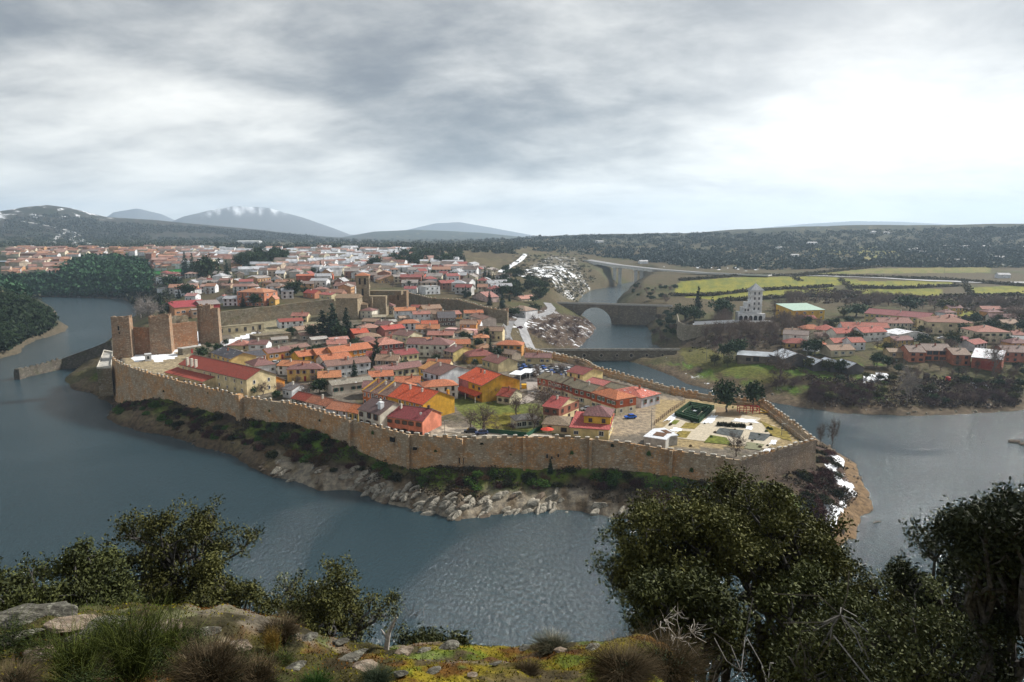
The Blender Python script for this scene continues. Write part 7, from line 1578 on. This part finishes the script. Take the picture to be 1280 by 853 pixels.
q = MB(); [q.tube((-4, y_, z_), (3.2, y_, z_), .12, .12) for y_ in (0, 2.5) for z_ in (1.3, 2.5)]; q.build('rail', M_PR, pg); q = MB(); q.face([(3.4, .4, 1.9), (3.4, 1.6, 1.9), (7, 1.6, .2), (7, .4, .2)]); q.box(3.4, 7, .3, .42, .2, .5); q.build('slide', M_PY, pg)
def fence(pts, z, label, h=1.1, mat=None, step=2.2):
    r = empty('fence', (0, 0, 0)); tag(r, label, 'fence'); P = [(*at(a, b, z), 0) for a, b in pts]
    for a, c in zip(P[:-1], P[1:]):
        L = hypot(c[0] - a[0], c[1] - a[1]); n = max(1, int(L / step)); an = atan2(c[1] - a[1], c[0] - a[0])
        for i in range(n + 1): f = i / n; x, y = a[0] + (c[0] - a[0]) * f, a[1] + (c[1] - a[1]) * f; link('post', PM.setdefault((h, mat.name), MB().box(-.07, .07, -.07, .07, -.3, h).mesh('post', mat)), r, (x, y, gz(x, y)))
        za, zc_ = gz(a[0], a[1]), gz(c[0], c[1])
        for k in (.35, .7, .97): q = MB(); q.tube((a[0], a[1], za + h * k), (c[0], c[1], zc_ + h * k), .05, .05, 4); q.build('rail', mat, r)
PM = {}
fence([(818, 531), (838, 515), (856, 503)], 13.8, 'brown timber railing between the paved yard and the formal garden', 1.5, M_BROWN)
gf = empty('mesh_fence', (0, 0, 0)); tag(gf, 'low dark green mesh fence round the pavilion garden', 'fence'); M_GF = m_flat((.02, .09, .05), .7, 'green_mesh')
for a, c in (((608, 541), (658, 546)), ((658, 546), (683, 533))):
    A_, B_ = at(*a, 14.5), at(*c, 14.5); L = hypot(B_[0] - A_[0], B_[1] - A_[1]); MB().box(0, L, -.05, .05, -.5, 1.4).build('panel', M_GF, gf, loc=(*A_, gz(*A_)), rz=atan2(B_[1] - A_[1], B_[0] - A_[0]))
pm_ = empty('parasol', (*at(684, 545, 14.5), 14.4)); tag(pm_, 'red parasol in the yard of the stepped crimson roofed house', 'parasol')
q = MB(); [q.face([(2.2 * cos(i * pi / 4), 2.2 * sin(i * pi / 4), 2.3), (2.2 * cos((i + 1) * pi / 4), 2.2 * sin((i + 1) * pi / 4), 2.3), (0, 0, 3.1)]) for i in range(8)]; q.build('canopy', m_flat((.55, .06, .03), .8, 'red_cloth'), pm_); q = MB(); q.tube((0, 0, 0), (0, 0, 3), .04, .04); q.build('pole', M_WHITE, pm_)
# lamp posts and poles
def lamp(px_, py_, h, label, wires=False):
    x, y, z = hit(px_, py_); r = empty('street_lamp', (x, y, z)); tag(r, label, 'lamp post'); q = MB(); q.tube((0, 0, 0), (0, 0, h), .12, .07); q.build('post', m_flat((.18, .18, .18), .6, 'grey_metal'), r); MB().box(-.15, 1.2, -.12, .12, h, h + .15).build('lamp_head', M_CONC, r)
for q in ((717, 396, 13, 'tall lamp mast beside the town end of the arch bridge'), (814, 540, 8, 'lamp post at the paved yard by the concrete boxes'), (660, 400, 8, 'lamp post at the roundabout'), (556, 545, 5, 'small lamp beside the salmon pink house'), (1008, 452, 8, 'pole beside the striped shed'), (883, 452, 12, 'pole by the river meadow'),
          (902, 449, 8, 'lower pole by the open shed'), (977, 545, 4, 'lamp post on the garden lawn'), (1180, 345, 16, 'far mast beside the motorway on the right')): lamp(*q)
# ------------------------------------------------------------------ cars
CARM = {}
def car_parts(col):
    if col in CARM: return CARM[col]
    mt = m_flat(col, .3, 'car_paint', .6, var=.1); prof = [(-2.1, .45), (-2.05, .85), (-1.2, .95), (1.9, .95), (2.1, .8), (2.1, .4)]
    def ext(pr, y0, y1, mi=0, b=None):
        b = b or MB(); n = len(pr)
        for i in range(n):
            p, q_ = pr[i], pr[(i + 1) % n]; b.face([(p[0], y1, p[1]), (q_[0], y1, q_[1]), (q_[0], y0, q_[1]), (p[0], y0, p[1])], mi)
        b.face([(p[0], y0, p[1]) for p in pr][::-1] if False else [(p[0], y0, p[1]) for p in pr[::-1]], mi); b.face([(p[0], y1, p[1]) for p in pr], mi); return b
    body = ext([(-2.15, .35), (-2.1, .8), (-1.15, .95), (1.95, 1.0), (2.15, .75), (2.15, .35)], -.85, .85).mesh('body', mt)
    cab = ext([(-1.15, .94), (-.45, 1.42), (1.15, 1.45), (1.8, .98)], -.74, .74).mesh('windows', M_GLASS); roof = ext([(-.5, 1.42), (-.4, 1.5), (1.1, 1.53), (1.2, 1.44)], -.72, .72).mesh('car_roof', mt)
    w = MB(); w.tube((0, -.1, 0), (0, .1, 0), .32, .32, 12); CARM[col] = (body, cab, roof, w.mesh('wheel', M_HOLE)); return CARM[col]
def car(px_, py_, ang, col, label, z=14.5, group=None, pos=None):
    x, y = pos or at(px_, py_, z); z = gz(x, y) + .05; r = empty('parked_car', (x, y, z), ang); tag(r, label, 'car', group); b, c, rf, w = car_parts(col)
    link('body', b, r); link('windows', c, r); link('car_roof', rf, r)
    for sx in (-1.3, 1.35):
        for sy in (-.78, .78): link('wheel', w, r, (sx, sy, .32))
WC = (.75, .76, .78); BC = (.02, .10, .42); DC = (.03, .035, .045); SC_ = (.38, .40, .43)
car(671, 494, -.45, WC, 'white car parked beside the curved terrace'); car(679, 495, -.45, WC, 'second white car, right beside the curved terrace'); car(788, 521, .25, (.01, .13, .62), 'bright blue car in the paved yard'); car(602, 543, .15, (.06, .10, .25), 'blue grey car beside the broad bare tree')
car(588, 541, .1, DC, 'dark car left of the blue grey car'); car(733, 512, .2, WC, 'white car between the brick house and the terrace'); car(352, 462, .3, SC_, 'silver car in the small square of the orange houses'); car(545, 452, .2, BC, 'blue car in front of the white institution', 17.5)
car(553, 449, .2, DC, 'black car in front of the white institution', 17.5); car(534, 453, .2, (.3, .3, .32), 'grey car in front of the white institution', 17.5); car(650, 401.5, .1, (.12, .02, .05), 'dark red car at the roundabout', 20); car(343, 462, .3, WC, 'white car in the small square of the orange houses')
for i in range(26):
    px_ = 648 + (i % 9) * 8 + R.uniform(-1, 1) + (i // 9) * 3; py_ = 459 + (i // 9) * 5 + (i % 9) * .35; cl = R.choice([(DC, 'dark'), (DC, 'dark'), (SC_, 'silver'), (WC, 'white'), (BC, 'blue')])
    car(px_, py_, 1.9 + R.uniform(-.1, .1), cl[0], '%s car in the car park behind the curved terrace' % cl[1], 15, 'cars in the car park')
car(1176, 425.5, .05, WC, 'white van like car behind the brick row', 15.5); car(1215, 426, .1, (.4, .1, .1), 'red car behind the brick row', 15.5)
for i in range(24):
    px_, py_ = R.uniform(280, 345), R.uniform(352, 358); x, y, z = hit(px_, py_); cl = R.choice([(DC, 'dark'), (SC_, 'silver'), (WC, 'white'), ((.3, .03, .03), 'red')]); car(0, 0, R.choice([0, 1.57]) + .1, cl[0], '%s car on the far car park left of the brick red hall' % cl[1], z, 'cars on the far car park', (x, y))
bnn = empty('wheeled_bin', (*at(655, 486, 14.8), gz(*at(655, 486, 14.8)))); tag(bnn, 'yellow recycling container by the car park', 'bin'); MB().box(-1, 1, -.7, .7, 0, 1.5).build('body', M_PY, bnn); MB().prism([(-1.05, -.75), (1.05, -.75), (1.05, .75), (-1.05, .75)], 1.5, [1.6, 1.6, 1.9, 1.9]).build('lid', M_PY, bnn)
for i, (a_, b_) in enumerate(((636, 476), (648, 473))):
    x, y = at(a_, b_, 15); r = empty('canopy_shelter', (x, y, gz(x, y)), -.35); tag(r, ('left' if i == 0 else 'right') + ' snow covered white canopy by the car park', 'canopy'); MB().box(0, 5.5, 0, 9, 2.6, 2.8).build('canopy_roof', M_SNOW, r)
    for cx2, cy2 in ((.2, .2), (5.3, .2), (.2, 8.8), (5.3, 8.8)): MB().box(cx2 - .08, cx2 + .08, cy2 - .08, cy2 + .08, 0, 2.6).build('post', M_WHITE, r)
r = empty('tank', (*at(1158, 474, 9), gz(*at(1158, 474, 9)))); tag(r, 'black cylindrical water tank in the riverside plots', 'tank'); q = MB(); q.tube((0, 0, 0), (0, 0, 2.6), 1.4, 1.4, 16); q.tube((0, 0, 2.6), (0, 0, 2.9), 1.4, .5, 16); q.build('body', M_HOLE, r)
r = empty('tank', (*at(1185, 475, 9), gz(*at(1185, 475, 9)))); tag(r, 'red cylindrical tank in the riverside plots', 'tank'); q = MB(); q.tube((0, 0, 0), (0, 0, 2.0), 1.1, 1.1, 16); q.tube((0, 0, 2.0), (0, 0, 2.3), 1.1, .4, 16); q.build('body', M_PR, r)
# ------------------------------------------------------------------ foreground: trees, bushes and rocks on the near hill
def zrow(px_, py_, D):
    b_ = (426.5 - py_) / FOC; a_ = (px_ - 640) / FOC; d = (a_, cP + b_ * sP, -sP + b_ * cP); k = D / d[1]; return d[0] * k, CAMH + d[2] * k
def oak(label, x0, x1, ytop, D, nterm, lv, seed, c0=(.010, .014, .006), c1=(.055, .060, .022), hc=.8, deep=1.0, ls=.042, ntr=2, lobes=5, low=None, shell=.35, name='holm_oak', gap=.24, bark=None):
    xa, zt1 = zrow(x0, ytop, D); xb, _ = zrow(x1, ytop, D); cx_, w = (xa + xb) / 2, (xb - xa) / 2; zg = gz(cx_, D); H = zt1 - zg; g = random.Random(seed)
    rz = min(H * .46, w * hc * 1.05); zc_ = H - rz
    L_ = [(0, 0, zc_, w * .62, w * .55 * deep, rz * .85)]
    for i in range(lobes):
        a = 2 * pi * i / lobes + g.uniform(-.3, .3); rr_ = w * g.uniform(.45, .62); L_.append((cos(a) * rr_, sin(a) * rr_ * deep, zc_ + g.uniform(-.45, .45) * rz, w * .36, w * .34, rz * .42))
    if low: L_.append((0, 0, H * .35, w * low, w * low * deep, H * .28))
    tr, lf = tree_geo(seed, L_, max(.5, H * .34), .05 + H * .022, int(nterm * 1.5), int(lv * .62), ls, gap * .42, c0, c1, shell=shell, ntrunk=ntr, twig=.006, aspect=.5, clump=w * .115)
    o = empty(name, (cx_, D, zg - .1)); tag(o, label, 'oak' if name == 'holm_oak' else 'bush'); V, (F1, F2) = tr
    link('trunk', trunk_mesh(tr, 'trunk', bark or M_OAKB), o); link('crown', quads(lf[0], lf[1], 'crown', M_LEAF, lf[2]), o); return o
M_OAKB = m_flat((.075, .072, .07), .95, 'lichened_bark', .1, var=.6, sc=14)
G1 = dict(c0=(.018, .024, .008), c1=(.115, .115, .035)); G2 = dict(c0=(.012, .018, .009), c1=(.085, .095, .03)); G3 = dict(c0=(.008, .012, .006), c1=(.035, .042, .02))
oak('spreading evergreen oak with ragged crown on the left slope', 88, 318, 618, 17, 460, 95, 101, **G1, low=.6)
oak('dense dark oak scrub at the far left edge of the slope', -60, 112, 668, 15, 380, 80, 102, **G2, low=.8, hc=1.2)
oak('broad olive green oak in the middle left, right of the ragged oak', 290, 500, 690, 18, 420, 85, 103, **G1, low=.6)
oak('second dark oak scrub at the left edge, nearer the viewer', -40, 95, 690, 12.5, 340, 85, 121, **G2, low=.8, hc=1.1)
oak('medium oak just left of the ragged oak', 50, 180, 682, 14.5, 320, 80, 122, **G2, low=.7)
oak('olive oak just right of the ragged oak', 225, 330, 690, 16, 300, 75, 123, **G1, low=.7)
oak('open oak rising behind the right hand group towards the snowy point', 955, 1085, 640, 15, 340, 80, 124, **G1, low=.6)
oak('low oak filling between the two left oaks', 190, 340, 715, 15, 300, 75, 104, **G1, low=.8)
oak('dark low oak behind the lichen shelf at left', 20, 200, 725, 13, 300, 75, 105, **G2, low=.8)
oak('small dark shrub oak at the brink left of centre', 470, 570, 778, 15, 120, 70, 106, **G2, ntr=3)
oak('small round shrub at the brink beside the pale stump', 530, 590, 790, 13, 70, 60, 107, **G2, ntr=3)
oak('large overhanging oak at the left of the right hand group', 745, 950, 612, 14, 420, 85, 111, **G1, shell=.5)
oak('large open crowned oak in the middle of the right hand group', 880, 1085, 588, 14.5, 460, 85, 112, **G1, low=.5)
oak('tall oak reaching furthest up before the garden wall', 830, 990, 588, 16, 300, 80, 113, **G1, shell=.5)
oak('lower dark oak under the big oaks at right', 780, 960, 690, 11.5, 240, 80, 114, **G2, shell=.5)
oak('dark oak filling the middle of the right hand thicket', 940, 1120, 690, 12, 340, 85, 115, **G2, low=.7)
oak('bushy oak between the big oaks and the river at right', 1040, 1205, 690, 16, 340, 80, 116, **G1, low=.8)
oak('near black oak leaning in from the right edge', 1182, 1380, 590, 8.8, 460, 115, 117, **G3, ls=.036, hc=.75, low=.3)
oak('leafy grey green oak bush in the lower right corner', 1060, 1300, 722, 10, 460, 100, 118, c0=(.016, .024, .010), c1=(.10, .11, .045), ls=.038, low=.8, hc=.9)
oak('dark oak bush at the very bottom right', 950, 1130, 780, 8.8, 260, 90, 119, **G2, ls=.034, low=.8)
oak('very dark oak behind the corner bush at right', 1120, 1290, 668, 13, 320, 85, 120, **G3, low=.8)  # darkest of the leaf colour sets

# bare grey and white dead shrubs
def dead(label, px_, py_, hpx, seed, col, nt=60, wide=.5, D=None):
    x, y, z = hit(px_, py_, True); h = hpx * sqrt(x * x + y * y + (CAMH - z) ** 2) / FOC
    if D: x, zt_1 = zrow(px_, py_ - hpx, D); y = D; z = gz(x, y); h = zt_1 - z
    tr, _ = tree_geo(seed, [(0, 0, .6, wide, wide * .6, .36)], .16, .019, nt, 0, 0, 0, None, None, shell=.2, ntrunk=3, twig=.0025)
    V, (F1, F2) = tr; m = mesh_np('branches', V, np.concatenate([F1, F2]), m_flat(col, .9, 'dead_wood', .1, var=.4, sc=20)); o = link('dead_shrub', m, None, (x, y, z), 0, h); tag(o, label, 'dead shrub')
dead('bleached white dead shrub with bare twisting branches at lower right', 848, 846, 88, 201, (.50, .46, .42), 80, .42); dead('second grey dead shrub under the big oaks', 905, 850, 90, 202, (.22, .21, .20), 90, .4)
dead('thin dead twigs standing at the brink left of centre', 515, 800, 52, 203, (.14, .11, .09), 40, .35); dead('brown dead twigs above the dry heather at right', 770, 812, 30, 204, (.20, .15, .11), 60, .7)
dead('leafless grey bush in the right hand thicket', 1010, 850, 130, 205, (.15, .145, .14), 110, .45, 9)
st = MB(); x, y, z = hit(482, 812, True)
P3 = [Vector((0, 0, -.1)), Vector((.06, 0, .28)), Vector((.10, .02, .45)), Vector((.22, .02, .72)), Vector((.30, 0, .85))]
for i in range(4): st.tube(P3[i], P3[i + 1], .075 - .015 * i, .06 - .014 * i, 8)
st.tube(P3[1], Vector((-.10, .02, .52)), .035, .015, 6); o = st.build('tree_stump', m_flat((.38, .35, .32), .95, 'bleached_wood', .1, var=.5, sc=20), None, loc=(x, y, z), sc=.52); tag(o, 'short pale twisted dead stump at the brink', 'stump')

# broom, heather, grass tufts
def stems(seed, n, h, w, c0, c1, rad=.006, bend=.25, mat=None, fan=.5, sub=3):
    n = int(n * 2.2); rad = rad * .5; g = np.random.default_rng(seed); V = []; F = []; cols = []; segs = []
    for i in range(n):
        a = g.uniform(0, 2 * pi); r = w * .25 * g.uniform(0, 1) ** .5; p = np.array([cos(a) * r, sin(a) * r, h * g.uniform(0, .35)]); out_ = np.array([cos(a), sin(a), 0]) * fan * g.uniform(.1, 1); hh = h * g.uniform(.25, .75) * (1 if g.uniform() > .2 else 1.25); q = p
        for k in range(sub):
            f = (k + 1) / sub; nx = p + np.array([0, 0, hh * f * (1 - .15 * f)]) + out_ * w * f ** 1.4 * .9 + g.normal(size=3) * h * .045; segs.append((q, nx, rad * (1 - k / sub * .6), rad * (1 - f * .75))); q = nx
    V, F = tubes(segs, 3); t_ = np.repeat(g.uniform(0, 1, n), 6 * sub)[:, None]; return V, F, np.array(c0) * (1 - t_) + np.array(c1) * t_
def tuft(name, label, cat, px_, py_, hpx, seed, n, wf, c0, c1, rad=.006, fan=.5, group=None, base=None):
    x, y, z = hit(px_, py_, True); d = sqrt(x * x + y * y + (CAMH - z) ** 2); h = hpx * d / FOC; V, F, cc = stems(seed, n, h, h * wf, c0, c1, rad, fan=fan)
    o = empty(name, (x, y, z - .03)); link('stems', mesh_np('stems', V, F, M_SCRUB, cc), o)
    if base:
        Vb, Fb, cb_ = unit_bush(seed, base[0], base[1], 2600, .03, 0, .35); link('foliage', mesh_np('foliage', Vb * np.array([h * wf * 1.15, h * wf * .9, h * .85]), Fb, M_SCRUB, cb_), o)
    tag(o, label, cat, group); return o
BG = ((.03, .042, .012), (.10, .12, .028)); HB = ((.035, .03, .018), (.14, .105, .065)); BS = ((.010, .018, .012), (.035, .05, .03))
tuft('broom_plant', 'tall green broom plant with thin upright stems at lower left', 'shrub', 165, 852, 100, 301, 190, .55, *BG, fan=.9); tuft('broom_plant', 'shorter green broom plant left of the tall one', 'shrub', 95, 850, 70, 302, 130, .8, *BG, fan=.9)
tuft('broom_plant', 'bright green broom sprig right of the tall one', 'shrub', 210, 820, 62, 303, 110, .6, *BG, fan=.7); tuft('broom_plant', 'yellow green broom in the bottom right corner under the oaks', 'shrub', 1020, 862, 50, 304, 240, .8, *BG, fan=.9); tuft('broom_plant', 'yellow broom sprig beneath the grey dead bush', 'shrub', 1075, 866, 55, 305, 200, .8, *BG, fan=.9)
tuft('heather_bush', 'domed dark heather bush with reddish dry tips at lower left', 'bush', 262, 868, 62, 311, 1500, .80, *HB, rad=.004, fan=.8, base=BS); tuft('heather_bush', 'second dry heather bush right of the domed one', 'bush', 322, 862, 40, 312, 700, .8, *HB, rad=.004, fan=.8, base=BS)
tuft('heather_bush', 'pinkish dry heather in front of the middle left oak', 'bush', 352, 800, 30, 313, 600, 1.0, *HB, rad=.005, fan=.8, base=BS); tuft('heather_bush', 'dry heather bank at the brink left of the white dead shrub', 'bush', 778, 850, 34, 314, 1500, 1.5, *HB, rad=.004, fan=.9, base=BS)
tuft('heather_bush', 'low grey heather at the brink right of centre', 'bush', 690, 814, 22, 315, 500, 1.3, (.05, .05, .035), (.16, .15, .10), rad=.004, fan=.9, base=BS); tuft('heather_bush', 'little heather clump on the orange moss', 'bush', 660, 842, 18, 316, 400, 1.4, *HB, rad=.003, fan=.9)
tuft('heather_bush', 'dark heather below the large overhanging oak', 'bush', 835, 856, 56, 317, 1000, 1.0, *HB, rad=.004, fan=.9, base=BS); tuft('heather_bush', 'brown heather at the far left bottom', 'bush', 15, 870, 34, 318, 500, 1.0, *HB, rad=.004, fan=.9, base=BS)
for i, (a_, b_, h_) in enumerate(((140, 800, 40), (60, 822, 34), (235, 808, 34), (300, 835, 34), (190, 842, 40), (12, 812, 40), (100, 868, 40), (350, 828, 22))):
    tuft('low_shrub', 'low dark green shrub on the left ledge, ' + ('behind the tall broom', 'below the rock shelf', 'behind the domed heather', 'right of the domed heather', 'between broom and heather', 'at the far left edge', 'at the bottom left', 'before the pinkish heather')[i], 'shrub', a_, b_, h_, 340 + i, 40, 1.2, *BG, rad=.004, fan=1.0, base=((.008, .014, .007), (.045, .06, .022)))
tuft('grass_tuft', 'bright green grass tuft at the bottom left of centre', 'grass', 395, 866, 30, 321, 380, .9, (.015, .04, .012), (.05, .11, .025), rad=.003, fan=.9); tuft('grass_tuft', 'yellowish dry grass tuft before the broad olive oak', 'grass', 340, 815, 34, 322, 200, .5, (.2, .13, .03), (.4, .28, .08), rad=.003, fan=.6)
tuft('grass_tuft', 'dark rosemary like tuft at the bottom between rocks', 'grass', 470, 858, 26, 323, 600, 1.0, (.02, .03, .02), (.06, .08, .05), rad=.003, fan=.9)
# ivy and caper bushes rooted in the town wall
for i, px_ in enumerate((205, 262, 338, 402, 468, 545, 602, 638, 715, 766, 812, 866)):
    (x_, y_, z_), an_ = wall_point(px_); dr_ = R.uniform(1.5, 6.5); s_ = R.uniform(.5, 1.2)
    o = link('wall_plant', BUSH['green' if i % 3 else 'dark'][i % 3], None, (x_ + sin(an_) * .5, y_ - cos(an_) * .5, z_ - dr_), an_, (s_, s_ * .5, s_ * R.uniform(.8, 1.8))); tag(o, 'small %s plant rooted in the town wall %s' % ('green' if i % 3 else 'dark', zone(px_)), 'plant', 'plants growing in the town wall')
# moss, short grass and twiglets over the ledge
g = np.random.default_rng(5); Cn = []; cc = []; PC = [((.07, .06, .008), (.27, .23, .016)), ((.07, .03, .008), (.19, .085, .015)), ((.03, .05, .01), (.11, .15, .018)), ((.03, .022, .018), (.13, .09, .07))]
xs = g.uniform(-7.5, 9, 60000); ys = g.uniform(3.4, 10.5, 60000); sel = np.abs(xs) < ys * .95; xs, ys = xs[sel], ys[sel]
mA = fbm(xs * .8, ys * .8, 4, 71) + .5 * fbm(xs * 3.1, ys * 3.1, 4, 72); mB = fbm(xs * 1.7 + 5, ys * 1.7, 4, 73) + .6 * fbm(xs * 3.1, ys * 3.1, 4, 72)
keep = (g.uniform(size=len(xs)) < sst(mA, -.45, -.05) * .9 + .1); xs, ys, mA, mB = xs[keep], ys[keep], mA[keep], mB[keep]
kind_ = np.where(mB > .22, 1, np.where(mB < -.3, 2, 0)); kind_ = np.where(g.uniform(size=len(xs)) < .10, 3, kind_)
zz_ = gzv(xs, ys); P = np.stack([xs, ys, zz_ + .008], 1)
V, F = leafquads(P, .017, g, .35, up=.45); t_ = g.uniform(0, 1, len(xs)); col = np.array([np.array(PC[k][0]) * (1 - q_) + np.array(PC[k][1]) * q_ for k, q_ in zip(kind_, t_)])
o = link('moss_cover', mesh_np('moss_cover', V, F, M_SCRUB, np.repeat(col, 4, 0))); tag(o, 'yellow, orange and green moss and short growth over the near ledge', kind='stuff')
# rocks on the ledge
M_NR = m_rock((.20, .19, .16), (.42, .42, .34), 'lichen_rock', 5.0); M_NR2 = m_rock((.32, .25, .19), (.45, .40, .33), 'bare_granite', 5.0)
NRK = [rock_mesh(40 + i, M_NR if i % 3 else M_NR2, 4, 1, .75, .5) for i in range(6)]
rk = [(610, 799, 36, 'rounded grey boulder with a dark band standing on the brink'), (575, 806, 26, 'pale boulder left of the rounded grey boulder'), (560, 812, 30, 'flat pale rock on the mossy brink'), (505, 818, 30, 'long pale rock slab at the brink'), (528, 815, 22, 'small white rock on the brink slab'), (440, 824, 42, 'pinkish bare rock in the moss'),
      (455, 836, 34, 'flat pinkish rock below the bare rock'), (425, 806, 22, 'small white rock before the olive oak'), (385, 800, 24, 'grey rock at the foot of the olive oak'), (300, 812, 34, 'grey rock behind the heather bushes'), (55, 768, 80, 'wide lichen covered rock shelf at far left'), (20, 800, 56, 'dark edged lichen rock below the shelf'),
      (95, 782, 60, 'flat layered lichen rock between the shelf and the broom'), (10, 778, 60, 'low layered lichen rock at the left frame edge'),
      (120, 790, 60, 'lichen rock right of the shelf'), (50, 824, 44, 'mossy grey rock in the lower left corner'), (185, 795, 40, 'white speckled rock behind the broom'), (80, 750, 46, 'pale rock showing among the dark left oaks'), (210, 785, 34, 'small speckled rock left of the heather'), (370, 838, 26, 'mossy low rock beside the grass tuft'),
      (740, 812, 24, 'low pale rock on the brink right of centre'), (700, 816, 20, 'little pale rock right of the grey heather'), (540, 840, 22, 'rock half buried in orange moss'), (620, 832, 16, 'pebble sized white rock in the moss'), (590, 846, 14, 'tiny white stone in the yellow moss'), (500, 846, 20, 'pink stone at the bottom of the ledge'),
      (655, 812, 18, 'tiny pale stone left of the grey heather'), (345, 792, 24, 'grey rock under the pinkish heather'), (260, 790, 30, 'grey rock behind the domed heather'), (830, 852, 60, 'mossy rock slab beneath the white dead shrub')]
for i, (px_, py_, w_, lb) in enumerate(rk):
    x, y, z = hit(px_, py_, True); d = sqrt(x * x + y * y + (CAMH - z) ** 2); s_ = w_ * d / FOC / 2 * 1.05
    o = link('rock', NRK[i % 6], None, (x, y, z + .02), 0, (s_, s_ * .9, s_ * (.62 if i not in (10, 11, 12) else .5))); o.rotation_euler = (R.uniform(-.2, .2), R.uniform(-.15, .15), R.uniform(0, 1)); tag(o, lb, 'rock')
